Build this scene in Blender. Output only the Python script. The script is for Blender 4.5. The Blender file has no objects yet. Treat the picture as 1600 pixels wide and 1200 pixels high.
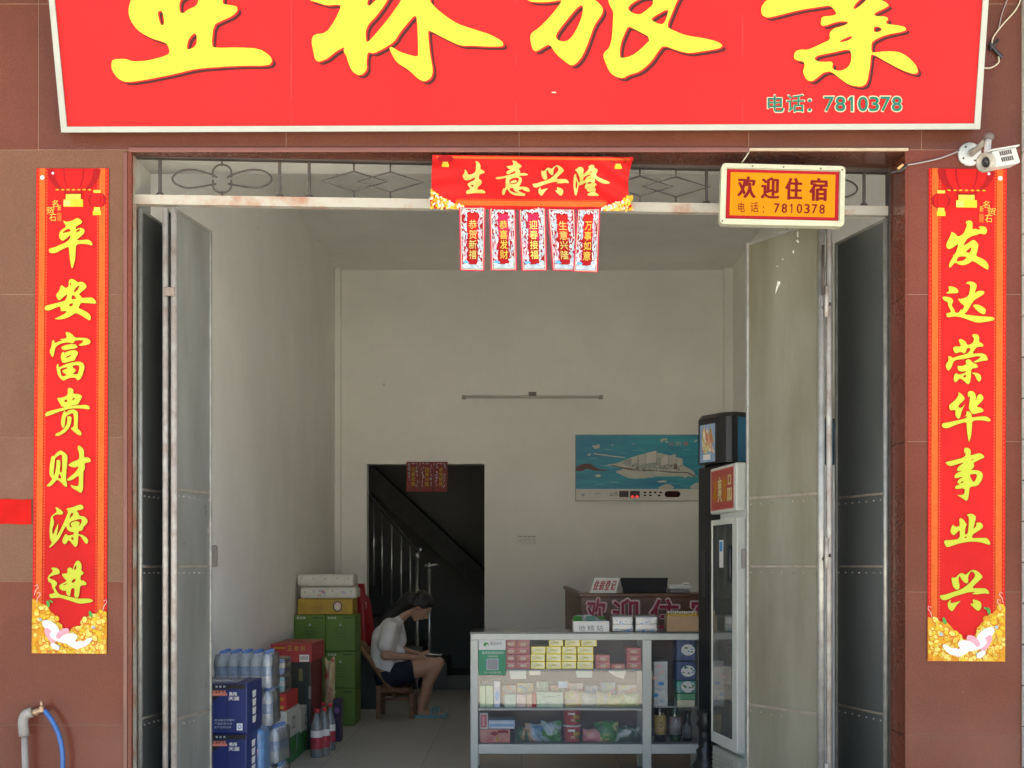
import bpy, bmesh, math, random
from mathutils import Vector, Matrix, noise as mnoise

# ---------------------------------------------------------------- camera, light
SC = bpy.context.scene
K = 0.857                      # one factor that turns layout units into metres (applied at the end)
F, VX, VY, D0, EYE = 2000.0, 815.0, 885.0, 5.62, 1.4
cam_d = bpy.data.cameras.new('camera')
cam = bpy.data.objects.new('camera', cam_d)
SC.collection.objects.link(cam)
cam.location = (0, -D0, EYE)
cam.rotation_euler = (math.radians(90), 0, 0)
cam_d.sensor_width = 36
cam_d.lens = F / 1600 * 36
cam_d.shift_x = (800 - VX) / 1600
cam_d.shift_y = (VY - 600) / 1600
cam_d.clip_start = 0.05
cam_d.clip_end = 500
SC.camera = cam

SUN_EL, SUN_AZ = math.radians(77), math.radians(12)      # the sun stands high behind the building
world = bpy.data.worlds.new('World')
SC.world = world
world.use_nodes = True
wn = world.node_tree
for n in list(wn.nodes): wn.nodes.remove(n)
wo = wn.nodes.new('ShaderNodeOutputWorld'); wb = wn.nodes.new('ShaderNodeBackground')
sky = wn.nodes.new('ShaderNodeTexSky')
sky.sky_type = 'NISHITA'; sky.sun_disc = False
sky.sun_elevation = SUN_EL; sky.sun_rotation = SUN_AZ
sky.dust_density = 3.0
wb.inputs['Strength'].default_value = 0.08
wn.links.new(sky.outputs[0], wb.inputs[0]); wn.links.new(wb.outputs[0], wo.inputs[0])
sun_d = bpy.data.lights.new('sun', 'SUN'); sun_d.energy = 5.0; sun_d.angle = math.radians(0.5)
sun_d.color = (1.0, 0.96, 0.9)
sun = bpy.data.objects.new('sun', sun_d); SC.collection.objects.link(sun)
sd = Vector((math.sin(SUN_AZ) * math.cos(SUN_EL), math.cos(SUN_AZ) * math.cos(SUN_EL), math.sin(SUN_EL)))
sun.rotation_euler = sd.to_track_quat('Z', 'Y').to_euler()
SC.view_settings.view_transform = 'Standard'
SC.view_settings.look = 'None'
SC.view_settings.exposure = 2.86
SC.view_settings.gamma = 1.0
SC.cycles.diffuse_bounces = 10
SC.cycles.max_bounces = 14
SC.cycles.transparent_max_bounces = 16
SC.cycles.caustics_reflective = False
SC.cycles.caustics_refractive = False

# ---------------------------------------------------------------- helpers
def X(px, s): return (px - VX) / s
def Z(py, s): return EYE - (py - VY) / s
def Y(s): return F / s - D0
def S(y): return F / (D0 + y)
SF = S(0.0)

MATS = {}
def mat(name, col, rough=0.6, metal=0.0, var=0.0, scale=6.0, bump=0.0, bscale=None, col2=None, spec=0.5,
        emit=0.0, stretch=None, coat=0.0, detail=4.0):
    if name in MATS: return MATS[name]
    m = bpy.data.materials.new(name); m.use_nodes = True
    nt = m.node_tree; b = nt.nodes['Principled BSDF']
    b.inputs['Roughness'].default_value = rough
    b.inputs['Metallic'].default_value = metal
    b.inputs['Specular IOR Level'].default_value = spec
    b.inputs['Coat Weight'].default_value = coat
    c = (*col, 1)
    b.inputs['Base Color'].default_value = c
    tc = nt.nodes.new('ShaderNodeTexCoord'); mp = nt.nodes.new('ShaderNodeMapping')
    nt.links.new(tc.outputs['Object'], mp.inputs[0])
    if stretch: mp.inputs['Scale'].default_value = stretch
    if var > 0 or col2:
        nz = nt.nodes.new('ShaderNodeTexNoise'); nz.inputs['Scale'].default_value = scale
        nz.inputs['Detail'].default_value = detail; nz.inputs['Roughness'].default_value = 0.65
        nt.links.new(mp.outputs[0], nz.inputs[0])
        rp = nt.nodes.new('ShaderNodeValToRGB')
        rp.color_ramp.elements[0].position = 0.32; rp.color_ramp.elements[1].position = 0.68
        if col2:
            rp.color_ramp.elements[0].color = c; rp.color_ramp.elements[1].color = (*col2, 1)
        else:
            rp.color_ramp.elements[0].color = (*[max(0, v * (1 - var)) for v in col], 1)
            rp.color_ramp.elements[1].color = (*[min(1, v * (1 + var)) for v in col], 1)
        nt.links.new(nz.outputs[0], rp.inputs[0]); nt.links.new(rp.outputs[0], b.inputs['Base Color'])
    if bump > 0:
        n2 = nt.nodes.new('ShaderNodeTexNoise'); n2.inputs['Scale'].default_value = bscale or scale * 3
        n2.inputs['Detail'].default_value = 5
        nt.links.new(mp.outputs[0], n2.inputs[0])
        bp = nt.nodes.new('ShaderNodeBump'); bp.inputs['Strength'].default_value = bump
        bp.inputs['Distance'].default_value = 0.01
        nt.links.new(n2.outputs[0], bp.inputs['Height']); nt.links.new(bp.outputs[0], b.inputs['Normal'])
    if emit > 0:
        b.inputs['Emission Color'].default_value = c; b.inputs['Emission Strength'].default_value = emit
    MATS[name] = m
    return m

def printed(name, cols, scale=9, seed=0.0, rough=.35):
    """busy multi-colour packaging print"""
    if name in MATS: return MATS[name]
    m = bpy.data.materials.new(name); m.use_nodes = True; nt = m.node_tree; b = nt.nodes['Principled BSDF']
    tc = nt.nodes.new('ShaderNodeTexCoord'); mp = nt.nodes.new('ShaderNodeMapping'); mp.inputs['Location'].default_value = (seed, seed * .7, seed * .3)
    nz = nt.nodes.new('ShaderNodeTexNoise'); nz.inputs['Scale'].default_value = scale; nz.inputs['Detail'].default_value = 3; nz.inputs['Distortion'].default_value = 1.2
    nt.links.new(tc.outputs['Object'], mp.inputs[0]); nt.links.new(mp.outputs[0], nz.inputs[0])
    r = nt.nodes.new('ShaderNodeValToRGB'); n = len(cols)
    while len(r.color_ramp.elements) < n: r.color_ramp.elements.new(.5)
    for i, c in enumerate(cols): r.color_ramp.elements[i].position = .32 + .36 * i / (n - 1); r.color_ramp.elements[i].color = (*c, 1)
    r.color_ramp.interpolation = 'EASE'
    nt.links.new(nz.outputs[0], r.inputs[0]); nt.links.new(r.outputs[0], b.inputs['Base Color'])
    bp = nt.nodes.new('ShaderNodeBump'); bp.inputs['Strength'].default_value = .5; bp.inputs['Distance'].default_value = .01
    n2 = nt.nodes.new('ShaderNodeTexNoise'); n2.inputs['Scale'].default_value = scale * 2.5; nt.links.new(mp.outputs[0], n2.inputs[0])
    nt.links.new(n2.outputs[0], bp.inputs['Height']); nt.links.new(bp.outputs[0], b.inputs['Normal'])
    b.inputs['Roughness'].default_value = rough; MATS[name] = m
    return m

def srgb(r, g, b, k=1.0):
    f = lambda v: ((v / 255 + 0.055) / 1.055) ** 2.4 if v > 10 else v / 255 / 12.92
    return (f(r) * k, f(g) * k, f(b) * k)

def granite(name, base, dark, light, rough=0.12, streak=0.0):
    m = bpy.data.materials.new(name); m.use_nodes = True; nt = m.node_tree; b = nt.nodes['Principled BSDF']
    tc = nt.nodes.new('ShaderNodeTexCoord')
    n1 = nt.nodes.new('ShaderNodeTexNoise'); n1.inputs['Scale'].default_value = 1.7; n1.inputs['Detail'].default_value = 6
    n1.inputs['Roughness'].default_value = 0.7
    n2 = nt.nodes.new('ShaderNodeTexNoise'); n2.inputs['Scale'].default_value = 140; n2.inputs['Detail'].default_value = 2
    n3 = nt.nodes.new('ShaderNodeTexVoronoi'); n3.inputs['Scale'].default_value = 95
    for n in (n1, n2, n3): nt.links.new(tc.outputs['Object'], n.inputs['Vector'])
    r1 = nt.nodes.new('ShaderNodeValToRGB'); r1.color_ramp.elements[0].position = .35; r1.color_ramp.elements[1].position = .66
    r1.color_ramp.elements[0].color = (*dark, 1); r1.color_ramp.elements[1].color = (*base, 1)
    nt.links.new(n1.outputs[0], r1.inputs[0])
    r2 = nt.nodes.new('ShaderNodeValToRGB'); r2.color_ramp.elements[0].position = .4; r2.color_ramp.elements[1].position = .62
    r2.color_ramp.elements[0].color = (.55, .55, .55, 1); r2.color_ramp.elements[1].color = (1.25, 1.25, 1.25, 1)
    nt.links.new(n2.outputs[0], r2.inputs[0])
    mx = nt.nodes.new('ShaderNodeMixRGB'); mx.blend_type = 'MULTIPLY'; mx.inputs[0].default_value = 0.24
    nt.links.new(r1.outputs[0], mx.inputs[1]); nt.links.new(r2.outputs[0], mx.inputs[2])
    r3 = nt.nodes.new('ShaderNodeValToRGB'); r3.color_ramp.elements[0].position = .05; r3.color_ramp.elements[1].position = .14
    r3.color_ramp.elements[0].color = (.3, .3, .3, 1); r3.color_ramp.elements[1].color = (0, 0, 0, 1)
    nt.links.new(n3.outputs['Distance'], r3.inputs[0])
    mx2 = nt.nodes.new('ShaderNodeMixRGB'); mx2.inputs[2].default_value = (*light, 1)
    nt.links.new(r3.outputs[0], mx2.inputs[0]); nt.links.new(mx.outputs[0], mx2.inputs[1])
    nt.links.new(mx2.outputs[0], b.inputs['Base Color'])
    b.inputs['Specular IOR Level'].default_value = .13
    n4 = nt.nodes.new('ShaderNodeTexNoise'); n4.inputs['Scale'].default_value = 3.0; n4.inputs['Detail'].default_value = 5
    nt.links.new(tc.outputs['Object'], n4.inputs['Vector'])
    mr = nt.nodes.new('ShaderNodeMapRange'); mr.inputs[1].default_value = .3; mr.inputs[2].default_value = .75
    mr.inputs[3].default_value = rough * .7; mr.inputs[4].default_value = rough * 2.6
    nt.links.new(n4.outputs[0], mr.inputs[0]); nt.links.new(mr.outputs[0], b.inputs['Roughness'])
    MATS[name] = m
    return m

def glass(name, tint=(1, 1, 1), dust=0.06, rough=0.0, ior=1.5):
    m = bpy.data.materials.new(name); m.use_nodes = True; nt = m.node_tree
    for n in list(nt.nodes): nt.nodes.remove(n)
    o = nt.nodes.new('ShaderNodeOutputMaterial')
    tr = nt.nodes.new('ShaderNodeBsdfTransparent'); tr.inputs[0].default_value = (*tint, 1)
    gl = nt.nodes.new('ShaderNodeBsdfGlossy'); gl.inputs['Roughness'].default_value = rough
    df = nt.nodes.new('ShaderNodeBsdfDiffuse'); df.inputs[0].default_value = (.75, .76, .72, 1)
    fr = nt.nodes.new('ShaderNodeFresnel'); fr.inputs[0].default_value = ior
    tc = nt.nodes.new('ShaderNodeTexCoord'); nz = nt.nodes.new('ShaderNodeTexNoise'); nz.inputs['Scale'].default_value = 5
    nz.inputs['Detail'].default_value = 6
    nt.links.new(tc.outputs['Object'], nz.inputs['Vector'])
    mr = nt.nodes.new('ShaderNodeMapRange'); mr.inputs[1].default_value = .3; mr.inputs[2].default_value = .8
    mr.inputs[3].default_value = dust * .3; mr.inputs[4].default_value = dust * 2
    nt.links.new(nz.outputs[0], mr.inputs[0])
    m1 = nt.nodes.new('ShaderNodeMixShader'); m2 = nt.nodes.new('ShaderNodeMixShader')
    nt.links.new(mr.outputs[0], m1.inputs[0]); nt.links.new(tr.outputs[0], m1.inputs[1]); nt.links.new(df.outputs[0], m1.inputs[2])
    mm = nt.nodes.new('ShaderNodeMath'); mm.operation = 'MULTIPLY'; mm.inputs[1].default_value = 1.2; mm.use_clamp = True
    nt.links.new(fr.outputs[0], mm.inputs[0])
    nt.links.new(mm.outputs[0], m2.inputs[0]); nt.links.new(m1.outputs[0], m2.inputs[1]); nt.links.new(gl.outputs[0], m2.inputs[2])
    nt.links.new(m2.outputs[0], o.inputs[0])
    MATS[name] = m
    return m

class MB:
    """collects shapes with materials and builds ONE mesh object"""
    def __init__(self):
        self.v = []; self.f = []; self.m = []; self.mats = []; self.sm = []
    def mi(self, m):
        if m not in self.mats: self.mats.append(m)
        return self.mats.index(m)
    def add(self, vs, fs, m, smooth=False):
        o = len(self.v); self.v += [Vector(v) for v in vs]; k = self.mi(m)
        for f in fs:
            self.f.append([i + o for i in f]); self.m.append(k); self.sm.append(smooth)
    def box(self, x0, x1, y0, y1, z0, z1, m, M=None):
        vs = [(x, y, z) for z in (z0, z1) for y in (y0, y1) for x in (x0, x1)]
        if M: vs = [M @ Vector(v) for v in vs]
        self.add(vs, [(0, 2, 3, 1), (4, 5, 7, 6), (0, 1, 5, 4), (1, 3, 7, 5), (3, 2, 6, 7), (2, 0, 4, 6)], m)
    def bbox(self, x0, x1, y0, y1, z0, z1, m, r=0.004, seg=2, M=None):
        bm = bmesh.new(); bmesh.ops.create_cube(bm, size=1)
        for v in bm.verts:
            v.co = Vector((x0 + (v.co.x + .5) * (x1 - x0), y0 + (v.co.y + .5) * (y1 - y0), z0 + (v.co.z + .5) * (z1 - z0)))
        r = min(r, .45 * min(abs(x1 - x0), abs(y1 - y0), abs(z1 - z0)))
        bmesh.ops.bevel(bm, geom=list(bm.edges), offset=r, segments=seg, affect='EDGES', profile=.5)
        vs = [v.co.copy() for v in bm.verts]
        if M: vs = [M @ v for v in vs]
        bm.verts.index_update()
        self.add(vs, [[v.index for v in f.verts] for f in bm.faces], m, False); bm.free()
    def tube(self, pts, r, m, n=10, cap=True, closed=False):
        pts = [Vector(p) for p in pts]; N = len(pts)
        rs = r if isinstance(r, (list, tuple)) else [r] * N
        rings = []; up = None
        for i, p in enumerate(pts):
            if closed: t = (pts[(i + 1) % N] - pts[i - 1])
            else: t = (pts[min(i + 1, N - 1)] - pts[max(i - 1, 0)])
            t = t.normalized() if t.length > 1e-9 else Vector((0, 0, 1))
            if up is None:
                a = Vector((0, 0, 1)) if abs(t.z) < .9 else Vector((1, 0, 0))
                up = t.cross(a).normalized()
            up = (up - t * up.dot(t))
            up = up.normalized() if up.length > 1e-6 else t.orthogonal().normalized()
            w = t.cross(up)
            rings.append([p + (up * math.cos(2 * math.pi * k / n) + w * math.sin(2 * math.pi * k / n)) * rs[i] for k in range(n)])
        vs = [v for R in rings for v in R]; fs = []
        for i in range(N if closed else N - 1):
            j = (i + 1) % N
            for k in range(n):
                fs.append((i * n + k, i * n + (k + 1) % n, j * n + (k + 1) % n, j * n + k))
        if cap and not closed:
            fs.append(tuple(reversed(range(n)))); fs.append(tuple((N - 1) * n + k for k in range(n)))
        self.add(vs, fs, m, True)
    def lathe(self, prof, cx, cy, cz, m, n=16, M=None):
        """profile of (r, z[, material])"""
        vs = []
        for p in prof:
            for k in range(n):
                a = 2 * math.pi * k / n
                v = Vector((cx + p[0] * math.cos(a), cy + p[0] * math.sin(a), cz + p[1]))
                vs.append(M @ v if M else v)
        for i in range(len(prof) - 1):
            mm = prof[i][2] if len(prof[i]) > 2 else m
            fs = [(i * n + k, i * n + (k + 1) % n, (i + 1) * n + (k + 1) % n, (i + 1) * n + k) for k in range(n)]
            if i == 0: self.add(vs, [], m); base = len(self.v) - len(vs)
            kk = self.mi(mm)
            for f in fs:
                self.f.append([q + base for q in f]); self.m.append(kk); self.sm.append(True)
        self.f.append([base + k for k in reversed(range(n))]); self.m.append(self.mi(m)); self.sm.append(False)
        self.f.append([base + (len(prof) - 1) * n + k for k in range(n)])
        self.m.append(self.mi(prof[-1][2] if len(prof[-1]) > 2 else m)); self.sm.append(False)
    def ball(self, c, r, m, M=None, u=16, w=10):
        r = r if isinstance(r, (tuple, list)) else (r, r, r)
        vs = []; fs = []
        for i in range(w + 1):
            th = math.pi * i / w
            for k in range(u):
                ph = 2 * math.pi * k / u
                v = Vector((r[0] * math.sin(th) * math.cos(ph), r[1] * math.sin(th) * math.sin(ph), r[2] * math.cos(th)))
                if M: v = M @ v
                vs.append(v + Vector(c))
        for i in range(w):
            for k in range(u):
                fs.append((i * u + k, (i + 1) * u + k, (i + 1) * u + (k + 1) % u, i * u + (k + 1) % u))
        self.add(vs, fs, m, True)
    def build(self, name, parent=None):
        me = bpy.data.meshes.new(name)
        me.from_pydata([tuple(v) for v in self.v], [], self.f)
        for m in self.mats: me.materials.append(m)
        for p, k, s in zip(me.polygons, self.m, self.sm):
            p.material_index = k; p.use_smooth = s
        me.validate(); me.update()
        bm = bmesh.new(); bm.from_mesh(me)
        bm.to_mesh(me); bm.free()
        o = bpy.data.objects.new(name, me); SC.collection.objects.link(o)
        if parent: o.parent = parent
        return o

def tag(o, label=None, cat=None, group=None, kind=None):
    if label: o['label'] = label
    if cat: o['category'] = cat
    if group: o['group'] = group
    if kind: o['kind'] = kind
    return o

def recenter(o):
    """move the origin of a lone mesh to its base centre"""
    me = o.data
    xs = [v.co.x for v in me.vertices]; ys = [v.co.y for v in me.vertices]; zs = [v.co.z for v in me.vertices]
    c = Vector(((min(xs) + max(xs)) / 2, (min(ys) + max(ys)) / 2, min(zs)))
    me.transform(Matrix.Translation(-c)); o.location = o.location + c

def empty(name, loc=(0, 0, 0), label=None, cat=None, group=None):
    o = bpy.data.objects.new(name, None); SC.collection.objects.link(o); o.location = loc
    o.empty_display_size = 0.05
    return tag(o, label, cat, group)

def copy_thing(src, loc, label, rz=None):
    c = src.copy(); SC.collection.objects.link(c); c.location = loc
    if rz is not None: c.rotation_euler = (0, 0, rz)
    c['label'] = label
    for ch in list(src.children):
        d = ch.copy(); SC.collection.objects.link(d); d.parent = c
        for g in list(ch.children):
            e = g.copy(); SC.collection.objects.link(e); e.parent = d
    return c

# ---- flat shapes: polygons with holes filled as 2D curves, then laid on a surface
def chaikin(p, it=2, q=.22):
    for _ in range(it):
        o = []
        for i in range(len(p)):
            a, b = p[i], p[(i + 1) % len(p)]
            o.append((a[0] + (b[0] - a[0]) * q, a[1] + (b[1] - a[1]) * q))
            o.append((a[0] + (b[0] - a[0]) * (1 - q), a[1] + (b[1] - a[1]) * (1 - q)))
        p = o
    return p

def fill(polys, smooth=0):
    cu = bpy.data.curves.new('tmp', 'CURVE'); cu.dimensions = '2D'; cu.fill_mode = 'BOTH'
    for p in polys:
        if smooth: p = chaikin(p, smooth)
        sp = cu.splines.new('POLY'); sp.points.add(len(p) - 1); sp.use_cyclic_u = True
        for i, q in enumerate(p): sp.points[i].co = (q[0] * .01, -q[1] * .01, 0, 1)
    return _conv(cu, 100)

def _conv(cu, k):
    ob = bpy.data.objects.new('tmp', cu); SC.collection.objects.link(ob)
    bpy.context.view_layer.update()
    dg = bpy.context.evaluated_depsgraph_get()
    me = bpy.data.meshes.new_from_object(ob.evaluated_get(dg))
    vs = [(v.co.x * k, -v.co.y * k) for v in me.vertices]; fs = [list(p.vertices) for p in me.polygons]
    bpy.data.objects.remove(ob); bpy.data.curves.remove(cu); bpy.data.meshes.remove(me)
    return vs, fs

_tc = {}
def text2d(s, bold=0.0, rect=None):
    """outline text as a flat mesh in pixel axes (y down) fitted to rect (x0,y0,x1,y1)"""
    key = (s, bold)
    if key not in _tc:
        cu = bpy.data.curves.new('tmp', 'FONT'); cu.body = s; cu.size = 1; cu.offset = bold; cu.resolution_u = 3
        cu.fill_mode = 'FRONT'
        _tc[key] = _conv(cu, 1)
    vs, fs = _tc[key]
    if not vs: return [], []
    if rect:
        xs = [v[0] for v in vs]; ys = [v[1] for v in vs]
        a, b, c, d = min(xs), max(xs), min(ys), max(ys)
        vs = [(rect[0] + (v[0] - a) / (b - a) * (rect[2] - rect[0]), rect[1] + (v[1] - c) / (d - c) * (rect[3] - rect[1])) for v in vs]
    return vs, fs

def ell(cx, cy, rx, ry, rot=0, n=14):
    c, s = math.cos(rot), math.sin(rot)
    return [(cx + rx * math.cos(2 * math.pi * k / n) * c - ry * math.sin(2 * math.pi * k / n) * s,
             cy + rx * math.cos(2 * math.pi * k / n) * s + ry * math.sin(2 * math.pi * k / n) * c) for k in range(n)]
def rect(x0, y0, x1, y1): return [(x0, y0), (x1, y0), (x1, y1), (x0, y1)]

class Print:
    """flat printed shapes laid on a surface; fn(px, py, lift) -> 3D point"""
    def __init__(self, fn, step=.0006): self.fn = fn; self.mb = MB(); self.lay = 1; self.step = step
    def flat(self, vs, fs, m, lay=None):
        l = self.lay if lay is None else lay
        self.mb.add([self.fn(v[0], v[1], l * self.step) for v in vs], fs, m)
    def poly(self, p, m, lay=None): self.flat(p, [list(range(len(p)))], m, lay)
    def shape(self, polys, m, lay=None, smooth=0):
        vs, fs = fill(polys, smooth); self.flat(vs, fs, m, lay)
    def text(self, s, rc, m, bold=0.0, lay=None):
        if s == '1':
            w_ = (rc[2] - rc[0]); h_ = rc[3] - rc[1]; l = self.lay if lay is None else lay; k = .5 if bold > .04 else .38; x_ = rc[0] + w_ * .38
            self.flat([(x_, rc[1]), (x_ + w_ * k, rc[1]), (x_ + w_ * k, rc[3]), (x_, rc[3]), (x_, rc[1] + h_ * .26), (rc[0] - w_ * .02, rc[1] + h_ * .30), (rc[0] - w_ * .02, rc[1] + h_ * .16)], [[0, 1, 2, 3, 4], [0, 4, 5, 6]], m, l); return
        vs, fs = text2d(s, 0.0, rc); l = self.lay if lay is None else lay
        if bold <= .012: self.flat(vs, fs, m, l); return
        b = bold * .5; h = (rc[3] - rc[1]); w = (rc[2] - rc[0]) / max(len(s), 1) if len(s) > 1 else h * (1 if (rc[2] - rc[0]) > 0 else -1)
        w = math.copysign(abs(h), w) if len(s) == 1 else w
        cx, cy = (rc[0] + rc[2]) / 2, (rc[1] + rc[3]) / 2; kx = 1 - abs(2 * b * w / (rc[2] - rc[0])); ky = 1 - abs(2 * b)
        for i in range(8):
            t = math.pi * i / 4; dx, dy = b * w * math.cos(t), b * h * math.sin(t)
            self.flat([(cx + (v[0] - cx) * kx + dx, cy + (v[1] - cy) * ky + dy) for v in vs], fs, m, l + i * .1)
    def grid(self, x0, y0, x1, y1, nx, ny, m, lay=0):
        vs = []; fs = []
        for j in range(ny + 1):
            for i in range(nx + 1): vs.append((x0 + (x1 - x0) * i / nx, y0 + (y1 - y0) * j / ny))
        for j in range(ny):
            for i in range(nx):
                a = j * (nx + 1) + i; fs.append((a, a + 1, a + nx + 2, a + nx + 1))
        self.flat(vs, fs, m, lay)
    def build(self, name, parent=None): return self.mb.build(name, parent)

def fronto(y):
    """surface parallel to the front wall at depth y"""
    d = D0 + y
    return lambda px, py, l=0: Vector(((px - VX) * d / F, y - l, EYE - (py - VY) * d / F))

def quadmap(y, TL, TR, BR, BL, curl=0.0):
    base = fronto(y)
    def f(u, v, l=0):
        a = Vector((*TL, 0)).lerp(Vector((*TR, 0)), u); b = Vector((*BL, 0)).lerp(Vector((*BR, 0)), u)
        p = a.lerp(b, v); q = base(p.x, p.y, l)
        q.y -= curl * v * v + curl * .5 * (u - .5) ** 2 * 4 * v
        return q
    return f

# ---------------------------------------------------------------- traced brush characters (outlines, then holes)
G = {}
G['ping'] = ([(460,180),(530,205),(600,195),(670,170),(730,130),(790,155),(830,200),(815,235),(760,265),(712,295),(705,350),(760,325),(810,318),(860,340),(878,380),(855,430),(790,490),(718,550),(800,550),(930,538),(985,560),(1020,610),(1020,650),(930,625),(830,615),(712,630),(705,800),(690,950),(640,1100),(610,980),(590,820),(580,665),(500,700),(420,740),(340,785),(270,795),(215,780),(200,730),(230,700),(320,680),(430,630),(530,590),(600,520),(612,450),(560,490),(510,535),(465,565),(415,530),(395,470),(405,400),(450,350),(530,300),(510,250)],
 [(455,410),(500,370),(560,335),(605,345),(612,385),(560,395),(500,410)],[(712,410),(720,375),(760,345),(795,345),(775,380)])
G['an'] = ([(435,300),(520,370),(580,335),(575,250),(600,200),(650,195),(710,230),(745,260),(830,245),(880,280),(915,330),(900,370),(840,420),(765,480),(810,520),(825,555),(920,545),(1010,540),(1060,580),(1095,630),(1085,660),(960,650),(805,640),(780,690),(755,740),(850,780),(940,830),(990,890),(990,950),(965,975),(890,930),(800,870),(705,830),(620,890),(520,935),(400,958),(300,945),(400,900),(500,850),(550,800),(480,795),(430,800),(420,700),(300,750),(210,785),(140,785),(120,740),(150,695),(280,665),(420,630),(520,600),(560,470),(480,530),(400,605),(360,560),(335,490),(400,420)],
 [(598,315),(600,270),(620,260),(624,305)],[(665,440),(700,370),(760,320),(785,315),(750,390),(705,440)],[(630,575),(640,490),(690,520),(720,565),(670,575)],[(575,695),(600,660),(665,648),(645,700),(610,710)])
G['fu'] = ([(510,110),(580,115),(640,150),(690,215),(800,215),(900,220),(970,255),(990,290),(970,330),(900,355),(800,370),(755,355),(820,320),(855,280),(830,262),(720,262),(680,285),(655,325),(560,300),(450,320),(380,350),(325,405),(310,480),(290,575),(255,570),(215,465),(250,400),(270,260),(300,265),(320,320),(400,280),(470,270),(400,240),(500,235),(545,210)],
 [(425,395),(520,350),(640,333),(710,342),(745,385),(720,410),(600,432),(480,455)],
 [(430,560),(445,500),(480,475),(485,505),(560,470),(660,445),(720,455),(755,495),(740,540),(700,600),(695,640),(600,660),(500,690),(450,670),(435,610)],[(515,595),(540,565),(630,535),(620,560),(560,585)],
 [(345,740),(378,698),(395,775),(500,720),(620,682),(760,662),(830,680),(875,735),(860,830),(820,960),(755,1020),(725,1000),(705,965),(620,965),(550,985),(480,1025),(430,990),(370,910),(350,800)],[(415,795),(550,765),(560,790),(450,830),(470,870),(540,910),(520,930),(450,945),(425,870)],[(645,745),(700,730),(780,735),(770,830),(745,905),(640,895),(700,850),(715,820),(660,780)])
G['gui'] = ([(560,75),(620,80),(670,110),(660,190),(740,185),(800,205),(830,240),(790,310),(750,390),(620,405),(620,415),(760,400),(910,392),(960,420),(975,450),(960,482),(860,465),(700,458),(560,470),(520,490),(400,520),(250,580),(150,612),(130,580),(160,530),(230,505),(380,470),(510,435),(440,425),(420,380),(350,265),(450,260),(560,215)],
 [(495,345),(500,300),(550,293),(545,340)],[(640,315),(650,270),(697,255),(690,285)],
 [(520,545),(560,505),(630,480),(700,485),(750,530),(750,650),(740,840),(790,880),(820,930),(810,970),(750,955),(680,900),(605,830),(670,810),(680,700),(670,570),(650,545),(600,570),(525,600),(510,700),(500,790),(475,840),(440,790),(430,700),(450,600),(480,525),(508,500)],
 [(540,615),(590,605),(635,630),(620,730),(590,820),(530,890),(450,945),(380,978),(320,970),(340,930),(420,900),(500,830),(545,740),(555,650)])
G['cai'] = ([(255,330),(305,335),(350,265),(420,225),(490,260),(555,320),(550,450),(530,650),(525,770),(545,860),(545,915),(500,900),(430,820),(360,770),(300,840),(240,895),(175,905),(165,880),(220,830),(275,760),(220,700),(215,600),(230,450)],
 [(320,370),(440,290),(455,350),(455,660),(405,620),(420,500),(420,410),(345,405),(350,470),(330,620),(300,710),(290,650),(310,480)],[(375,740),(400,650),(445,745),(410,755)],
 [(760,130),(830,170),(865,240),(860,360),(920,355),(970,375),(1000,430),(960,450),(870,465),(885,540),(870,600),(850,620),(848,760),(845,960),(810,1030),(720,975),(640,930),(605,870),(680,895),(765,895),(770,690),(700,740),(620,790),(545,795),(545,765),(620,710),(720,620),(770,520),(680,550),(610,530),(560,500),(650,440),(775,395),(775,280),(740,180)])
G['yuan'] = ([(320,200),(400,240),(450,275),(475,320),(450,350),(340,345),(270,385),(310,500),(265,620),(275,745),(340,600),(385,500),(370,640),(345,770),(440,600),(520,420),(570,290),(525,235),(640,215),(740,175),(810,160),(855,200),(850,240),(800,262),(715,275),(760,320),(775,375),(860,380),(920,430),(935,480),(900,540),(855,575),(840,640),(800,655),(765,655),(750,715),(830,730),(900,770),(945,830),(930,890),(890,895),(850,830),(800,755),(755,735),(745,920),(700,960),(660,920),(580,815),(530,895),(490,905),(455,860),(470,790),(520,705),(560,745),(670,725),(680,680),(600,670),(550,630),(530,555),(480,640),(400,800),(310,900),(230,970),(205,965),(270,870),(225,810),(215,650),(235,430),(260,370),(360,300)],
 [(585,430),(620,320),(650,310),(665,345),(630,390)],[(590,590),(590,490),(700,450),(820,425),(820,490),(790,540),(750,570),(795,500),(720,465),(620,500),(610,550),(650,570)],[(610,790),(660,765),(670,820),(650,830)])
G['jin'] = ([(240,325),(330,320),(390,355),(410,400),(400,445),(320,455),(205,500),(230,530),(310,555),(365,610),(350,650),(315,690),(340,740),(390,820),(500,845),(620,875),(740,905),(900,900),(1000,910),(1040,945),(1000,970),(880,990),(780,1000),(680,970),(560,930),(420,885),(300,890),(235,900),(205,820),(290,810),(315,785),(270,700),(250,610),(200,590),(180,520),(200,470),(290,390)],
 [(550,350),(580,318),(640,330),(655,370),(680,270),(720,200),(760,188),(810,240),(820,310),(810,380),(855,410),(850,450),(800,465),(795,560),(860,565),(915,620),(900,650),(790,660),(780,780),(760,880),(720,893),(680,870),(690,700),(620,715),(605,850),(580,860),(535,820),(530,755),(460,755),(410,720),(395,670),(430,630),(550,575),(490,520),(440,440),(500,435),(555,430)],
 [(670,375),(690,300),(720,265),(718,350)],[(625,610),(640,560),(705,515),(700,590)],[(460,655),(540,610),(545,630),(500,650)])
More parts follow.
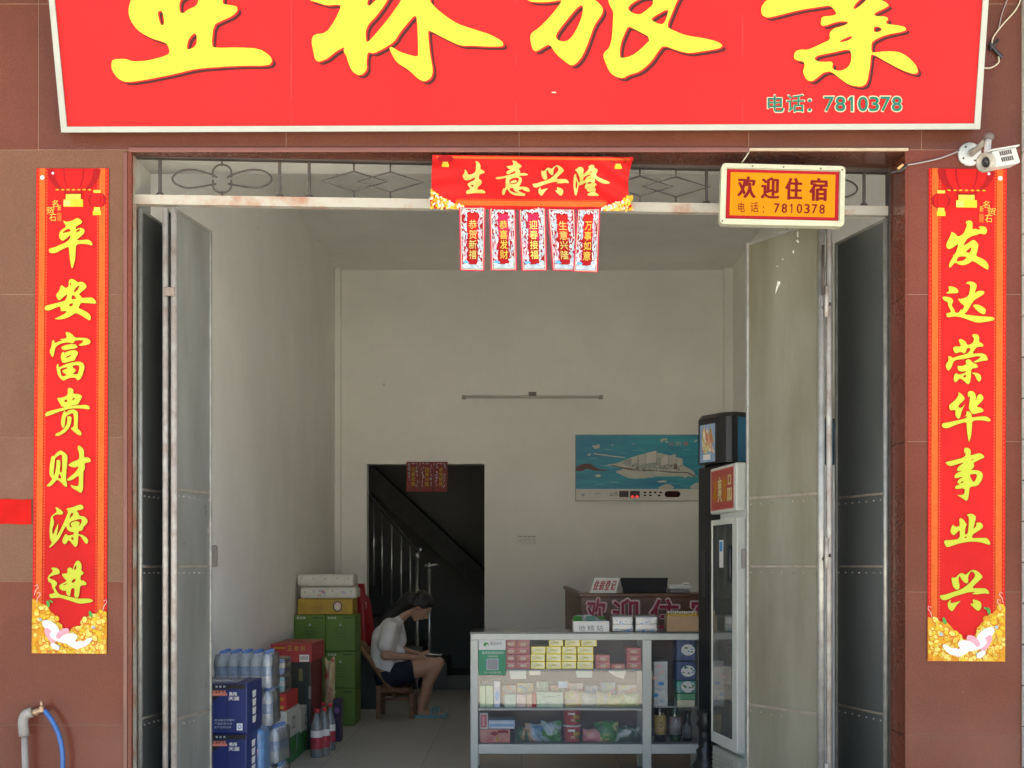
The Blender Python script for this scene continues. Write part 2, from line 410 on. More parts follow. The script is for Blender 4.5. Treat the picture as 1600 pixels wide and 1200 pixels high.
G['fa'] = ([(510,155),(560,120),(620,125),(650,170),(640,290),(710,275),(760,295),(795,280),(760,235),(840,228),(900,250),(925,310),(895,375),(850,380),(790,360),(740,385),(640,410),(550,460),(500,530),(470,600),(560,545),(660,478),(710,510),(760,570),(740,670),(710,790),(800,820),(890,870),(945,950),(945,1030),(920,1042),(820,980),(650,870),(580,925),(480,960),(400,950),(320,900),(220,1020),(200,940),(290,790),(280,770),(330,740),(390,545),(280,630),(200,660),(155,620),(155,560),(210,450),(250,365),(245,330),(320,360),(370,430),(480,370),(550,200)],
 [(510,710),(560,670),(635,610),(600,730)],[(340,890),(380,800),(460,790),(550,805),(480,870),(400,885)])
G['da'] = ([(185,275),(270,275),(350,310),(385,360),(370,400),(270,405),(140,410),(215,350)],
 [(75,465),(190,470),(260,500),(290,550),(250,630),(300,700),(325,770),(385,770),(430,705),(460,715),(500,640),(430,590),(365,510),(450,510),(570,460),(600,330),(605,250),(560,225),(515,230),(560,185),(640,185),(710,220),(730,270),(680,410),(750,360),(820,355),(875,375),(850,430),(760,480),(660,545),(590,670),(540,750),(485,795),(600,815),(800,835),(1000,845),(1055,870),(1055,905),(950,930),(750,960),(620,920),(430,850),(300,835),(170,860),(150,780),(230,765),(245,740),(190,640),(185,570),(110,540)],
 [(645,625),(720,610),(800,635),(870,680),(900,720),(875,800),(820,790),(730,730)])
G['rong'] = ([(385,190),(440,180),(510,220),(545,290),(600,285),(655,250),(680,170),(635,120),(660,85),(740,95),(775,140),(765,240),(830,260),(860,320),(760,325),(710,345),(635,460),(740,450),(840,450),(910,490),(940,580),(830,590),(710,625),(660,605),(740,570),(810,510),(740,500),(600,530),(480,555),(340,570),(290,600),(250,720),(190,785),(145,700),(150,650),(200,590),(190,500),(240,510),(280,540),(350,510),(440,485),(540,460),(600,400),(610,350),(545,350),(520,430),(490,455),(430,415),(330,455),(290,400),(280,340),(330,320),(440,320),(400,240)],
 [(510,590),(560,560),(610,575),(650,625),(720,650),(755,710),(700,725),(620,735),(615,900),(600,1000),(560,1035),(480,960),(410,910),(370,960),(320,1000),(290,930),(310,840),(350,820),(390,850),(500,820),(540,775),(440,795),(380,770),(360,700),(380,680),(450,690),(540,650)],[(460,885),(520,840),(530,890),(490,900)],
 [(625,815),(700,810),(770,830),(815,890),(800,960),(760,985),(720,930),(690,850)])
G['hua'] = ([(375,150),(440,190),(500,260),(495,300),(370,415),(410,460),(460,430),(515,375),(470,450),(440,530),(405,660),(350,640),(325,590),(325,480),(240,505),(205,440),(215,390),(320,310),(390,210)],
 [(565,150),(610,130),(670,150),(715,220),(700,330),(750,200),(800,190),(850,240),(850,290),(800,350),(715,430),(800,445),(855,490),(845,525),(740,550),(650,572),(600,505),(575,450),(595,300),(600,210),(570,260),(555,200)],
 [(530,525),(560,508),(605,535),(632,580),(630,635),(760,615),(880,605),(950,635),(990,680),(960,710),(880,690),(780,680),(640,690),(635,820),(620,980),(580,1105),(555,980),(540,850),(535,710),(400,745),(280,790),(190,830),(110,830),(70,790),(80,740),(200,720),(360,685),(535,645),(540,595),(480,625),(535,580)])
G['shi'] = ([(485,125),(550,115),(600,140),(615,190),(605,265),(700,235),(780,215),(840,250),(875,295),(800,330),(655,400),(685,450),(660,495),(610,535),(720,535),(800,560),(845,620),(830,700),(770,800),(720,835),(590,850),(580,980),(560,1090),(530,1115),(450,1060),(350,995),(420,1005),(495,990),(500,870),(320,895),(325,830),(420,805),(360,775),(380,720),(490,655),(300,695),(320,610),(470,540),(350,560),(370,480),(510,380),(350,430),(230,465),(180,440),(130,390),(260,360),(510,295),(520,190),(500,235)],
 [(595,615),(715,605),(735,650),(690,750),(655,755),(605,670)],[(605,355),(670,320),(660,340),(620,360)],[(415,775),(470,735),(475,765),(440,785)])
G['ye'] = ([(530,295),(590,275),(660,280),(715,330),(690,440),(655,570),(730,490),(705,460),(740,435),(810,445),(850,510),(820,550),(740,605),(650,660),(630,730),(760,730),(900,725),(940,750),(985,830),(960,860),(880,830),(760,800),(600,795),(430,820),(290,865),(190,900),(150,890),(115,820),(120,770),(250,770),(410,740),(410,570),(360,620),(300,680),(250,650),(230,590),(275,470),(310,515),(410,515),(395,370),(430,355),(490,395),(525,465),(545,465),(510,540),(500,670),(560,650),(575,500),(580,330)],
 [(495,730),(510,700),(540,695),(530,730)])
G['xing'] = ([(255,380),(325,400),(400,315),(450,305),(520,340),(590,275),(650,240),(720,260),(790,310),(840,380),(800,420),(620,590),(760,590),(880,590),(930,620),(965,680),(945,695),(860,685),(740,705),(620,695),(720,655),(560,665),(450,700),(300,745),(150,815),(60,805),(25,720),(120,715),(280,660),(440,610),(560,520),(640,440),(695,370),(690,310),(630,262),(580,320),(560,400),(570,470),(540,500),(490,480),(440,420),(400,345),(380,430),(410,560),(390,610),(340,620),(280,560),(255,450)],
 [(245,805),(230,870),(300,860),(440,820),(360,890),(280,1010),(250,1020),(190,960),(180,880),(210,820)],
 [(645,795),(720,810),(790,840),(820,900),(800,980),(760,1015),(720,1000),(590,875),(670,880)])
G['sheng'] = ([(370,105),(400,95),(450,130),(480,190),(475,270),(530,285),(575,330),(520,355),(450,385),(440,470),(490,490),(510,550),(480,590),(420,640),(410,695),(500,690),(560,710),(590,765),(500,770),(360,765),(200,790),(175,760),(190,710),(280,680),(200,590),(230,550),(360,490),(370,430),(240,500),(150,500),(105,430),(110,390),(145,350),(150,265),(200,320),(220,385),(300,370),(375,330),(390,150)],
 [(260,600),(330,590),(340,620),(310,640)])
G['yi'] = ([(1130,75),(1220,90),(1260,140),(1330,170),(1330,210),(1270,250),(1310,300),(1295,345),(1370,335),(1440,345),(1470,370),(1440,385),(1260,395),(1330,430),(1340,500),(1300,590),(1270,620),(1380,620),(1460,635),(1505,690),(1490,730),(1400,705),(1350,680),(1390,655),(1250,700),(1340,745),(1420,770),(1400,810),(1250,810),(1150,790),(1080,740),(1040,670),(1010,690),(975,790),(945,800),(920,760),(945,660),(1005,650),(1000,480),(1020,430),(860,475),(790,455),(800,430),(960,410),(1180,350),(1215,320),(1200,290),(1110,335),(1060,370),(1015,350),(1020,310),(1110,260),(1060,250),(1010,200),(1160,175),(1160,130)],
 [(1075,480),(1180,430),(1280,440),(1270,500),(1230,560),(1100,575),(1080,540)],[(1090,520),(1190,480),(1240,500),(1220,535),(1110,560)],[(1070,670),(1150,640),(1170,690),(1220,735),(1290,750),(1200,750),(1110,720)])
G['long'] = ([(1070,170),(1120,125),(1180,130),(1190,190),(1240,200),(1245,240),(1200,310),(1300,370),(1460,430),(1460,460),(1350,465),(1240,410),(1190,360),(1200,400),(1180,440),(1235,480),(1180,515),(1215,570),(1190,620),(1240,640),(1280,680),(1080,685),(1055,650),(1130,615),(1050,600),(1060,560),(1120,545),(1030,570),(1010,520),(1030,480),(1040,440),(960,490),(905,490),(880,620),(860,685),(830,660),(810,500),(815,330),(850,280),(870,370),(910,450),(930,440),(915,340),(870,250),(835,215),(880,200),(900,170),(950,165),(995,200),(985,270),(985,295),(1050,250),(1100,180)],
 [(845,520),(862,400),(885,480),(862,580)],[(1065,440),(1130,430),(1130,460),(1070,470)],[(995,345),(1090,300),(1140,310),(1050,340),(1000,425),(980,400)],[(1080,260),(1150,240),(1140,270)])
G['ya_big'] = ([(185,100),(210,0),(300,-120),(560,-180),(560,-330),(250,-330),(200,-420),(300,-480),(900,-560),(1300,-600),(1420,-540),(1350,-450),(1050,-420),(950,-380),(950,-160),(1080,-150),(1060,0),(1060,40),(1130,50),(1190,60),(1200,100),(1150,150),(1050,195),(975,230),(955,430),(1000,445),(1200,440),(1400,450),(1500,520),(1520,570),(1480,610),(1200,610),(900,630),(780,645),(600,690),(350,740),(170,765),(90,730),(35,650),(30,590),(45,550),(160,545),(230,572),(350,565),(500,530),(575,495),(550,410),(500,385),(410,360),(340,325),(270,280),(205,190)],
 [(455,110),(490,100),(510,130),(520,220),(500,240),(480,220)],[(660,110),(660,20),(690,-20),(830,-60),(835,20),(810,60),(740,90),(690,130)],[(725,455),(740,370),(790,310),(820,320),(820,400),(800,435),(750,460)])
G['lin_big'] = ([(20,5),(-20,-60),(100,-100),(330,-130),(340,-350),(420,-400),(490,-340),(480,-160),(620,-170),(760,-190),(880,-210),(890,-420),(960,-470),(1040,-400),(1010,-230),(1200,-250),(1280,-210),(1240,-150),(1000,-100),(950,0),(1010,70),(1100,140),(1180,190),(1300,230),(1430,270),(1520,320),(1535,350),(1520,365),(1400,365),(1290,358),(1200,360),(1080,305),(950,235),(945,260),(960,420),(985,550),(970,610),(920,640),(870,620),(800,550),(700,490),(650,400),(645,370),(670,370),(720,405),(800,430),(860,445),(870,420),(860,140),(840,120),(780,190),(730,250),(680,330),(600,380),(520,420),(475,405),(465,480),(470,540),(440,580),(400,590),(350,555),(320,480),(310,440),(285,400),(300,365),(230,400),(160,460),(95,485),(65,470),(50,400),(35,320),(55,270),(150,260),(220,160),(272,45),(240,38),(150,45),(80,20)],
 [(640,-20),(600,50),(540,130),(480,190),(457,250),(462,320),(475,335),(560,240),(650,130),(740,0),(790,-90),(720,-100)],[(475,0),(490,-60),(560,-90),(620,-60),(530,10),(490,50),(470,40)])
G['lv_big'] = ([(20,5),(-10,-40),(120,-90),(260,-110),(250,-280),(330,-320),(400,-260),(390,-130),(560,-150),(600,-100),(480,-70),(440,-40),(550,0),(610,60),(605,110),(540,200),(500,320),(450,440),(400,500),(360,515),(310,480),(240,420),(195,345),(150,365),(90,405),(60,390),(40,300),(50,260),(110,220),(200,130),(300,0),(240,10),(160,20),(60,18)],
 [(440,40),(458,60),(440,150),(400,240),(350,310),(300,330),(250,310),(240,280),(270,230),(350,130),(400,70)],
 [(650,0),(640,-120),(700,-300),(780,-380),(860,-330),(840,-260),(1000,-280),(1200,-310),(1260,-260),(1150,-220),(900,-190),(860,-130),(1000,-120),(1200,-130),(1240,-60),(1190,0),(1150,100),(1105,210),(1160,240),(1260,280),(1400,300),(1500,325),(1545,355),(1520,380),(1400,400),(1280,418),(1200,400),(1080,355),(1040,400),(990,480),(900,560),(800,590),(770,612),(720,605),(670,575),(640,520),(610,440),(620,410),(660,375),(680,300),(690,130),(690,90),(660,40)],
 [(800,70),(830,30),(920,-20),(1000,-10),(1000,40),(950,80),(900,118),(840,105)],[(975,155),(1040,110),(1110,75),(1122,90),(1090,180),(1060,195)],[(805,205),(860,230),(990,300),(900,390),(830,440),(750,458),(738,430),(750,330),(780,260)])
G['ye_big'] = ([(100,0),(50,70),(55,140),(100,165),(150,160),(400,95),(600,65),(690,50),(745,115),(740,140),(690,150),(610,155),(600,230),(630,245),(760,200),(850,200),(855,220),(800,245),(720,265),(680,310),(690,370),(600,410),(480,465),(430,458),(365,475),(350,540),(380,560),(445,570),(455,610),(435,670),(470,740),(520,757),(570,720),(630,670),(700,662),(780,730),(870,790),(980,805),(1030,770),(1060,600),(1065,510),(1090,505),(1200,570),(1350,650),(1470,690),(1505,665),(1480,600),(1400,520),(1320,480),(1200,475),(1090,490),(1070,480),(1070,400),(1100,370),(1200,325),(1380,290),(1395,265),(1350,240),(1210,225),(1205,205),(1230,175),(1200,155),(1100,150),(1095,125),(1200,75),(1235,50),(1200,20),(1150,0),(1150,-150),(1300,-200),(1380,-260),(1300,-280),(1100,-250),(1050,-400),(950,-420),(930,-260),(800,-250),(780,-400),(680,-420),(660,-230),(500,-200),(400,-260),(350,-200),(450,-120),(300,-60)],
 [(900,80),(920,40),(980,-20),(1050,-60),(1030,0),(960,60),(920,88)],[(1090,290),(1095,250),(1130,245),(1170,270),(1150,295),(1110,300)],[(770,385),(850,345),(890,335),(895,350),(860,375),(790,395)],[(540,545),(570,515),(700,490),(860,455),(885,490),(885,560),(860,620),(800,655),(740,655),(705,630),(715,590),(700,570),(640,575),(570,570)])
def glyph(k, ox, oy, sc, dx=0, dy=0): return [[(ox + x / sc + dx, oy + y / sc + dy) for x, y in p] for p in G[k]]

# ---------------------------------------------------------------- materials
m_tileA = granite('granite_brown', (.142, .070, .039), (.112, .054, .030), (.28, .18, .12), .16)
m_tileB = granite('granite_red', (.142, .040, .0225), (.108, .031, .018), (.32, .17, .12), .13)
m_tileA2 = granite('granite_brown_pale', (.156, .078, .045), (.122, .060, .034), (.28, .18, .12), .17)
m_tileB2 = granite('granite_red_deep', (.128, .035, .019), (.098, .028, .016), (.32, .17, .12), .12)
m_tileC2 = granite('granite_dark_red', (.118, .040, .022), (.092, .030, .017), (.28, .15, .11), .14)
m_tileC = granite('granite_dark', (.108, .039, .0235), (.084, .030, .019), (.28, .15, .11), .12)
m_grout = mat('grout', (.17, .095, .062), .8, var=.2)
m_trim = mat('tile_trim', (.135, .044, .027), .35, var=.12, scale=9)
m_cream = mat('cream_edging', (.34, .26, .17), .45, var=.2, scale=9)
m_plaster = mat('white_plaster', (.87, .862, .81), .85, var=.05, scale=1.3, detail=9, bump=.08, bscale=70)
m_ceil = mat('ceiling_plaster', (.88, .868, .815), .9, var=.05, scale=1.6, bump=.05, bscale=40)
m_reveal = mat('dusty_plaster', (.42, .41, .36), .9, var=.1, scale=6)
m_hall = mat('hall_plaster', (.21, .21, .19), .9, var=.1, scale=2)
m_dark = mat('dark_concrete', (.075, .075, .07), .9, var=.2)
m_core = mat('rendered_wall', (.45, .42, .38), .9, var=.1)

def dirt(m, sc=9.0, k=.55, lo=.02, hi=.07):
    """sparse small knocks and nail marks over an existing wall colour"""
    nt = m.node_tree; b = nt.nodes['Principled BSDF']; src = b.inputs['Base Color'].links[0].from_socket
    tc = nt.nodes.new('ShaderNodeTexCoord'); v = nt.nodes.new('ShaderNodeTexVoronoi'); v.inputs['Scale'].default_value = sc
    nt.links.new(tc.outputs['Object'], v.inputs['Vector'])
    r = nt.nodes.new('ShaderNodeValToRGB'); r.color_ramp.elements[0].position = lo; r.color_ramp.elements[1].position = hi
    r.color_ramp.elements[0].color = (k, k * .97, k * .9, 1); r.color_ramp.elements[1].color = (1, 1, 1, 1)
    nt.links.new(v.outputs['Distance'], r.inputs[0])
    mx = nt.nodes.new('ShaderNodeMixRGB'); mx.blend_type = 'MULTIPLY'; mx.inputs[0].default_value = 1
    nt.links.new(src, mx.inputs[1]); nt.links.new(r.outputs[0], mx.inputs[2]); nt.links.new(mx.outputs[0], b.inputs['Base Color'])
dirt(m_plaster, 1.9, .72, .012, .03)

# ---------------------------------------------------------------- ground, street
m_street = mat('street_concrete', (.62, .575, .49), .85, var=.12, scale=1.5, bump=.2, bscale=30)
mb = MB(); mb.box(-60, 60, -17, -8.2, -.35, -.24, mat('asphalt', (.06, .06, .058), .85, var=.2, scale=3, bump=.3, bscale=60)); g = mb.build('road'); tag(g, kind='structure')
mb = MB(); mb.box(-60, 60, -90, -17.005, -.35, -.22, m_street); g = mb.build('far_pavement'); tag(g, kind='structure')
mb = MB(); mb.box(-60, 60, -8.195, -2.2, -.35, -.22, m_street); g = mb.build('forecourt'); tag(g, kind='structure')
mb = MB(); mb.box(-60, 60, -2.2, .02, -.35, -.08, mat('pavement_slab', (.48, .455, .41), .8, var=.12, scale=2)); g = mb.build('pavement'); tag(g, kind='structure')

def floor_mat():
    m = bpy.data.materials.new('terrazzo_tile'); m.use_nodes = True; nt = m.node_tree; b = nt.nodes['Principled BSDF']
    tc = nt.nodes.new('ShaderNodeTexCoord')
    br = nt.nodes.new('ShaderNodeTexBrick'); br.offset = 0; br.inputs['Scale'].default_value = 1
    br.inputs['Brick Width'].default_value = .6; br.inputs['Row Height'].default_value = .6
    br.inputs['Mortar Size'].default_value = .003; br.inputs['Mortar Smooth'].default_value = .3
    br.inputs['Color1'].default_value = (.44, .44, .415, 1); br.inputs['Color2'].default_value = (.475, .47, .445, 1)
    br.inputs['Mortar'].default_value = (.24, .23, .215, 1)
    nz = nt.nodes.new('ShaderNodeTexNoise'); nz.inputs['Scale'].default_value = 110; nz.inputs['Detail'].default_value = 3
    rp = nt.nodes.new('ShaderNodeValToRGB'); rp.color_ramp.elements[0].position = .4; rp.color_ramp.elements[1].position = .62
    rp.color_ramp.elements[0].color = (.5, .5, .5, 1); rp.color_ramp.elements[1].color = (1.1, 1.1, 1.1, 1)
    mx = nt.nodes.new('ShaderNodeMixRGB'); mx.blend_type = 'MULTIPLY'; mx.inputs[0].default_value = .8
    nt.links.new(tc.outputs['Object'], br.inputs[0]); nt.links.new(tc.outputs['Object'], nz.inputs[0])
    nt.links.new(nz.outputs[0], rp.inputs[0]); nt.links.new(br.outputs[0], mx.inputs[1]); nt.links.new(rp.outputs[0], mx.inputs[2])
    nt.links.new(mx.outputs[0], b.inputs['Base Color']); b.inputs['Roughness'].default_value = .38
    return m
m_floor = floor_mat()
mb = MB(); mb.box(-3.2, 3.2, .02, 11.5, -.35, 0, m_floor); g = mb.build('floor'); tag(g, kind='structure')

XL, XR, YB, ZC = -2.0, 2.262, 8.17, 4.593         # room
OL, OR, OT = X(202, SF), X(1415, SF), Z(237, SF)  # opening
# ---------------------------------------------------------------- room shell
shell = empty('shop_building', (0, 4, 0), 'tall plain shop room with white plaster walls behind the tiled front', 'building')
def part(mb, name, par, kind=None):
    o = mb.build(name); o.parent = par
    o.matrix_parent_inverse = Matrix.Translation(par.location).inverted() if par.parent is None else Matrix()
    return o
mb = MB(); mb.box(XL - .25, XL, .32, YB, 0, ZC, m_plaster); part(mb, 'side_wall', shell)
mb = MB(); mb.box(XR, XR + .25, .32, YB, 0, ZC, m_plaster); part(mb, 'side_wall', shell)
DL, DR, DT = X(573, 145), X(757, 145), Z(725, 145)
mb = MB()
mb.box(XL - .25, DL, YB, YB + .2, 0, ZC + .2, m_plaster)
mb.box(DR, XR + .25, YB, YB + .2, 0, ZC + .2, m_plaster)
mb.box(DL, DR, YB, YB + .2, DT, ZC + .2, m_plaster)
part(mb, 'back_wall', shell)
mb = MB(); mb.box(XL - .25, XR + .25, .32, YB, ZC, ZC + .2, m_ceil)
part(mb, 'ceiling', shell)
mb = MB()   # corner columns
mb.bbox(XL, X(530, 147), YB - .10, YB - .001, 0, ZC - .002, m_plaster, .006)
part(mb, 'corner_column', shell)
mb = MB(); mb.bbox(X(1134, 147), XR, YB - .10, YB - .001, 0, ZC - .002, m_plaster, .006)
part(mb, 'corner_column', shell)
# rendered masonry behind the tiles, upper floor
mb = MB()
mb.box(-7, OL - .02, .024, .32, -.3, 5.9, m_core)
mb.box(OR + .02, 7, .024, .32, -.3, 5.9, m_core)
mb.box(OL - .02, OR + .02, .024, .32, OT + .02, 5.9, m_core)
mb.box(-7, XL - .26, .32, 11.6, -.3, 5, m_core); mb.box(XR + .26, 7, .32, 11.6, -.3, 5, m_core)
mb.box(-7, 7, .32, 11.6, 5, 5.2, m_core)
part(mb, 'masonry', shell)
# stair hall behind the doorway
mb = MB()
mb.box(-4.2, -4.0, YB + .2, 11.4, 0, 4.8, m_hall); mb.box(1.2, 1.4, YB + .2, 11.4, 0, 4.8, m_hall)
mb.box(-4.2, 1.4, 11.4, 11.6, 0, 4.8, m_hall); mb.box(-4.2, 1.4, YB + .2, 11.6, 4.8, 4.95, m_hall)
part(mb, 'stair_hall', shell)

# tiled front
def FY(px): return .08 + (px - 212) / (1392 - 212) * .17
def tiles(mb, x0, x1, rows, mats, y=0.0, cols=None):
    """slabs between row joints (z, descending)"""
    for i in range(len(rows) - 1):
        xs = cols[i] if cols else [x0, x1]
        for j in range(len(xs) - 1):
            m = mats[i]
            if (i * 7 + j * 5 + int(x0 * 3)) % 3 == 1: m = {m_tileA: m_tileA2, m_tileB: m_tileB2, m_tileC: m_tileC2}.get(m, m)
            mb.bbox(xs[j] + .0015, xs[j + 1] - .0015, y, y + .023, rows[i + 1] + .0015, rows[i] - .0015, m, .0010, 1)
front = empty('tiled_front', (0, .01, 0), 'polished reddish brown granite cladding around the wide shop opening', 'wall')
zr = lambda *p: [Z(v, SF) for v in p]
mb = MB()
XLL = X(-260, SF)
tiles(mb, XLL, OL, zr(234, 460, 683, 909, 1133, 1358, 1400), [m_tileA, m_tileA, m_tileA, m_tileB, m_tileB, m_tileB],
      cols=[[XLL, X(-120, SF), OL]] * 6)
mb.box(XLL, OL, .0012, .0215, Z(1400, SF), Z(234, SF), m_grout)
part(mb, 'left_pillar', front)
mb = MB()
XRR = X(1596, SF)
tiles(mb, OR, XRR, zr(234, 460, 690, 925, 1150, 1375, 1400), [m_tileB] * 6)
mb.box(OR, XRR, .0012, .0215, Z(1400, SF), Z(234, SF), m_grout)
part(mb, 'right_pillar', front)
mb = MB()
cx = [XLL, X(-180, SF), X(60, SF), X(447, SF), X(811, SF), X(1170, SF), X(1440, SF), XRR]
tiles(mb, XLL, XRR, zr(-560, -220, 6, 234), [m_tileC] * 3, cols=[cx] * 3)
mb.box(XLL, XRR, .0012, .0215, Z(234, SF), Z(-560, SF), m_grout)
part(mb, 'header', front)
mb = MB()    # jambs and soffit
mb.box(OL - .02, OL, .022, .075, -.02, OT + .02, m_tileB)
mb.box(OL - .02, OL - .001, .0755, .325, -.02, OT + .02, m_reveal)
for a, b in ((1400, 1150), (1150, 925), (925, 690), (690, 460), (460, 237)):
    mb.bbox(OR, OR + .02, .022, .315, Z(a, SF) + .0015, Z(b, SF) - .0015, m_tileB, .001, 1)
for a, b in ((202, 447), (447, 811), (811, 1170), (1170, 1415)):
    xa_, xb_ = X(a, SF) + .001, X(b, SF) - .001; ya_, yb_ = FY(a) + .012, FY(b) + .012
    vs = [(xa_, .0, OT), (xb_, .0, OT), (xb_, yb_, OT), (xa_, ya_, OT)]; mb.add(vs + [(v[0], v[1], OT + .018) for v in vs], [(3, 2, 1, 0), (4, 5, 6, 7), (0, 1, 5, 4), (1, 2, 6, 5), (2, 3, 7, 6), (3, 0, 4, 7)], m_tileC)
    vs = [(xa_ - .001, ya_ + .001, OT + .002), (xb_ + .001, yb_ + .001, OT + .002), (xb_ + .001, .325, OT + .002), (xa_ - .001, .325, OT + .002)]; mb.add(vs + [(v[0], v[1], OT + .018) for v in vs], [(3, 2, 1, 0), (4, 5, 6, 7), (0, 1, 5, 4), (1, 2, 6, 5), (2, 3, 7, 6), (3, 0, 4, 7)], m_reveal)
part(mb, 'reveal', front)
mb = MB()
mb.bbox(OL - .0, X(1170, SF), -.012, .004, OT - .004, Z(231, SF), m_trim, .003)
mb.bbox(X(1170, SF), OR + .01, -.012, .004, OT + .001, Z(232, SF), m_cream, .003)
mb.bbox(X(193, SF), X(199.5, SF), -.008, .010, -.02, Z(238, SF), m_trim, .004, 3); mb.bbox(X(199.5, SF), X(206, SF), -.004, .014, -.02, Z(238, SF), m_tileB, .002, 1)
mb.bbox(OR - .004, OR + .008, -.006, .02, -.02, Z(238, SF), m_tileB, .004, 2)
part(mb, 'edge_trim', front)
tag(bpy.data.objects['left_pillar'], 'left pillar with paler brown upper tiles and redder lower tiles')
for o, n in ((bpy.data.objects['left_pillar'], 'pillar'), (bpy.data.objects['right_pillar'], 'pillar')): o.name = n
# neighbour's white tiled edge at the far right
mb = MB()
m_wt = mat('white_tile', (.62, .60, .55), .3, var=.08, scale=8)
for i in range(30):
    mb.bbox(XRR + .004, XRR + .22, -.03, .02, -.2 + i * .18, -.025 + i * .18, m_wt, .002, 1)
o = mb.build('neighbour_wall'); tag(o, 'narrow strip of white wall tiles at the right edge of the front', 'wall'); 

# ---------------------------------------------------------------- door frame with transom grille (set slightly askew in the reveal)
m_rust = mat('rusty_paint', (.33, .31, .25), .65, col2=(.27, .13, .07), scale=7, bump=.2, bscale=40)
m_rust.node_tree.nodes['Color Ramp'].color_ramp.elements[0].position = .50 if 'Color Ramp' in m_rust.node_tree.nodes else .5
m_iron = mat('dark_iron', (.040, .030, .024), .6, var=.3, scale=20)
m_galv = mat('galvanised_sheet', (.205, .21, .188), .42, .30, var=.30, scale=3.2, bump=.4, bscale=2.5, stretch=(1.3, 1.3, .3), detail=9)
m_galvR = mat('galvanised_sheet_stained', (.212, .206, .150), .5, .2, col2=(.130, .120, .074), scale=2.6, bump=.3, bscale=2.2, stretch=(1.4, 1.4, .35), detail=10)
m_galvd = mat('galvanised_frame', (.28, .275, .24), .4, .45, var=.22, scale=14, bump=.1)
dirt(m_galv, 7, .7, .03, .10); 
m_pipe = mat('weathered_pipe', (.36, .35, .31), .5, .1, col2=(.22, .175, .14), scale=16, bump=.15)
m_galv_shade = mat('galvanised_sheet_shaded', (.12, .128, .118), .38, .45, var=.25, scale=1.6, bump=.15, bscale=3, stretch=(1, 1, .5), detail=8)  # same sheet, with the shade on the turned-away leaves put into its colour
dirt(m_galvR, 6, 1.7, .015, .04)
m_seam = mat('seam_strip', (.27, .25, .20), .5, .1, col2=(.19, .15, .11), scale=20)
def FY(px): return .08 + (px - 212) / (1392 - 212) * .17       # depth of the frame along the opening
def FP(px, py, l=0):
    y = FY(px); d = D0 + y
    return Vector(((px - VX) * d / F, y - l, EYE - (py - VY) * d / F))
frame = empty('door_frame', FP(800, 1200), 'rusty pale steel door frame with scroll work in the transom above the doors', 'door frame')
inv = Matrix.Translation(frame.location).inverted()
def bar_between(mb, a, b, w, t, m):
    """flat bar between two points, width w (vertical or horizontal), thickness t along y"""
    a, b = Vector(a), Vector(b); d = (b - a).normalized(); yv = Vector((0, 1, 0)); u = d.cross(yv).normalized()
    yv = u.cross(d).normalized()
    vs = []
    for p in (a, b):
        for s1, s2 in ((-1, -1), (1, -1), (1, 1), (-1, 1)): vs.append(p + u * w / 2 * s1 + yv * t / 2 * s2)
    mb.add(vs, [(0, 1, 2, 3), (7, 6, 5, 4), (0, 4, 5, 1), (1, 5, 6, 2), (2, 6, 7, 3), (3, 7, 4, 0)], m)
mb = MB()
bar_between(mb, FP(211, 313), FP(1396, 331), .042, .04, m_rust); part(mb, 'rail', frame)
mb = MB()
bar_between(mb, FP(213, 243), FP(1396, 267), .026, .035, m_iron); part(mb, 'rail', frame)
for a, b, w in ((209.5, 210.5, .016), (1391, 1391, .03)):
    mb = MB(); bar_between(mb, FP(a, 243), FP(b, 1360), w, .05, m_rust if a < 800 else m_iron); part(mb, 'post', frame)
def yr(px, t):      # t 0..1 from top rail to bottom rail
    k = (px - 212) / 1180
    return (249 + k * 22) * (1 - t) + (305 + k * 18) * t
for px in (250, 437, 483, 1104, 1156, 1350):
    mb = MB(); bar_between(mb, FP(px, yr(px, 0)), FP(px, yr(px, 1)), .012, .014, m_iron)
    mb.ball(FP(px, yr(px, .97)), (.018, .012, .012), m_iron, u=8, w=6)
    part(mb, 'grille_bar', frame)
def bez(pts, n=10):
    o = []
    P = pts
    for i in range(len(P) - 1):
        p0, p1, p2, p3 = P[max(i - 1, 0)], P[i], P[i + 1], P[min(i + 2, len(P) - 1)]
        for k in range(n):
            t = k / n
            o.append(tuple(.5 * ((2 * p1[j]) + (-p0[j] + p2[j]) * t + (2 * p0[j] - 5 * p1[j] + 4 * p2[j] - p3[j]) * t * t + (-p0[j] + 3 * p1[j] - 3 * p2[j] + p3[j]) * t ** 3) for j in range(len(p1))))
    o.append(tuple(P[-1])); return o
def scroll(cx):
    mb = MB(); cy = yr(cx, .5)
    leaf = [(0, -2), (-14, -8), (-40, -14), (-62, -12), (-75, -2), (-70, 8), (-50, 14), (-25, 12), (-2, 8)]
    for s in (1, -1):
        mb.tube([FP(cx + (px - 8) * s * .93, cy + py) for px, py in bez(leaf, 5)], .0042, m_iron, 6)
    for s in (1, -1):
        pet = [(-14, 0), (-14, -12 * s), (-6, -20 * s), (6, -20 * s), (14, -12 * s), (14, 0)]
        mb.tube([FP(cx + px, cy - 2 * s + py * .95) for px, py in bez(pet, 5)], .0042, m_iron, 6)
    mb.tube([FP(cx, yr(cx, 0)), FP(cx, cy - 20)], .004, m_iron, 6)
    mb.tube([FP(cx, cy + 20), FP(cx, yr(cx, 1))], .004, m_iron, 6)
    part(mb, 'scroll_work', frame)
scroll(347); scroll(1262)
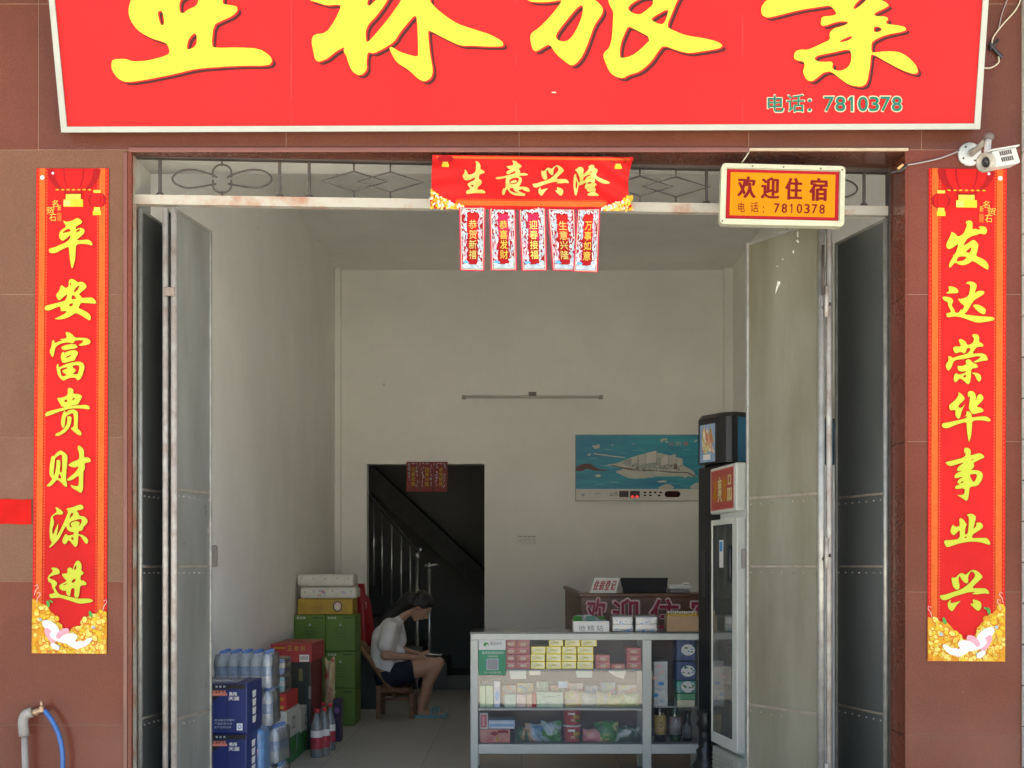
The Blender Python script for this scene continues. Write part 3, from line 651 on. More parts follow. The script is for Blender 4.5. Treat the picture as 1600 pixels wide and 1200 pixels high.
def diamond(cx, w=52, h=15):
    mb = MB(); cy = yr(cx, .5)
    pts = [(cx - w, cy), (cx, cy - h), (cx + w, cy + 1), (cx, cy + h + 1)]
    mb.tube([FP(*p) for p in pts], .004, m_iron, 6, closed=True)
    mb.tube([FP(cx, cy - h), FP(cx, yr(cx, 0))], .004, m_iron, 6); mb.tube([FP(cx, cy + h), FP(cx, yr(cx, 1))], .004, m_iron, 6)
    part(mb, 'diamond_work', frame)
for c in (553, 610, 768, 842, 1000, 1056): diamond(c)

# ---------------------------------------------------------------- folding steel doors
def leaf(par, ax, ay, bx, by, ztop, zs, front_w=.028, seam_side=1, rivets=True, stile=m_galvd, sheet=None):
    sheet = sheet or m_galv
    """one door leaf from (ax,ay) at the front to (bx,by) inside"""
    a, b = Vector((ax, ay, 0)), Vector((bx, by, 0)); L = (b - a).length; ang = math.atan2(by - ay, bx - ax)
    M = Matrix.Translation((ax, ay, 0)) @ Matrix.Rotation(ang, 4, 'Z')
    e = empty('door_leaf'); e.parent = par; e.matrix_parent_inverse = Matrix.Translation(par.location).inverted()
    mb = MB()
    zb = .03
    zz = [zb] + zs + [ztop]
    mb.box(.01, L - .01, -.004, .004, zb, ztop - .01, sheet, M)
    for i, z in enumerate(zs):
        for s in (-1, 1):
            mb.bbox(.012, L - .012, s * .004, s * .0085, z - .006, z + .006, m_seam, .001, 1, M) if s > 0 else mb.bbox(.012, L - .012, -.0085, -.004, z - .006, z + .006, m_seam, .001, 1, M)
            k = 7
            for q in range(k): mb.ball(M @ Vector((.03 + (L - .06) * q / (k - 1), s * .0078, z - .03)), .0045, m_pipe, u=6, w=4)
    o = mb.build('panel'); o.parent = e
    mb = MB()
    mb.tube([M @ Vector((0, 0, zb)), M @ Vector((0, 0, ztop))], front_w / 2, stile, 12); o = mb.build('stile'); o.parent = e
    mb = MB()
    mb.bbox(L - .012, L + .006, -.012, .012, zb, ztop, m_galvd, .003, 1, M); o = mb.build('stile'); o.parent = e
    mb = MB(); mb.bbox(.01, L - .01, -.010, .010, ztop - .014, ztop, m_galvd, .002, 1, M); mb.bbox(.01, L - .01, -.010, .010, zb - .012, zb + .01, m_galvd, .002, 1, M)
    o = mb.build('cross_rail'); o.parent = e
    return e
def door(nm, label, leaves):
    d = empty(nm, (leaves[0][0], leaves[0][1], 0), label, 'folding door', 'folded steel doors at the sides of the opening')
    for l in leaves: leaf(d, *l)
    return d
zt = 2.995
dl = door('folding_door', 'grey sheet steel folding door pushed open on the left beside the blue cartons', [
    (X(219, S(.09)), .09, -1.66, .47, zt, [.72, 1.40, 1.745], .022, 1, True, m_galvd, m_galv_shade),
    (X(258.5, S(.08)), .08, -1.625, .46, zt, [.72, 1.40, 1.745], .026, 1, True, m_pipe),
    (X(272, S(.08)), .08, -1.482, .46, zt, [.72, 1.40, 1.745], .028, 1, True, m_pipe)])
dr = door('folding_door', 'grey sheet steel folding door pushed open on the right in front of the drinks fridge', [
    (X(1384, S(.25)), .25, X(1308, S(.69)), .69, zt, [.72, 1.40, 1.735], .026, 1, True, m_galvd, m_galv_shade),
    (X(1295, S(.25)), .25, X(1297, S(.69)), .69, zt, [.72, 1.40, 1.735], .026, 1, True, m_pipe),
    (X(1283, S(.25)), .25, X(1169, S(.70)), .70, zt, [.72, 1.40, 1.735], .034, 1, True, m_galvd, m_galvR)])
def under(mb, name, par):
    o = mb.build(name); o.parent = par; o.matrix_parent_inverse = Matrix.Translation(par.location).inverted(); return o
mb = MB(); f1 = fronto(.47)
mb.bbox(-1.482, X(340, S(.47)), .455, .462, Z(886, S(.46)), Z(852, S(.46)), mat('steel_dull', (.10, .09, .075), .5, .2, var=.1), .002); mb.tube([f1(337, 855), f1(337, 884)], .009, m_iron, 8)
mb.ball((-1.486, .44, 1.57), (.006, .02, .02), m_galvd); under(mb, 'hasp', dl)
mb = MB()
mb.bbox(X(1158, S(.71)), X(1171, S(.71)), .705, .712, Z(888, S(.7)), Z(858, S(.7)), mat('steel_dull', (.10, .09, .075), .5, .2, var=.1), .002)
mb.bbox(X(1168, S(.7)), X(1173, S(.7)), .69, .70, Z(884, S(.7)), Z(862, S(.7)), m_iron, .002); under(mb, 'hasp', dr)
mb = MB()
for z0 in (.42, 1.45, 2.6): mb.tube([(X(1297, S(.25)), .236, z0), (X(1290, S(.25)), .236, z0 + .0), (X(1284, S(.25)), .236, z0 - .02)], .008, m_iron, 8); mb.tube([(X(1290, S(.25)), .232, z0 - .06), (X(1290, S(.25)), .232, z0 + .08)], .010, m_pipe, 8)
mb.tube([(X(1284, S(.25)), .225, Z(462, S(.25))), (X(1284, S(.25)), .225, Z(385, S(.25)))], .006, m_iron, 8); under(mb, 'bolt', dr)
mb = MB()
for z0 in (2.62, .36): mb.bbox(X(256, S(.06)), X(273, S(.06)), .055, .065, z0 - .02, z0 + .02, mat('rusted_hinge', (.17, .13, .10), .6, var=.3, scale=30), .006)
under(mb, 'bolt', dl)
# unseen overhang slab and parapet, added to keep sky light off the front
mb = MB(); mb.bbox(-7, 7, -2.0, .02, 4.75, 4.95, m_core, .01); mb.bbox(-7, 7, -2.0, -1.88, 4.96, 5.9, m_core, .01)
part(mb, 'added_sky_blocker', shell)

# old paint drips on the right leaf
mb = MB(); ra, rb = Vector((X(1283, S(.25)), .25, 0)), Vector((X(1169, S(.70)), .70, 0))
def on_leaf(px, py, l=.006):
    d = Vector(((px - VX) / F, 1, 0)); n_ = (rb - ra).cross(Vector((0, 0, 1))).normalized()
    t = (ra + Vector((0, D0, 0))).dot(n_) / d.dot(n_); p = Vector((d.x * t, t - D0, EYE - (py - VY) * t / F))
    if n_.y > 0: n_ = -n_
    return p + n_ * l
m_drip = mat('paint_splash', (.55, .56, .50), .5)
for pts, r in (([(1217, 444), (1215, 452), (1213, 459)], .006), ([(1219, 440), (1217, 447)], .009), ([(1248, 362), (1248, 371)], .004), ([(1247, 376), (1249, 379)], .006), ([(1241, 392), (1241, 396)], .004), ([(1216, 416), (1216, 417)], .005), ([(1234, 355), (1234, 357)], .006), ([(1225, 405), (1224, 406)], .004)):
    mb.tube([on_leaf(*p) for p in pts], [r * (1 - .4 * i) for i in range(len(pts))], m_drip, 6)
under(mb, 'paint_splash', dr)

# ---------------------------------------------------------------- printed paper and signs on the front
def slab(mb, fn, poly, l0, l1, m, side=None):
    n = len(poly)
    vs = [fn(p[0], p[1], l1) for p in poly] + [fn(p[0], p[1], l0) for p in poly]
    mb.add(vs, [list(range(n))], m); mb.add(vs, [list(reversed(range(n, 2 * n)))], side or m)
    for i in range(n):
        j = (i + 1) % n; mb.add([vs[i], vs[j], vs[n + j], vs[n + i]], [(0, 3, 2, 1)], side or m)
def thing1(o, label, cat, group=None):
    recenter(o); return tag(o, label, cat, group)
def under_all(par, objs):
    for o in objs:
        o.parent = par; o.matrix_parent_inverse = Matrix.Translation(par.location).inverted()

c_red = mat('print_red', (.42, .0095, .0085), .42, var=.13, scale=2.5, bump=1.0, bscale=4)
c_signred = mat('print_sign_red', (.40, .0115, .0125), .45, var=.12, scale=1.4, bump=.9, bscale=1.8, detail=8)
c_yel = mat('print_yellow', (.37, .395, .035), .45, var=.03, scale=4)
c_gold = mat('print_gold', (.50, .36, .05), .4, var=.10, scale=30)
c_goldw = mat('gold_foil', (.40, .33, .045), .4, .2, col2=(.46, .42, .12), scale=18)
c_org = mat('print_orange', (.46, .085, .013), .45, var=.12, scale=60)
c_dred = mat('print_dark_red', (.26, .01, .012), .45)
c_mred = mat('print_deep_red', (.24, .006, .007), .45)
c_cream = mat('print_cream', (.72, .68, .52), .5)
c_white = mat('print_white', (.74, .73, .68), .5, var=.03)
c_pink = mat('print_pink', (.72, .26, .30), .5, var=.1, scale=40)
c_lpink = mat('print_pale_pink', (.76, .52, .50), .5, var=.08, scale=40)
c_mag = mat('print_magenta', (.40, .014, .055), .45)
c_teal = mat('print_teal', (.01, .11, .075), .5)
c_green = mat('print_green', (.06, .26, .05), .5, var=.2, scale=40)
c_blue = mat('print_blue', (.08, .30, .60), .5)
c_silver = mat('print_silver', (.42, .48, .52), .45, .2, var=.2, scale=60)
c_silp = mat('print_silver_pink', (.52, .38, .44), .45, .2, var=.2, scale=60)
c_amber = mat('print_amber', (.50, .23, .015), .5, var=.15, scale=50)
c_py = mat('print_petal_yellow', (.50, .36, .022), .5, var=.12, scale=50)
c_py2 = mat('print_petal_pale', (.56, .48, .11), .5, var=.1, scale=50)
c_shadow = mat('print_maroon', (.045, .010, .010), .5)
f_white = mat('print_f_white', (.60, .59, .54), .5, var=.03)
f_cream = mat('print_f_cream', (.40, .37, .25), .5)
f_silver = mat('print_f_silver', (.30, .36, .40), .45, .0, var=.3, scale=60)
f_silp = mat('print_f_silver_pink', (.42, .27, .33), .45, .0, var=.3, scale=60)
m_alu = mat('aluminium_trim', (.25, .26, .23), .38, .3, var=.08, scale=4)
for _m in [m for n_, m in MATS.items() if n_.startswith('print')]: _m.node_tree.nodes['Principled BSDF'].inputs['Specular IOR Level'].default_value = .12; _m.node_tree.nodes['Principled BSDF'].inputs['Roughness'].default_value = .6
m_black = mat('black_plastic', (.012, .012, .013), .4, var=.2)

# --- main sign (leans out at the top)
P0 = Vector((0, -.07, 3.29)); UU = Vector((0, -.16, .495)).normalized(); NN = Vector((0, -UU.z, UU.y))
CAMP = Vector((0, -D0, EYE))
def SP(px, py, l=0):
    dr = Vector(((px - VX) / F, 1, -(py - VY) / F)); t = (P0 - CAMP).dot(NN) / dr.dot(NN)
    return CAMP + dr * t + NN * l
sign = empty('shop_sign', P0, 'wide red shop sign with big yellow brush characters in a thin aluminium frame', 'sign')
TLc, TRc, BRc, BLc = (60, -190), (1556, -190), (1530, 202), (97, 207)
def lerp2(a, b, t): return (a[0] + (b[0] - a[0]) * t, a[1] + (b[1] - a[1]) * t)
w = 9
inner = [(TLc[0] + w, TLc[1] + w), (TRc[0] - w, TRc[1] + w), (BRc[0] - w, BRc[1] - w), (BLc[0] + w, BLc[1] - w)]
outer = [TLc, TRc, BRc, BLc]
mb = MB()
nx, ny = 40, 12
rn = random.Random(5)
def sheet(u, v, l=0):
    p = lerp2(lerp2(inner[0], inner[1], u), lerp2(inner[3], inner[2], u), v)
    q = SP(p[0], p[1], l)
    return q
mb.add([sheet(i / nx, j / ny, .004 + .0016 * mnoise.noise(Vector((i * .25, j * .35, 0)))) for j in range(ny + 1) for i in range(nx + 1)],
       [(j * (nx + 1) + i, (j + 1) * (nx + 1) + i, (j + 1) * (nx + 1) + i + 1, j * (nx + 1) + i + 1) for j in range(ny) for i in range(nx)], c_signred, True)
slab(mb, SP, [inner[0], inner[1], inner[2], inner[3]], -.09, -.002, m_alu)
panel = mb.build('panel')
fr = []
for i in range(4):
    mb = MB(); j = (i + 1) % 4
    slab(mb, SP, [outer[i], outer[j], inner[j], inner[i]], -.095, .012, m_alu); fr.append(mb.build('frame'))
pr = Print(SP, .0012)
lets = []
for k, ox, oy, sc in (('ya_big', 170, 0, 5.926), ('lin_big', 480, 0, 5.0), ('lv_big', 820, 0, 5.0), ('ye_big', 1180, 0, 5.926)):
    pr = Print(SP, .0012)
    pr.shape(glyph(k, ox, oy, sc, 6, 5.4), c_shadow, 6, 1)
    pr.shape(glyph(k, ox, oy, sc, 2.4, 2.0), c_signred, 7, 1)
    pr.shape(glyph(k, ox, oy, sc, -.6, -.4), c_signred, 7.5, 1)
    pr.shape(glyph(k, ox, oy, sc), c_yel, 8.5, 1)
    lets.append(pr.build('character'))
pr = Print(SP, .0012)
for t, rc in (('电', (1199, 149, 1224, 175)), ('话', (1229, 148, 1256, 175)), (':', (1262, 155, 1267, 174))):
    pr.text(t, (rc[0] - 1.5, rc[1] - 1.5, rc[2] + 1.5, rc[3] + 1.5), f_cream, .045, 6); pr.text(t, rc, c_teal, .02, 7)
for i, t in enumerate('7810378'):
    x0 = 1287 + i * 17.6; rc = (x0 + (3 if t == '1' else 0), 151, x0 + (12 if t == '1' else 15.5), 174)
    pr.text(t, (rc[0] - 1.6, rc[1] - 1.6, rc[2] + 1.6, rc[3] + 1.6), f_cream, .05, 6); pr.text(t, rc, c_teal, .03, 7)
pr.poly(rect(862, 143.5, 869, 145.5), f_cream, 6)
lets.append(pr.build('lettering'))
sews = []
for px in (455, 806, 1160):
    pr = Print(SP, .0012); pr.poly([(px, -178), (px + .7, -178), (px + .7, 193), (px, 193)], mat('print_seam_red', (.30, .009, .010), .5), 3.5)
    sews.append(pr.build('seam'))
under_all(sign, [panel] + sews + fr + lets)

# --- couplets
def couplet(nm, label, TL, TR, BR, BL, chars, mirror, seed):
    y = -.004
    fn = quadmap(y, TL, TR, BR, BL)
    def raw(px, py, l=0): return fronto(y)(px, py, l)
    e = empty(nm, fn(.5, 1), label, 'couplet')
    W = TR[0] - TL[0]; H = BL[1] - TL[1]
    uv = lambda u, v, l=0: fn(u, v, l)
    mb = MB(); n = 60; rr = random.Random(seed)
    jit = [[rr.uniform(-.0010, .0022) for _ in range(5)] for _ in range(n + 1)]
    mb.add([fn(i / 4, j / n, 0) + Vector((0, 0 if 0 < i < 4 else -abs(jit[j][i]) * .6, 0)) for j in range(n + 1) for i in range(5)],
           [(j * 5 + i, (j + 1) * 5 + i, (j + 1) * 5 + i + 1, j * 5 + i + 1) for j in range(n) for i in range(4)], c_red, True)
    paper = mb
    P = Print(uv, .0009); P.mb = paper
    ux = lambda dx: dx / W; vy = lambda dy: dy / H
    mu = (lambda u: 1 - u) if mirror else (lambda u: u)
    # orange side bands and dotted edges
    for a, b in ((.045, .125), (.872, .955)):
        P.poly(rect(a, .0, b, .965), c_org, 2)
    for u in (.148, .852):
        for j in range(150):
            v = j / 150 * .95 + .004; P.poly(rect(u - .008, v, u + .008, v + .0036), c_org, 2)
    for u in (.025, .975):
        for j in range(110):
            v = j / 110 * .96 + .004; P.poly(rect(u - .006, v, u + .006, v + .004), c_org, 2)
    # lanterns
    def lantern(cu, cv, ru, rv, small=False):
        cu = mu(cu)
        body = [(cu + x, max(cv + y2, .0015)) for x, y2 in ell(0, 0, ru, rv, 0, 30)]
        P.poly(body, c_mred, 3)
        for k in (.72, .40):
            P.poly([(cu + x, max(cv + y2, .0015)) for x, y2 in ell(0, 0, ru * k, rv * .985, 0, 26)], c_red if k > .5 else c_mred, 4 if k > .5 else 5)
        P.poly([(cu + x, max(cv + y2, .0015)) for x, y2 in ell(0, 0, ru * .34, rv * .97, 0, 20)], c_red, 6)
        if not small:
            for q in range(-3, 4): P.poly(ell(cu + q * ru * .2, cv + rv * .86, ru * .07, rv * .035, 0, 8), c_amber, 7)
            P.poly([(cu - ru * .36, cv + rv * 1.0), (cu + ru * .36, cv + rv * 1.0), (cu + ru * .30, cv + rv * 1.12), (cu - ru * .30, cv + rv * 1.12)], c_mred, 7)
            P.poly([(cu - ru * .28, cv + rv * 1.04), (cu + ru * .28, cv + rv * 1.04), (cu + ru * .28, cv + rv * 1.26), (cu - ru * .28, cv + rv * 1.26)], c_gold, 8)
            P.poly([(cu - ru * .36, cv + rv * 1.26), (cu + ru * .36, cv + rv * 1.26), (cu + ru * .36, cv + rv * 1.56), (cu - ru * .36, cv + rv * 1.56)], c_py, 8)
            P.poly([(cu - ru * .36, cv + rv * 1.29), (cu - ru * .1, cv + rv * 1.29), (cu - ru * .1, cv + rv * 1.53), (cu - ru * .36, cv + rv * 1.53)], c_py2, 9)
        else:
            P.poly(rect(cu - ru * .4, cv - rv * 1.25, cu + ru * .4, cv - rv * .88), c_gold, 7)
            P.poly(rect(cu - ru * .34, cv + rv * .9, cu + ru * .34, cv + rv * 1.35), c_gold, 7)
            P.poly(rect(cu - ru * .45, cv + rv * 1.35, cu + ru * .45, cv + rv * 1.9), c_py, 7)
    lantern(.52, .002, .37, .050)
    lantern(.845, .066, .125, .0165, True)
    for (u, v, r) in ((.09, .020, .020), (.235, .011, .012)):
        P.poly(ell(mu(u), v, r, r * W / H, 0, 12), f_white, 9); P.poly(ell(mu(u), v, r * 1.5, r * 1.5 * W / H, 0, 12), c_lpink, 8)
    # little calligraphy and seal under the lantern
    s0 = .24
    for t, (u, v, q) in zip('名贺石', ((.265, .073, .085), (.20, .087, .11), (.235, .102, .095))):
        u = mu(u) if mirror else u
        P.text(t, (u - q / 2, v - .0072, u + q / 2, v + .0072), c_gold, .01, 5)
    u = mu(.325); P.text('新', (u - .025, .076, u + .025, .088), c_gold, 0, 5); P.poly(rect(u - .03, .092, u + .03, .109), c_org, 4)
    paper_o = None
    # flowers at the foot
    def top(u):
        u = mu(u)
        pts = [(0, .886), (.10, .890), (.22, .902), (.33, .925), (.42, .950), (.52, .955), (.62, .945), (.72, .922), (.82, .915), (1, .908)]
        for i in range(len(pts) - 1):
            if pts[i][0] <= u <= pts[i + 1][0]:
                k = (u - pts[i][0]) / (pts[i + 1][0] - pts[i][0]); return pts[i][1] * (1 - k) + pts[i + 1][1] * k
        return .91
    us = [i / 24 for i in range(25)]
    P.poly([(u, top(u) + rr.uniform(.001, .006)) for u in us] + [(1, .9995), (0, .9995)], c_amber, 4)
    for i in range(330):
        u = rr.uniform(.02, .98); t0 = top(u); v = t0 + (1 - t0) * rr.random() ** .85
        a = rr.uniform(0, math.pi); r = rr.uniform(.020, .048)
        po = [(min(max(u + x, .002), .998), min(v + .0008 + y2 * W / H, .999)) for x, y2 in ell(0, 0, r * 1.2, r * .95, a, 7)]; P.poly(po, rr.choice([c_org, c_amber]), 4.995 + i * .012)
        p = [(u + x, v + y2 * W / H) for x, y2 in ell(0, 0, r, r * .72, a, 8)]
        p = [(min(max(x, .002), .998), min(y2, .999)) for x, y2 in p]
        P.poly(p, rr.choice([c_py, c_py, c_py2, c_py2, c_py, c_py2, c_amber, c_gold]), 5 + i * .012)
    for (u, v, r, a) in ((.22, .897, .05, 1.3), (.79, .918, .05, 1.2), (.26, .892, .03, .6)):
        P.poly([(mu(u) + x, v + y2 * W / H * 1.0) for x, y2 in ell(0, 0, r, r * .45, a, 8)], c_green, 11)
    for (u, v) in ((.12, .93), (.83, .945), (.36, .985), (.28, .98)):
        P.poly([(mu(u) + x, v + y2 * W / H) for x, y2 in ell(0, 0, .026, .022, a, 7)], f_silver, 11)
    for k, (u, v, r, q, a, m) in enumerate(((.26, .945, .16, .075, .5, f_white), (.25, .962, .13, .06, .9, c_pink), (.36, .965, .15, .07, .3, c_lpink),
                              (.42, .958, .12, .06, -.5, c_pink), (.50, .968, .15, .07, -.2, f_white), (.55, .978, .13, .055, .4, f_white),
                              (.66, .980, .12, .05, -.1, c_lpink), (.74, .976, .11, .04, -.6, f_white), (.32, .985, .08, .04, .5, f_white), (.60, .985, .07, .03, .2, c_lpink))):
        P.poly([(mu(u) + x, v + y2 * W / H * 1.2) for x, y2 in ell(0, 0, r * .8, q * .8, a if not mirror else -a, 14)], m, 12 + k * .3)
    for q, (u, v) in enumerate(((.03, .87), (.06, .885), (.95, .90))):
        P.mb.tube([fn(mu(u) + ux(x) if not mirror else mu(u) - ux(x), v + vy(y2), .007) for x, y2 in ((0, 8), (2, 0), (6, -4), (5, -9), (1, -7))], .0012, c_lpink, 5)
    paper_o = P.build('paper')
    chs = []
    for k, ox, oy in chars:
        q = Print(raw, .0009)
        q.shape([[(a + .9, b + .9) for a, b in p] for p in glyph(k, ox, oy, 12)], c_dred if False else c_mred, 4.5, 1)
        q.shape(glyph(k, ox, oy, 12), c_yel, 6, 1)
        chs.append(q.build('character'))
    under_all(e, [paper_o] + chs)
    return e
couplet('spring_couplet', 'tall red paper couplet with yellow brush characters on the left pillar',
        (57, 263), (170, 263), (167, 1022), (50, 1021),
        [('ping', 60, 330), ('an', 60, 420), ('fu', 60, 510), ('gui', 60, 600), ('cai', 60, 685), ('yuan', 60, 775), ('jin', 60, 860)], False, 3)
couplet('spring_couplet', 'tall red paper couplet on the right pillar, hanging under the surveillance camera',
        (1451, 263), (1573, 264), (1570, 1034), (1449, 1033),
        [('fa', 1465, 335), ('da', 1465, 425), ('rong', 1465, 515), ('hua', 1465, 600), ('shi', 1465, 690), ('ye', 1465, 780), ('xing', 1465, 870)], True, 8)

# --- hanging cloth banner over the doorway
def ban(px, py, l=0):
    u = (px - 676) / 314; v = (py - 243) / 86
    y = -.012 - .012 * v + .010 * math.sin(5.2 * u + 2.5 * v + .4) * (.25 + v * .7) + .007 * math.sin(13 * u - 7 * v) * (.3 + .7 * v)
    k = max(0, u - .62) / .38
    y += .014 * math.sin(14 * (v - .9 * k) + 1.0) * k
    k2 = max(0, .2 - u) / .2
    y += .008 * math.sin(18 * (v + .4 * u)) * k2
    dz = -.012 * math.sin(math.pi * min(max(u, 0), 1)) * 0
    return fronto(y)(px, py + u * 3.5 - 1.0, l)
b = Print(ban, .0007)
def edge_l(v): return 676 + (0 if v > .1 else 0) - 2 * math.sin(v * 3) + (-3 if v > .78 else 0)
def edge_r(v): return 990 - 10 * math.sin(min(v, 1) * math.pi) * 0.75 + (1 if v > .75 else 0) - 2 * v
nx, ny = 64, 22
gv = []
for j in range(ny + 1):
    v = j / ny
    for i in range(nx + 1):
        px = edge_l(v) + (edge_r(v) - edge_l(v)) * i / nx; py = 243 + 84 * v
        gv.append((px, py))
b.flat(gv, [(j * (nx + 1) + i, (j + 1) * (nx + 1) + i, (j + 1) * (nx + 1) + i + 1, j * (nx + 1) + i + 1) for j in range(ny) for i in range(nx)], c_red, 0)
for k in range(len(b.mb.sm)): b.mb.sm[k] = True
def bandrow(y0, y1, m, lay, x0=690, x1=975, n=48):
    for i in range(n):
        a = x0 + (x1 - x0) * i / n; c = x0 + (x1 - x0) * (i + 1) / n; b.poly(rect(a, y0, c, y1), m, lay)
bandrow(245, 248.5, c_org, 2, 682, 984); bandrow(313.5, 321.5, c_org, 2, 712, 948)
for i in range(90):
    x = 714 + i * 2.6; b.poly(rect(x, 311, x + 1.2, 312.5), c_org, 2)
rr = random.Random(4)
for cx0, cx1, lean in ((674, 724, 1), (940, 988, -1)):
    for i in range(150):
        t = rr.random(); x = cx0 + (cx1 - cx0) * t
        k = (1 - t) if lean > 0 else t
        y = 326.5 - rr.random() * (4 + 24 * k ** 1.5)
        b.poly(ell(x, y, rr.uniform(1.6, 3.6), rr.uniform(1, 2), rr.uniform(0, 3), 7), rr.choice([c_py, c_py2, c_amber, f_white, c_py, c_lpink]), 3 + i * .02)
for cx in (696, 966):
    b.poly(ell(cx, 249, 13, 5.5), c_mred, 3); b.poly(rect(cx - 4, 254, cx + 4, 257), c_gold, 4); b.poly(rect(cx - 5.5, 257, cx + 5.5, 262), c_py, 4)
cloth = b.build('cloth')
bt = empty('door_banner', fronto(-.02)(833, 330), 'short red cloth banner with four golden characters taped over the middle of the opening', 'banner')
chs = []
for k, ox, oy, sc in (('sheng', 715, 245, 13.333), ('yi', 715, 245, 13.333), ('long', 825, 245, 11.43)):
    q = Print(ban, .0007); q.shape(glyph(k, ox, oy, sc), c_goldw, 5, 1); chs.append(q.build('character'))
q = Print(ban, .0007)
q.shape([[(825 + (75 + (x - 25) * .702) / 11.43, 245 + (140 + (y - 240) * .705) / 11.43) for x, y in p] for p in G['xing']], c_goldw, 5, 1)
chs.append(q.build('character'))
under_all(bt, [cloth] + chs)

# --- little lucky cards
def card(nm, label, y, TL, TR, BR, BL, text, tcol, group, curl=.012, dim=False, seed=1):
    fn = quadmap(y, TL, TR, BR, BL, curl); P = Print(fn, .0007); rr = random.Random(seed)
    P.grid(0, 0, 1, 1, 4, 14, c_mag if not dim else mat('dim_card_red', (.22, .025, .022), .6), 0)
    for k in range(len(P.mb.sm)): P.mb.sm[k] = True
    def cell(x0, y0, x1, y1, m, lay, n=10):
        for i in range(n): P.poly(rect(x0, y0 + (y1 - y0) * i / n, x1, y0 + (y1 - y0) * (i + 1) / n), m, lay)
    if not dim:
        cell(.055, .015, .09, .985, f_cream, 2); cell(.91, .015, .945, .985, f_cream, 2)
        P.poly(rect(.055, .012, .945, .024), f_cream, 2); P.poly(rect(.055, .974, .945, .986), f_cream, 2)
        cell(.10, .03, .90, .97, c_mred, 1)
    cell(.31, .10, .71, .86, MATS['dim_card_red'] if dim else (c_mag if rr.random() < .6 else c_red), 3)
    for side in (0, 1):
        for i in range(84 if not dim else 22):
            u = rr.uniform(.11, .30) if side == 0 else rr.uniform(.72, .89)
            v = rr.uniform(.03, .86)
            m = f_silver if (side == 0) == (v < .5) or rr.random() < .4 else f_silp
            if rr.random() < .14: m = f_white
            r = rr.uniform(.025, .06)
            P.poly(ell(u, v, r, r * .38, rr.uniform(0, 3), 7), m, 4 + i * .03)
    for i in range(24 if not dim else 8):
        u = rr.uniform(.12, .88); v = .035 + .07 * abs(u - .5) * 2 * rr.random()
        P.poly(ell(u, v + .01, rr.uniform(.03, .07), .014, rr.uniform(-.5, .5), 7), f_silver if rr.random() < .7 else f_white, 5.5)
    P.poly(ell(.5, .065, .06, .025), c_lpink, 6); P.poly(ell(.5, .065, .03, .014), c_mag, 6.5)
    if not dim:
        cell(.11, .90, .89, .968, f_silver, 4, 2)
        for i in range(16): P.poly(ell(rr.uniform(.13, .87), rr.uniform(.89, .96), rr.uniform(.04, .10), .010, 0, 8), rr.choice([f_white, c_blue, f_silver, f_white]), 5 + i * .05)
        P.poly([(.12, .868), (.20, .84), (.30, .845), (.38, .875), (.30, .885), (.16, .885)], c_blue, 6.2); P.poly(rect(.22, .885, .27, .92), f_silver, 6.1)
        P.poly(ell(.80, .88, .10, .045), f_silver, 6.2); P.poly(ell(.76, .90, .08, .03), f_white, 6.4)
        P.poly(ell(.20, .80, .07, .018), c_lpink, 6.3)
    n = len(text); cm = tcol
    for i, t in enumerate(text):
        v0 = .20 + i * .158
        rc = (.37, v0, .67, v0 + .14)
        P.text(t, rc, cm, .022, 7)
    o = P.build(nm)
    return thing1(o, label, 'lucky card', group)
gA = 'red lucky cards under the banner'
card('lucky_card', 'leftmost of the five red cards under the banner', -.030, (717, 324), (759, 324), (757, 425), (719, 424), '恭贺新禧', c_goldw, gA, seed=2)
card('lucky_card', 'second red card from the left under the banner', -.032, (764, 325), (806, 325), (808, 424), (767, 424), '恭喜发财', c_gold, gA, seed=3)
card('lucky_card', 'middle red card under the banner with the brightest pale gold characters', -.030, (810, 325), (853, 325), (855, 424), (815, 425), '迎春接福', c_py2, gA, seed=4)
card('lucky_card', 'second red card from the right under the banner, tilted and partly under its neighbour', -.030, (855, 326), (899, 327), (903, 425), (863, 424), '生意兴隆', c_goldw, gA, seed=5)
card('lucky_card', 'rightmost red card under the banner, overlapping the one beside it', -.040, (902, 327), (938, 326), (934, 427), (895, 426), '万事如意', c_gold, gA, seed=6)
gB = 'red lucky cards over the inner doorway'
yb = YB - .012
card('lucky_card', 'left card of three over the inner dark doorway', yb, (635.5, 721.5), (656, 721.5), (655, 768.5), (634.5, 768), '万事如意', c_gold, gB, .003, True, 7)
card('lucky_card', 'middle card of three over the inner dark doorway', yb, (656.5, 721.5), (678, 721.5), (676.5, 768.5), (656.5, 768.5), '四季兴隆', c_gold, gB, .003, True, 8)
card('lucky_card', 'right card of three over the inner dark doorway', yb, (678.5, 721.5), (699.5, 721.5), (698.5, 768.5), (678, 768.5), '恭贺新禧', c_gold, gB, .003, True, 9)

# --- LED sign
def led_mat(name, c1, c2, sc):
    m = bpy.data.materials.new(name); m.use_nodes = True; nt = m.node_tree; b_ = nt.nodes['Principled BSDF']
    tc = nt.nodes.new('ShaderNodeTexCoord'); v = nt.nodes.new('ShaderNodeTexVoronoi'); v.inputs['Scale'].default_value = sc; v.inputs['Randomness'].default_value = .15
    r = nt.nodes.new('ShaderNodeValToRGB'); r.color_ramp.elements[0].position = .22; r.color_ramp.elements[1].position = .36
    r.color_ramp.elements[0].color = (*c2, 1); r.color_ramp.elements[1].color = (*c1, 1)
    nt.links.new(tc.outputs['Object'], v.inputs['Vector']); nt.links.new(v.outputs['Distance'], r.inputs[0]); nt.links.new(r.outputs[0], b_.inputs['Base Color'])
    b_.inputs['Roughness'].default_value = .6; b_.inputs['Specular IOR Level'].default_value = .08; return m
m_led = led_mat('led_dots_red', (.125, .006, .008), (.30, .05, .02), 150)
m_led2 = led_mat('led_dots_edge', (.26, .008, .012), (.36, .08, .05), 120)
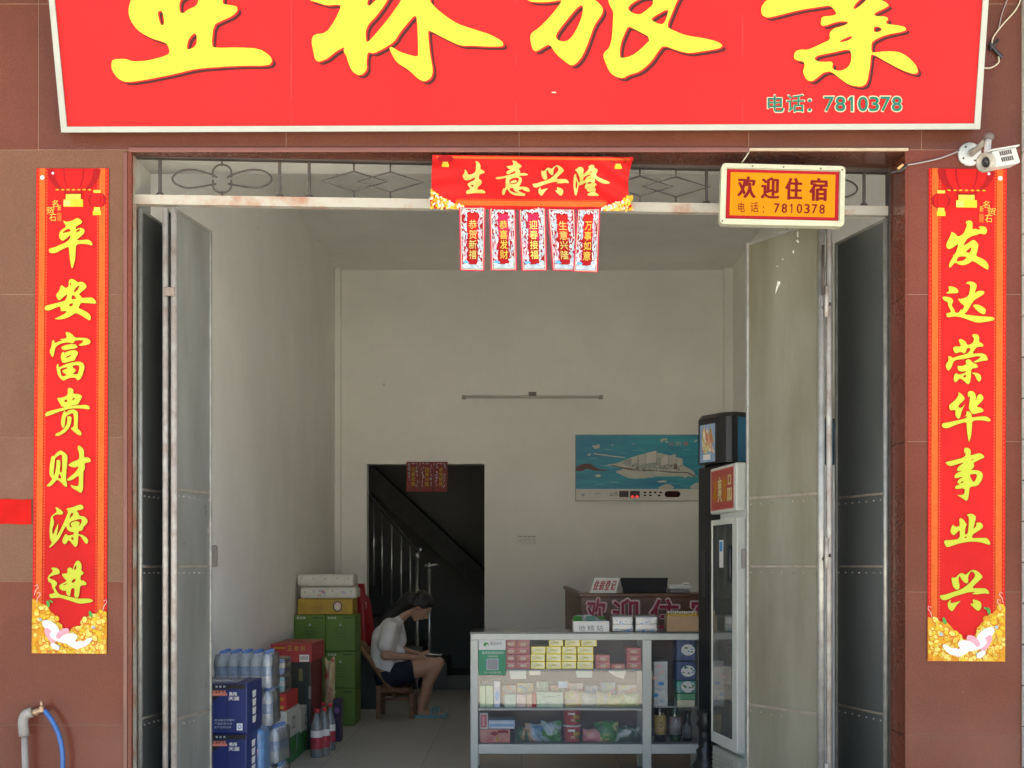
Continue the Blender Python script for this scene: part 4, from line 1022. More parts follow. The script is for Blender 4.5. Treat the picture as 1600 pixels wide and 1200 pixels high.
m_ledbg = mat('print_led_amber', (.42, .155, .002), .6, spec=.08, var=.06, scale=12)
ly = -.03
lf = lambda px, py, l=0: fronto(ly)(px, py, l)
C4 = [(1127, 256), (1320, 261), (1318, 355), (1124, 351)]
def lq(u, v): return lerp2(lerp2(C4[0], C4[1], u), lerp2(C4[3], C4[2], u), v)
def rr_poly(u0, v0, u1, v1, r=.0, n=4):
    if r == 0: return [lq(u0, v0), lq(u1, v0), lq(u1, v1), lq(u0, v1)]
    rv = r * 2.05; o = []
    for cx, cy, a0 in ((u1 - r, v0 + rv, -90), (u1 - r, v1 - rv, 0), (u0 + r, v1 - rv, 90), (u0 + r, v0 + rv, 180)):
        for k in range(n + 1):
            a = math.radians(a0 + 90 * k / n); o.append(lq(cx + r * math.cos(a), cy + rv * math.sin(a)))
    return o
led = empty('led_sign', lf(1222, 353), 'small orange light-board sign with red dotted characters hanging at the right of the opening', 'sign')
mb = MB(); m_ledf = mat('led_frame', (.35, .345, .235), .4, var=.1, scale=8)
slab(mb, lf, rr_poly(0, 0, 1, 1, .035), -.035, .0, m_ledf); sb = mb.build('back_box')
fo = []
mb = MB()
O4 = rr_poly(0, 0, 1, 1, .035); I4 = rr_poly(.042, .072, .962, .91, .01)
n = len(O4)
vs = [lf(*p, .012) for p in O4] + [lf(*p, .012) for p in I4] + [lf(*p, 0) for p in O4] + [lf(*p, 0.001) for p in I4]
for i in range(n):
    j = (i + 1) % n
    mb.add([vs[i], vs[j], vs[n + j], vs[n + i]], [(0, 1, 2, 3)], m_ledf); mb.add([vs[i], vs[j], vs[2 * n + j], vs[2 * n + i]], [(3, 2, 1, 0)], m_ledf)
    mb.add([vs[n + i], vs[n + j], vs[3 * n + j], vs[3 * n + i]], [(0, 1, 2, 3)], m_ledf)
fo.append(mb.build('frame'))
q = Print(lambda a, b_, l=0: lf(*lq(a, b_), l), .0008)
q.poly(rect(.048, .085, .955, .90), m_led2, 3); q.poly(rect(.078, .135, .925, .845), m_ledbg, 4)
for t, rc in (('欢', (.135, .20, .285, .56)), ('迎', (.325, .205, .475, .56)), ('住', (.52, .205, .66, .57)), ('宿', (.715, .20, .865, .58))): q.text(t, rc, m_led, .035, 6)
for t, rc in (('电', (.145, .63, .20, .79)), ('话', (.245, .62, .31, .79)), (':', (.345, .69, .356, .79))): q.text(t, rc, m_led, .012, 6)
for i, t in enumerate('7810378'):
    x0 = .435 + i * .0608; q.text(t, (x0 + (.008 if t == '1' else 0), .635, x0 + (.032 if t == '1' else .045), .79), m_led, .02, 6)
fo.append(q.build('lettering'))
mb = MB()
for u, v in ((.25, .04), (.5, .04), (.8, .05), (.02, .95), (.975, .06)): mb = MB(); mb.ball(lf(*lq(u, v), .013), (.004, .002, .004), m_iron, u=8, w=4); fo.append(mb.build('screw'))
under_all(led, [sb] + fo)

# --- surveillance camera
fr0 = fronto
cam_e = empty('surveillance_camera', (X(1516, SF), 0, Z(241, SF)), 'white box surveillance camera on a bracket at the top of the right pillar', 'camera')
m_wp = mat('white_enamel', (.40, .405, .38), .35, var=.06, scale=20)
m_wpd = mat('aged_white_enamel', (.25, .235, .19), .45, var=.2, scale=30)
mb = MB(); c0 = Vector((X(1514, SF), -.004, Z(242, SF)))
Mr = Matrix.Rotation(math.radians(90), 4, 'X')
mb.lathe([(.0, 0), (.052, 0), (.050, .010), (.02, .012), (0, .012)], 0, 0, 0, m_wp, 24, Matrix.Translation(c0) @ Mr)
for k in range(4):
    a = .6 + k * math.pi / 2; mb.ball(c0 + Vector((.036 * math.cos(a), -.013, .036 * math.sin(a))), (.005, .003, .005), m_iron, u=8, w=4)
p1 = mb.build('mount_plate')
mb = MB(); a1 = c0 + Vector((0, -.02, 0)); a2 = Vector((X(1545, SF * 1.03), -.16, Z(214, SF * 1.03)))
mb.tube([a1, a1 + Vector((.02, -.03, .01)), a2], [.016, .013, .012], m_wpd, 12)
mb.ball(a2, (.024, .024, .02), mat('dark_joint', (.09, .07, .06), .5), u=12, w=8)
a3 = Vector((X(1549, SF * 1.045), -.19, Z(238, SF * 1.045))); mb.tube([a2, a3], .014, m_wp, 12)
p2 = mb.build('bracket')
S2 = SF * 1.05; yh = F / S2 - D0
b0 = Vector((X(1543, S2), yh - .01, Z(254, S2))); b1 = Vector((X(1590, S2), yh + .07, Z(238, S2)))
ax = (b1 - b0).normalized(); up = Vector((-.26, .0, .96)); up = (up - ax * up.dot(ax)).normalized(); sdv = ax.cross(up)
MM = Matrix((( ax.x, sdv.x, up.x, b0.x), (ax.y, sdv.y, up.y, b0.y), (ax.z, sdv.z, up.z, b0.z), (0, 0, 0, 1)))
L_ = (b1 - b0).length
mb = MB(); mb.bbox(.0, L_ + .01, -.030, .030, -.034, .034, m_wp, .006, 2, MM)
mb.bbox(-.012, L_ + .03, -.036, .036, .034, .041, m_wp, .003, 2, MM)
for i in range(6):
    for r in range(2): mb.box(.045 + i * .014, .052 + i * .014, -.0325, -.0290, -.018 + r * .026, .0 + r * .026, m_iron, MM); mb.box(.045 + i * .014, .052 + i * .014, .0290, .0325, -.018 + r * .026, .0 + r * .026, m_iron, MM)
p3 = mb.build('housing')
mb = MB()
Ml = MM @ Matrix.Rotation(math.radians(-90), 4, 'Y')
mb.lathe([(.0, 0), (.036, 0), (.040, .006), (.040, .03), (.030, .034), (.026, .018), (0, .016)], 0, 0, 0, m_wpd, 20, Ml)
mb.lathe([(0, .017), (.022, .017), (.014, .024), (0, .027)], 0, 0, 0, m_black, 16, Ml)
p4 = mb.build('lens')
under_all(cam_e, [p1, p2, p3, p4])

# --- cables
mb = MB(); f_ = fronto(-.012)
mb.tube([f_(*p) for p in bez([(1499, 236), (1470, 247), (1440, 254), (1417, 258)], 6)], .0035, mat('grey_cable', (.22, .2, .19), .5), 6)
mb.tube([f_(*p) for p in bez([(1417, 258), (1408, 266), (1398, 268), (1392, 270)], 4)], .006, m_black, 8)
mb.tube([f_(1403, 264), f_(1411, 257)], .006, mat('wire_orange', (.6, .3, .12), .5), 8)
thing1(mb.build('camera_cable'), 'thin dark cable running from the surveillance camera to the corner of the opening', 'cable')
mb = MB(); mc = mat('cream_cable', (.38, .35, .25), .5)
mb.tube([f_(*p) for p in bez([(1599, -12), (1588, 14), (1567, 38), (1552, 58), (1550, 70)], 6)], .0035, mc, 6)
mb.tube([f_(*p) for p in bez([(1578, -10), (1566, 20), (1560, 48)], 6)], .0025, mat('grey_cable', (.22, .2, .19), .5), 6)
mb.tube([f_(*p) for p in bez([(1546, 68), (1556, 80), (1566, 90)], 6)], .009, m_black, 8); mb.tube([f_(1546, 78), f_(1560, 62)], .006, m_black, 8)
mb.tube([f_(*p) for p in bez([(1560, 88), (1560, 98), (1548, 106), (1536, 106)], 6)], .0035, mc, 6)
thing1(mb.build('sign_cable'), 'loose cream cable with black tape hanging beside the upper right corner of the shop sign', 'cable')
mb = MB(); mb.tube([f_(*p) for p in ((1171, 236), (1165, 246), (1159, 254))], .003, mc, 6)
thing1(mb.build('hanging_wire'), 'short cream wire holding the orange light-board sign to the lintel', 'wire')

# --- red cloth strip at the left edge
mb = MB(); n = 16; ff = fronto(-.006)
mb.add([ff(-70 + 119 * i / n, 780 + 39 * j / 4 + .6 * math.sin(i), .002 * math.sin(i * .8 + j)) for j in range(5) for i in range(n + 1)],
       [(j * (n + 1) + i, (j + 1) * (n + 1) + i, (j + 1) * (n + 1) + i + 1, j * (n + 1) + i + 1) for j in range(4) for i in range(n)], mat('red_ribbon_cloth', (.40, .009, .007), .8, var=.12, scale=15, spec=.08), True)
thing1(mb.build('red_ribbon'), 'plain red cloth strip stretched across the left pillar behind the couplet', 'ribbon')

# --- tap, pipe and hose
tp = empty('water_tap', fronto(-.05)(40, 1330), 'old brass tap on a grey standpipe at the foot of the left pillar', 'tap')
ft = fronto(-.06); m_pp = mat('grey_pvc', (.24, .22, .185), .55, var=.2, scale=12); m_br = mat('old_brass', (.38, .25, .15), .4, .5, var=.3, scale=40)
mb = MB(); mb.tube([ft(*p) for p in [(44, 1330), (41, 1240), (38, 1150)]], [.014, .014, .014], m_pp, 12)
mb.tube([ft(*p) for p in bez([(38, 1150), (36, 1128), (40, 1117), (50, 1113)], 4)], .022, m_pp, 12); p1 = mb.build('pipe')
mb = MB(); mb.tube([ft(50, 1113), ft(58, 1113), ft(60, 1111), ft(69, 1109)], [.012, .017, .012, .013], m_br, 12)
mb.tube([ft(65, 1110), ft(65, 1104)], .011, m_br, 10); p2 = mb.build('valve_body')
mb = MB(); mb.tube([ft(65, 1104), ft(64, 1095)], [.007, .004], m_br, 8); p3 = mb.build('handle')
under_all(tp, [p1, p2, p3])
mb = MB(); mb.tube([ft(*p) for p in bez([(69, 1110), (80, 1124), (91, 1146), (97, 1172), (98, 1200), (97, 1260), (100, 1330)], 6)], .0105, mat('blue_hose', (.02, .10, .30), .4, var=.1), 10)
thing1(mb.build('garden_hose'), 'blue rubber hose hanging from the brass tap', 'hose')

# ---------------------------------------------------------------- things in the room
def pbox(mb, px0, px1, pyt, pyb, s, dep, m, r=.004, seg=2, x0=None, x1=None, z0=None):
    y = Y(s)
    mb.bbox(X(px0, s) if x0 is None else x0, X(px1, s) if x1 is None else x1, y, y + dep, Z(pyb, s) if z0 is None else z0, Z(pyt, s), m, r, seg)
def pr_on(mb, s, step=.0010):
    P = Print(fronto(Y(s)), step); P.mb = mb; return P
def sidefn(x, s_ref=None):
    """surface facing +x at position x: takes (y, z)"""
    return lambda a, b, l=0: Vector((x + l, a, b))

m_fuse = mat('fluorescent_tube_off', (.62, .62, .58), .3)
m_fix = mat('lamp_fitting', (.20, .19, .18), .5, var=.1)
# wall lamp
t = empty('tube_light', fronto(YB - .05)(832, 620), 'unlit dark tube light fixed high on the back wall', 'tube light')
s = S(YB - .05)
mb = MB(); mb.bbox(X(722, s), X(942, s), YB - .05, YB - .002, Z(621.5, s), Z(618, s), mat('pale_fitting', (.42, .41, .37), .5), .003); a = mb.build('fitting')
mb = MB(); mb.tube([(X(726, s), YB - .07, Z(620.5, s)), (X(938, s), YB - .07, Z(620.5, s))], .011, mat('grey_tube', (.62, .61, .56), .3), 10)
mb.bbox(X(722, s), X(728, s), YB - .09, YB - .002, Z(623, s), Z(618, s), MATS['pale_fitting'], .003); mb.bbox(X(936, s), X(942, s), YB - .09, YB - .002, Z(623, s), Z(618, s), MATS['pale_fitting'], .003)
b = mb.build('tube'); mb = MB(); mb.bbox(X(826, s), X(838, s), YB - .04, YB - .001, Z(617, s), Z(612, s), m_fix, .004); c = mb.build('bracket')
under_all(t, [a, b, c])
# hanging lamp behind the transom
s = 277; y = Y(s)
t = empty('tube_light', (0, y, Z(268, s)), 'white tube light hung under the ceiling, seen through the scroll work beside the banner', 'tube light')
mb = MB(); mb.bbox(X(556, s), X(1018, s), y - .04, y + .04, Z(263, s), Z(259, s), mat('white_fitting', (.72, .72, .68), .4), .004)
mb.bbox(X(556, s), X(562, s), y - .02, y + .02, Z(270, s), Z(259, s), m_fuse, .003); mb.bbox(X(1012, s), X(1018, s), y - .02, y + .02, Z(270, s), Z(259, s), m_fuse, .003); a = mb.build('fitting')
mb = MB(); mb.tube([(X(560, s), y, Z(267, s)), (X(1014, s), y, Z(267, s))], .014, m_fuse, 10); b = mb.build('tube')
rods = []
for px in (600, 968):
    mb = MB(); mb.tube([(X(px, s), y, Z(260, s)), (X(px, s), y, ZC)], .004, m_iron, 6); rods.append(mb.build('rod'))
under_all(t, [a, b] + rods)
# switch plate
s = S(YB); mb = MB(); m_sw = mat('switch_white', (.80, .78, .72), .35)
mb.bbox(X(808, s), X(838, s), YB - .016, YB - .001, Z(850, s), Z(834, s), m_sw, .004)
P = Print(fronto(YB - .016), .0008); P.mb = mb
for i in range(4): P.poly(rect(810.5 + i * 7, 842, 815.5 + i * 7, 847.5), c_white, 2); P.poly(rect(810.5 + i * 7, 838, 815.5 + i * 7, 839), m_fix, 2)
thing1(mb.build('switch_plate'), 'small white switch plate on the back wall below the picture', 'switch')

# calendar picture
s = S(YB - .03); yw = YB - .03
pic = empty('wall_picture', fronto(yw)(998, 783), 'wide blue panel picture of a white sailing ship above a clock strip', 'picture')
mb = MB(); mb.bbox(X(899, s), X(1099, s), yw, YB - .002, Z(783, s), Z(679, s), mat('picture_edge', (.30, .32, .30), .5), .003); a = mb.build('board')
P = Print(fronto(yw), .0011); rr = random.Random(12)
m_sky = mat('print_sky_blue', (.026, .22, .42), .4, col2=(.05, .42, .50), scale=3.2, stretch=(.5, 1, 2.2))
m_sea = mat('print_sea_blue', (.05, .42, .48), .4, col2=(.018, .22, .42), scale=4, stretch=(.4, 1, 3))
m_foam = mat('print_foam', (.60, .62, .56), .5, var=.12, scale=14)
m_hull = mat('print_hull_brown', (.16, .12, .09), .5, var=.2, scale=30)
P.poly(rect(900, 680, 1098.5, 733), m_sky, 1); P.poly(rect(900, 733, 1098.5, 764), m_sea, 1); P.poly(rect(900, 764, 1098.5, 782), c_white, 1)
def z7(p): return [(885 + x / 7.11, 660 + y_ / 7.11) for x, y_ in p]
for (cx, cy, n, sp) in ((340, 270, 7, 34), (265, 355, 4, 20), (1085, 200, 7, 30), (1440, 208, 3, 18), (510, 252, 3, 10), (745, 240, 3, 9)):
    for i in range(n): P.poly(z7(ell(cx + rr.uniform(-sp, sp), cy + rr.uniform(-sp, sp) * .5, sp * .6, sp * .38, 0, 10)), m_foam, 2 + i * .1)
for i in range(26): P.poly(z7(ell(rr.uniform(150, 1450), rr.uniform(300, 720), rr.uniform(30, 110), rr.uniform(2, 6), rr.uniform(-.08, .08), 10)), mat('print_pale_teal', (.16, .52, .56), .4), 1.4 + i * .02)
for i in range(40): P.poly(z7(ell(620 + rr.random() * 800, 560 + rr.uniform(-35, 60), rr.uniform(12, 50), rr.uniform(4, 12), 0, 8)), m_foam, 2.05 + i * .003)
P.shape([z7([(300, 340), (480, 365), (650, 385), (650, 395), (480, 380), (300, 350)])], m_foam, 2)
P.shape([z7([(430, 470), (560, 455), (700, 395), (850, 350), (1000, 330), (1180, 375), (1300, 410), (1290, 480), (1400, 530), (1440, 590), (1300, 600), (1160, 600), (1000, 600), (900, 615), (720, 630), (620, 590), (530, 545), (640, 520), (560, 490)])], m_foam, 2.2, 1)
P.shape([z7([(600, 440), (720, 395), (1000, 390), (1250, 410), (1300, 470), (1230, 520), (1000, 520), (800, 515), (680, 490)])], mat('print_mist', (.40, .44, .42), .5, var=.15, scale=10), 2.6, 1)
P.shape([z7([(445, 450), (500, 470), (620, 500), (800, 520), (960, 525), (1100, 540), (1210, 550), (1340, 548), (1420, 590), (1450, 620), (1400, 595), (1330, 560), (1180, 562), (1000, 540), (820, 540), (700, 530), (560, 500)])], m_hull, 3, 1)
for x0, x1, yt, yb_ in ((720, 790, 470, 380), (800, 880, 480, 350), (880, 1000, 460, 320), (1050, 1130, 480, 370), (1130, 1215, 470, 355), (1215, 1290, 490, 405)):
    P.poly(z7([(x0, yt), (x0 + 8, yb_ + 20), (x1, yb_ - 8), (x1, yt - 20)]), c_white if rr.random() < .5 else m_foam, 3.5)
    P.poly(z7(rect(x1, yb_ - 15, x1 + 3, yt + 20)), m_hull, 3.8)
for i in range(60):
    x = rr.uniform(640, 1250); P.poly(z7(ell(x, rr.uniform(480, 535), rr.uniform(6, 20), rr.uniform(3, 9), rr.uniform(0, 3), 6)), rr.choice([m_hull, m_foam, m_foam, c_silver]), 4 + i * .01)
P.poly(z7([(1195, 470), (1225, 460), (1235, 520), (1190, 520)]), m_hull, 4.8)
P.shape([z7([(103, 500), (160, 465), (260, 455), (310, 490), (360, 520), (470, 530), (430, 540), (300, 538), (250, 515), (200, 520), (190, 540), (103, 545)])], mat('print_rock', (.13, .045, .045), .5, var=.3, scale=20), 3, 1)
P.shape([z7([(310, 585), (370, 575), (385, 590), (370, 610), (330, 605)])], m_foam, 3, 1)
P.shape([z7([(1000, 740), (1060, 700), (1130, 680), (1190, 710), (1195, 740)])], m_foam, 3, 1); P.shape([z7([(1360, 735), (1400, 690), (1500, 650), (1500, 735)])], m_foam, 3, 1)
P.shape([z7([(990, 655), (1100, 640), (1120, 665), (1040, 670)])], m_foam, 3, 1)
for i, x in enumerate((1160, 1240, 1325)): P.text('鸿图展'[i], tuple(v for q in z7([(x - 28, 215), (x + 28, 260)]) for v in q), c_pink if i != 1 else m_foam, 0, 4)
# clock strip
for t_, x0, x1 in (('公历', 478, 575), ):
    P.text(t_, tuple(v for q in z7([(x0, 775), (x1, 820)]) for v in q), m_black, .01, 3)
P.poly(z7(rect(586, 762, 690, 830)), mat('lcd_dark', (.045, .022, .03), .3), 3); P.poly(z7(rect(706, 762, 815, 834)), MATS['lcd_dark'], 3)
m_redled = mat('red_led', (.9, .02, .02), .5, emit=.5)
for x in (735, 785): P.poly(z7(ell(x, 824, 15, 8, 0, 10)), m_redled, 4)
for (x, y_) in ((872, 778), (932, 778), (985, 778), (1048, 778), (872, 810), (932, 810), (1030, 812)): P.poly(z7(rect(x - 14, y_ - 9, x + 14, y_ + 9)), c_shadow, 3)
P.poly(z7(ell(1125, 797, 34, 34)), c_shadow, 3); P.poly(z7(ell(1232, 797, 34, 34)), c_shadow, 3); P.poly(z7(rect(1125, 763, 1232, 831)), c_shadow, 3.2)
P.poly(z7(ell(185, 805, 18, 18)), c_silver, 3); P.text('永历', tuple(v for q in z7([(310, 775), (385, 808)]) for v in q), c_silver, 0, 3)
b = P.build('printed_face'); under_all(pic, [a, b])

# ------------------------------------------------ glass display counter
m_case = mat('counter_frame', (.50, .51, .45), .4, .1, var=.06, scale=5)
m_glass = glass('clear_glass', dust=.03)
SC_ = 233.0; yc = Y(SC_); yd = yc + .45; CD = X(1092, S(yc)) + .10
cx0, cx1 = X(735, SC_), X(1104, SC_)
cnt = empty('display_counter', ((cx0 + cx1) / 2, yc + .2, 0), 'long pale framed glass display counter full of packets and bottles', 'counter')
parts = []
def mk(name, fn):
    mb = MB(); fn(mb); o = mb.build(name); parts.append(o); return o
zt0, zt1 = Z(1000, SC_), Z(990, SC_)
zb0, zb1 = Z(1178, SC_), Z(1163, SC_)
def _frame(mb):
    for x0, x1 in ((cx0, X(747, SC_)), (X(1004, SC_), X(1018, SC_)), (cx1 - .05, cx1)):
        for y0, y1 in ((yc, yc + .045), (yd - .045, yd)): mb.bbox(x0, x1, y0, y1, 0, zt0 - .0005, m_case, .003)
    for y0, y1 in ((yc + .002, yc + .043), (yd - .043, yd - .002)):
        mb.bbox(cx0 + .001, cx1 - .001, y0 - .003, y1, zt0, zt1, m_case, .003)
        mb.bbox(X(747, SC_), X(1004, SC_), y0 + .002, y1, zb0, zb1, m_case, .003); mb.bbox(X(1018, SC_), cx1 - .05, y0 + .002, y1, zb0, zb1, m_case, .003)
    for x in (cx0, cx1 - .045):
        mb.bbox(x + .001, x + .044, yc + .045, yd - .045, zt0, zt1, m_case, .003); mb.bbox(x + .003, x + .042, yc + .045, yd - .045, zb0, zb1, m_case, .003)
mk('frame', _frame)
mk('glass_top', lambda mb: mb.bbox(cx0 - .005, cx1, yc - .006, yd + .006, zt1 + .001, zt1 + .010, mat('counter_top', (.10, .11, .10), .16), .002))
mk('glass_pane', lambda mb: mb.add([(X(747, SC_), yc + .012, zb1), (X(1004, SC_), yc + .012, zb1), (X(1004, SC_), yc + .012, zt0), (X(747, SC_), yc + .012, zt0)], [(0, 1, 2, 3)], m_glass))
mk('glass_pane', lambda mb: mb.add([(X(1018, SC_), yc + .012, zb1), (cx1 - .05, yc + .012, zb1), (cx1 - .05, yc + .012, zt0), (X(1018, SC_), yc + .012, zt0)], [(0, 1, 2, 3)], m_glass))
mk('glass_pane', lambda mb: mb.add([(cx0 + .012, yc + .045, zb1), (cx0 + .012, yd - .045, zb1), (cx0 + .012, yd - .045, zt0), (cx0 + .012, yc + .045, zt0)], [(3, 2, 1, 0)], m_glass))
Z1, Z2, Z3 = Z(1046.5, SC_), Z(1107, SC_), zb1
m_shelf = mat('shelf_board', (.42, .43, .38), .45)
mk('bottom_board', lambda mb: mb.bbox(cx0 + .02, cx1 - .02, yc + .03, yd - .01, zb0 + .01, zb1 - .001, m_shelf, .002))
mk('shelf', lambda mb: mb.bbox(cx0 + .02, X(1010, SC_), yc + .025, yd - .05, Z2 - .016, Z2, m_shelf, .002))
mk('shelf', lambda mb: mb.bbox(X(747, SC_), X(1005, SC_), yc + .03, yd - .05, Z1 - .010, Z1, m_shelf, .002))
mk('back_panel', lambda mb: mb.bbox(cx0 + .02, cx1 - .02, yd - .03, yd - .02, zb1, zt0, mat('counter_back', (.13, .10, .09), .6), .002))
under_all(cnt, parts)

# poster stuck on the counter glass
P = Print(fronto(yc + .008), .0007)
P.poly(rect(748, 1000, 790, 1015.5), c_white, 0); P.poly(rect(748, 1015.5, 790, 1055), mat('poster_green', (.03, .27, .13), .5), 0)
P.text('微信支付', (766, 1003, 784, 1008), m_black, .01, 1.5); P.poly(ell(759.5, 1007, 4.2, 3.2), c_green, 1.5); P.poly(ell(761, 1008.4, 2, 1.6), c_white, 2)
P.text('推荐使用微信支付', (753, 1018, 787, 1022), c_white, .01, 1.5); P.text('向商家付款', (762, 1024, 778, 1027), c_cream, .01, 1.5)
P.poly(rect(760, 1029, 779, 1047), c_silver, 1.5); P.poly(rect(761.5, 1030.5, 777.5, 1045.5), mat('poster_grey', (.30, .30, .29), .6), 2)
P.text('扫一扫立即付款', (757, 1049, 783, 1052.5), c_cream, .01, 1.5)
thing1(P.build('payment_poster'), 'small green and white payment poster stuck on the left end of the counter glass', 'poster')

rr = random.Random(21)
def small_box(name, label, cat, px0, px1, pyt, pyb, s_, dep, m, group, deco=None, r=.003):
    mb = MB(); pbox(mb, px0, px1, pyt, pyb, s_, dep, m, r, 1)
    if deco: deco(pr_on(mb, s_), px0, px1, pyt, pyb)
    return thing1(mb.build(name), label, cat, group)
def deco_red(P, a, b, c, d):
    P.poly(rect(a + 2, c + 2, b - 2, c + 3), c_pink, 1.5); P.poly(ell((a + b) / 2, (c + d) / 2 + .5, 5, 2.2), c_lpink, 1.5)
    for k in (-5, 0, 5): P.poly(ell((a + b) / 2 + k, (c + d) / 2 + .5, 1.2, 1.4), c_gold, 2)
m_gedge = mat('gold_wrap', (.80, .66, .03), .35, .2, var=.1, scale=30)
def deco_gold(P, a, b, c, d):
    P.poly(rect(a + 1.6, c + 1.3, b - 1.6, d - 1.3), mat('gold_pack_face', (.36, .37, .17), .3, .2, col2=(.62, .60, .38), scale=28), 1.5)
    P.poly(ell((a + b) / 2, (c + d) / 2, 5, 1.4), c_py2, 2)
m_rpack = mat('red_pack', (.36, .025, .035), .35, col2=(.50, .10, .09), scale=24); m_rpack2 = mat('pink_red_pack', (.46, .07, .07), .4, col2=(.58, .26, .18), scale=20)
sp = S(yc + .06); k_ = sp / SC_
def q_(px): return VX + (px - VX) * k_
def qy(py): return VY + (py - VY) * k_
gC = 'cigarette packs stacked on the upper shelf of the glass counter'
def pack(col0, col1, top, bot, m, deco, label, nm='cigarette_pack'):
    a, b, c, d = q_(col0), q_(col1), qy(top), qy(bot)
    jt = rr.uniform(-.45, .45)
    small_box(nm, label, 'pack', a + .15 + jt, b - .15 + jt, c + .1, d, sp, .20, m, gC, deco, .002)
ordn = ['bottom', 'second', 'third', 'top']
z_b = 1046.3
for ci, (a, b, n, cn) in enumerate(((790, 806, 4, 'first narrow'), (806.5, 828.5, 4, 'second'))):
    for i in range(n):
        pack(a, b, z_b - 11.4 * (i + 1), z_b - 11.4 * i - .2, m_rpack if rr.random() < .7 else m_rpack2, deco_red,
             f'red cigarette pack, {["lowest","second","third","topmost"][i]} of the {cn} column right of the green poster')
for ci, (a, b, nm) in enumerate(((829.5, 852.5, 'first'), (853.5, 877.5, 'second'), (878.5, 901.5, 'third'), (902.5, 928, 'fourth'))):
    for i in range(3):
        pack(a, b, z_b - 11.8 * (i + 1), z_b - 11.8 * i - .2, m_gedge, deco_gold, f'gold cigarette pack, {["bottom","middle","upper"][i]} of the {nm} gold column from the left')
for a, b, nm in ((858, 881, 'left'), (882.5, 907, 'middle'), (908.5, 934, 'right')):
    pack(a, b, z_b - 11.8 * 4, z_b - 11.8 * 3 - .2, m_gedge, deco_gold, f'{nm} one of the three gold cigarette packs in the top row')
for a, b, n, nm in ((931, 954, 2, 'two pack column beside the gold packs'), (980, 1003, 3, 'column against the counter post')):
    for i in range(n): pack(a, b, z_b - 11.2 * (i + 1), z_b - 11.2 * i - .2, m_rpack2 if n == 2 else m_rpack, deco_red, f'{["bottom","middle","top"][i] if n == 3 else ["lower","upper"][i]} red cigarette pack in the {nm}')
pack(956, 978, z_b - 8, z_b - .2, m_rpack2, deco_red, 'single low pinkish pack lying between the two right red columns')

# middle shelf goods
gM = 'boxed goods on the middle shelf of the glass counter'
m_lg = mat('pale_green_box', (.42, .56, .30), .45, var=.12, scale=20); m_lb = mat('pale_blue_box', (.42, .50, .62), .4, var=.15, scale=12)
z_m = 1106.8
def mid(px0, px1, top, m, label, deco=None, nm='small_box', cat='box', dep=.12):
    small_box(nm, label, cat, q_(px0), q_(px1), qy(top), qy(z_m), sp, dep, m, gM, deco, .002)
mid(749, 758, 1073, m_lg, 'slim pale green box, leftmost on the middle shelf')
mid(759, 770, 1073, m_lg, 'pale green box second from the left on the middle shelf')
mid(771.5, 781, 1066, m_lb, 'tall slim pale blue and white box on the middle shelf', lambda P, a, b, c, d: (P.poly(rect(a + .6, c + 1, b - .6, c + 9), c_white, 1.5), P.poly(ell((a + b) / 2, c + 22, 3, 8), c_blue, 1.5)))
mid(788, 806, 1087, mat('mint_tin', (.45, .55, .45), .4, col2=(.30, .50, .35), scale=30), 'pale mint box lying beside the tall blue box')
mid(807, 822, 1087, mat('pinkish_tin', (.58, .44, .38), .4, var=.2, scale=30), 'pale pinkish box between the mint box and the orange one')
mid(823, 831, 1086, mat('beige_orange_box', (.58, .38, .22), .4, var=.2), 'narrow orange box left of the bright red one')
mid(831.5, 838, 1084, c_red, 'narrow bright red box on the middle shelf')
def deco_lines(P, a, b, c, d):
    for i in range(14): P.poly(rect(a + 2 + rr.random() * 30, c + 2 + i * 1.3, a + 5 + rr.random() * 36, c + 2.6 + i * 1.3), rr.choice([c_silver, c_white, c_green]), 1.5 + i * .01)
mid(839, 880, 1083, mat('mint_green_box', (.44, .62, .40), .45, var=.12, scale=20), 'wide white and green printed box in the middle of the shelf', deco_lines)
def pouch(name, label, cat, px0, px1, pyt, pyb, s_, dep, cols, group, seed, parent=None):
    """crinkled sealed bag"""
    r_ = random.Random(seed); mb = MB(); n = 10
    x0, x1, z0, z1, y0 = X(px0, s_), X(px1, s_), Z(pyb, s_), Z(pyt, s_), Y(s_)
    vs = []; fs = []
    for side in (0, 1):
        for j in range(n + 1):
            for i in range(n + 1):
                u, v = i / n, j / n
                h = max(0, math.sin(math.pi * u)) ** .5 * max(0, math.sin(math.pi * v)) ** .5
                wob = mnoise.noise(Vector((u * 4 + seed, v * 4, side * 3))) * .25
                yy = y0 + dep / 2 + (-1 if side == 0 else 1) * dep / 2 * h * (1 + wob)
                vs.append((x0 + (x1 - x0) * (u + .03 * math.sin(v * 9 + seed) * (1 if 0 < i < n else .6)), yy, z0 + (z1 - z0) * (v + .05 * math.sin(u * 7 + seed) * v)))
    q = (n + 1) ** 2
    pm = printed('pouch_print_%d' % seed, [c if isinstance(c, tuple) else tuple(c.node_tree.nodes['Principled BSDF'].inputs['Base Color'].default_value)[:3] for c in cols], 9, seed * 1.37)
    fs = []
    for side in (0, 1):
        for j in range(n):
            for i in range(n):
                a = side * q + j * (n + 1) + i; f = (a, a + 1, a + n + 2, a + n + 1)
                fs.append(f if side == 0 else tuple(reversed(f)))
    mb.add(vs, fs, pm, True)
    return thing1(mb.build(name), label, cat, group)
gP = 'snack bags on the glass counter shelves'
w_ = mat('snack_yellow', (.62, .56, .24), .35, var=.2, scale=20); w2 = mat('snack_orange', (.60, .36, .20), .35, var=.2, scale=20); w3 = mat('snack_lime', (.44, .56, .22), .35, var=.2, scale=20); w4 = mat('clear_wrap', (.55, .56, .50), .2, var=.2, scale=30)
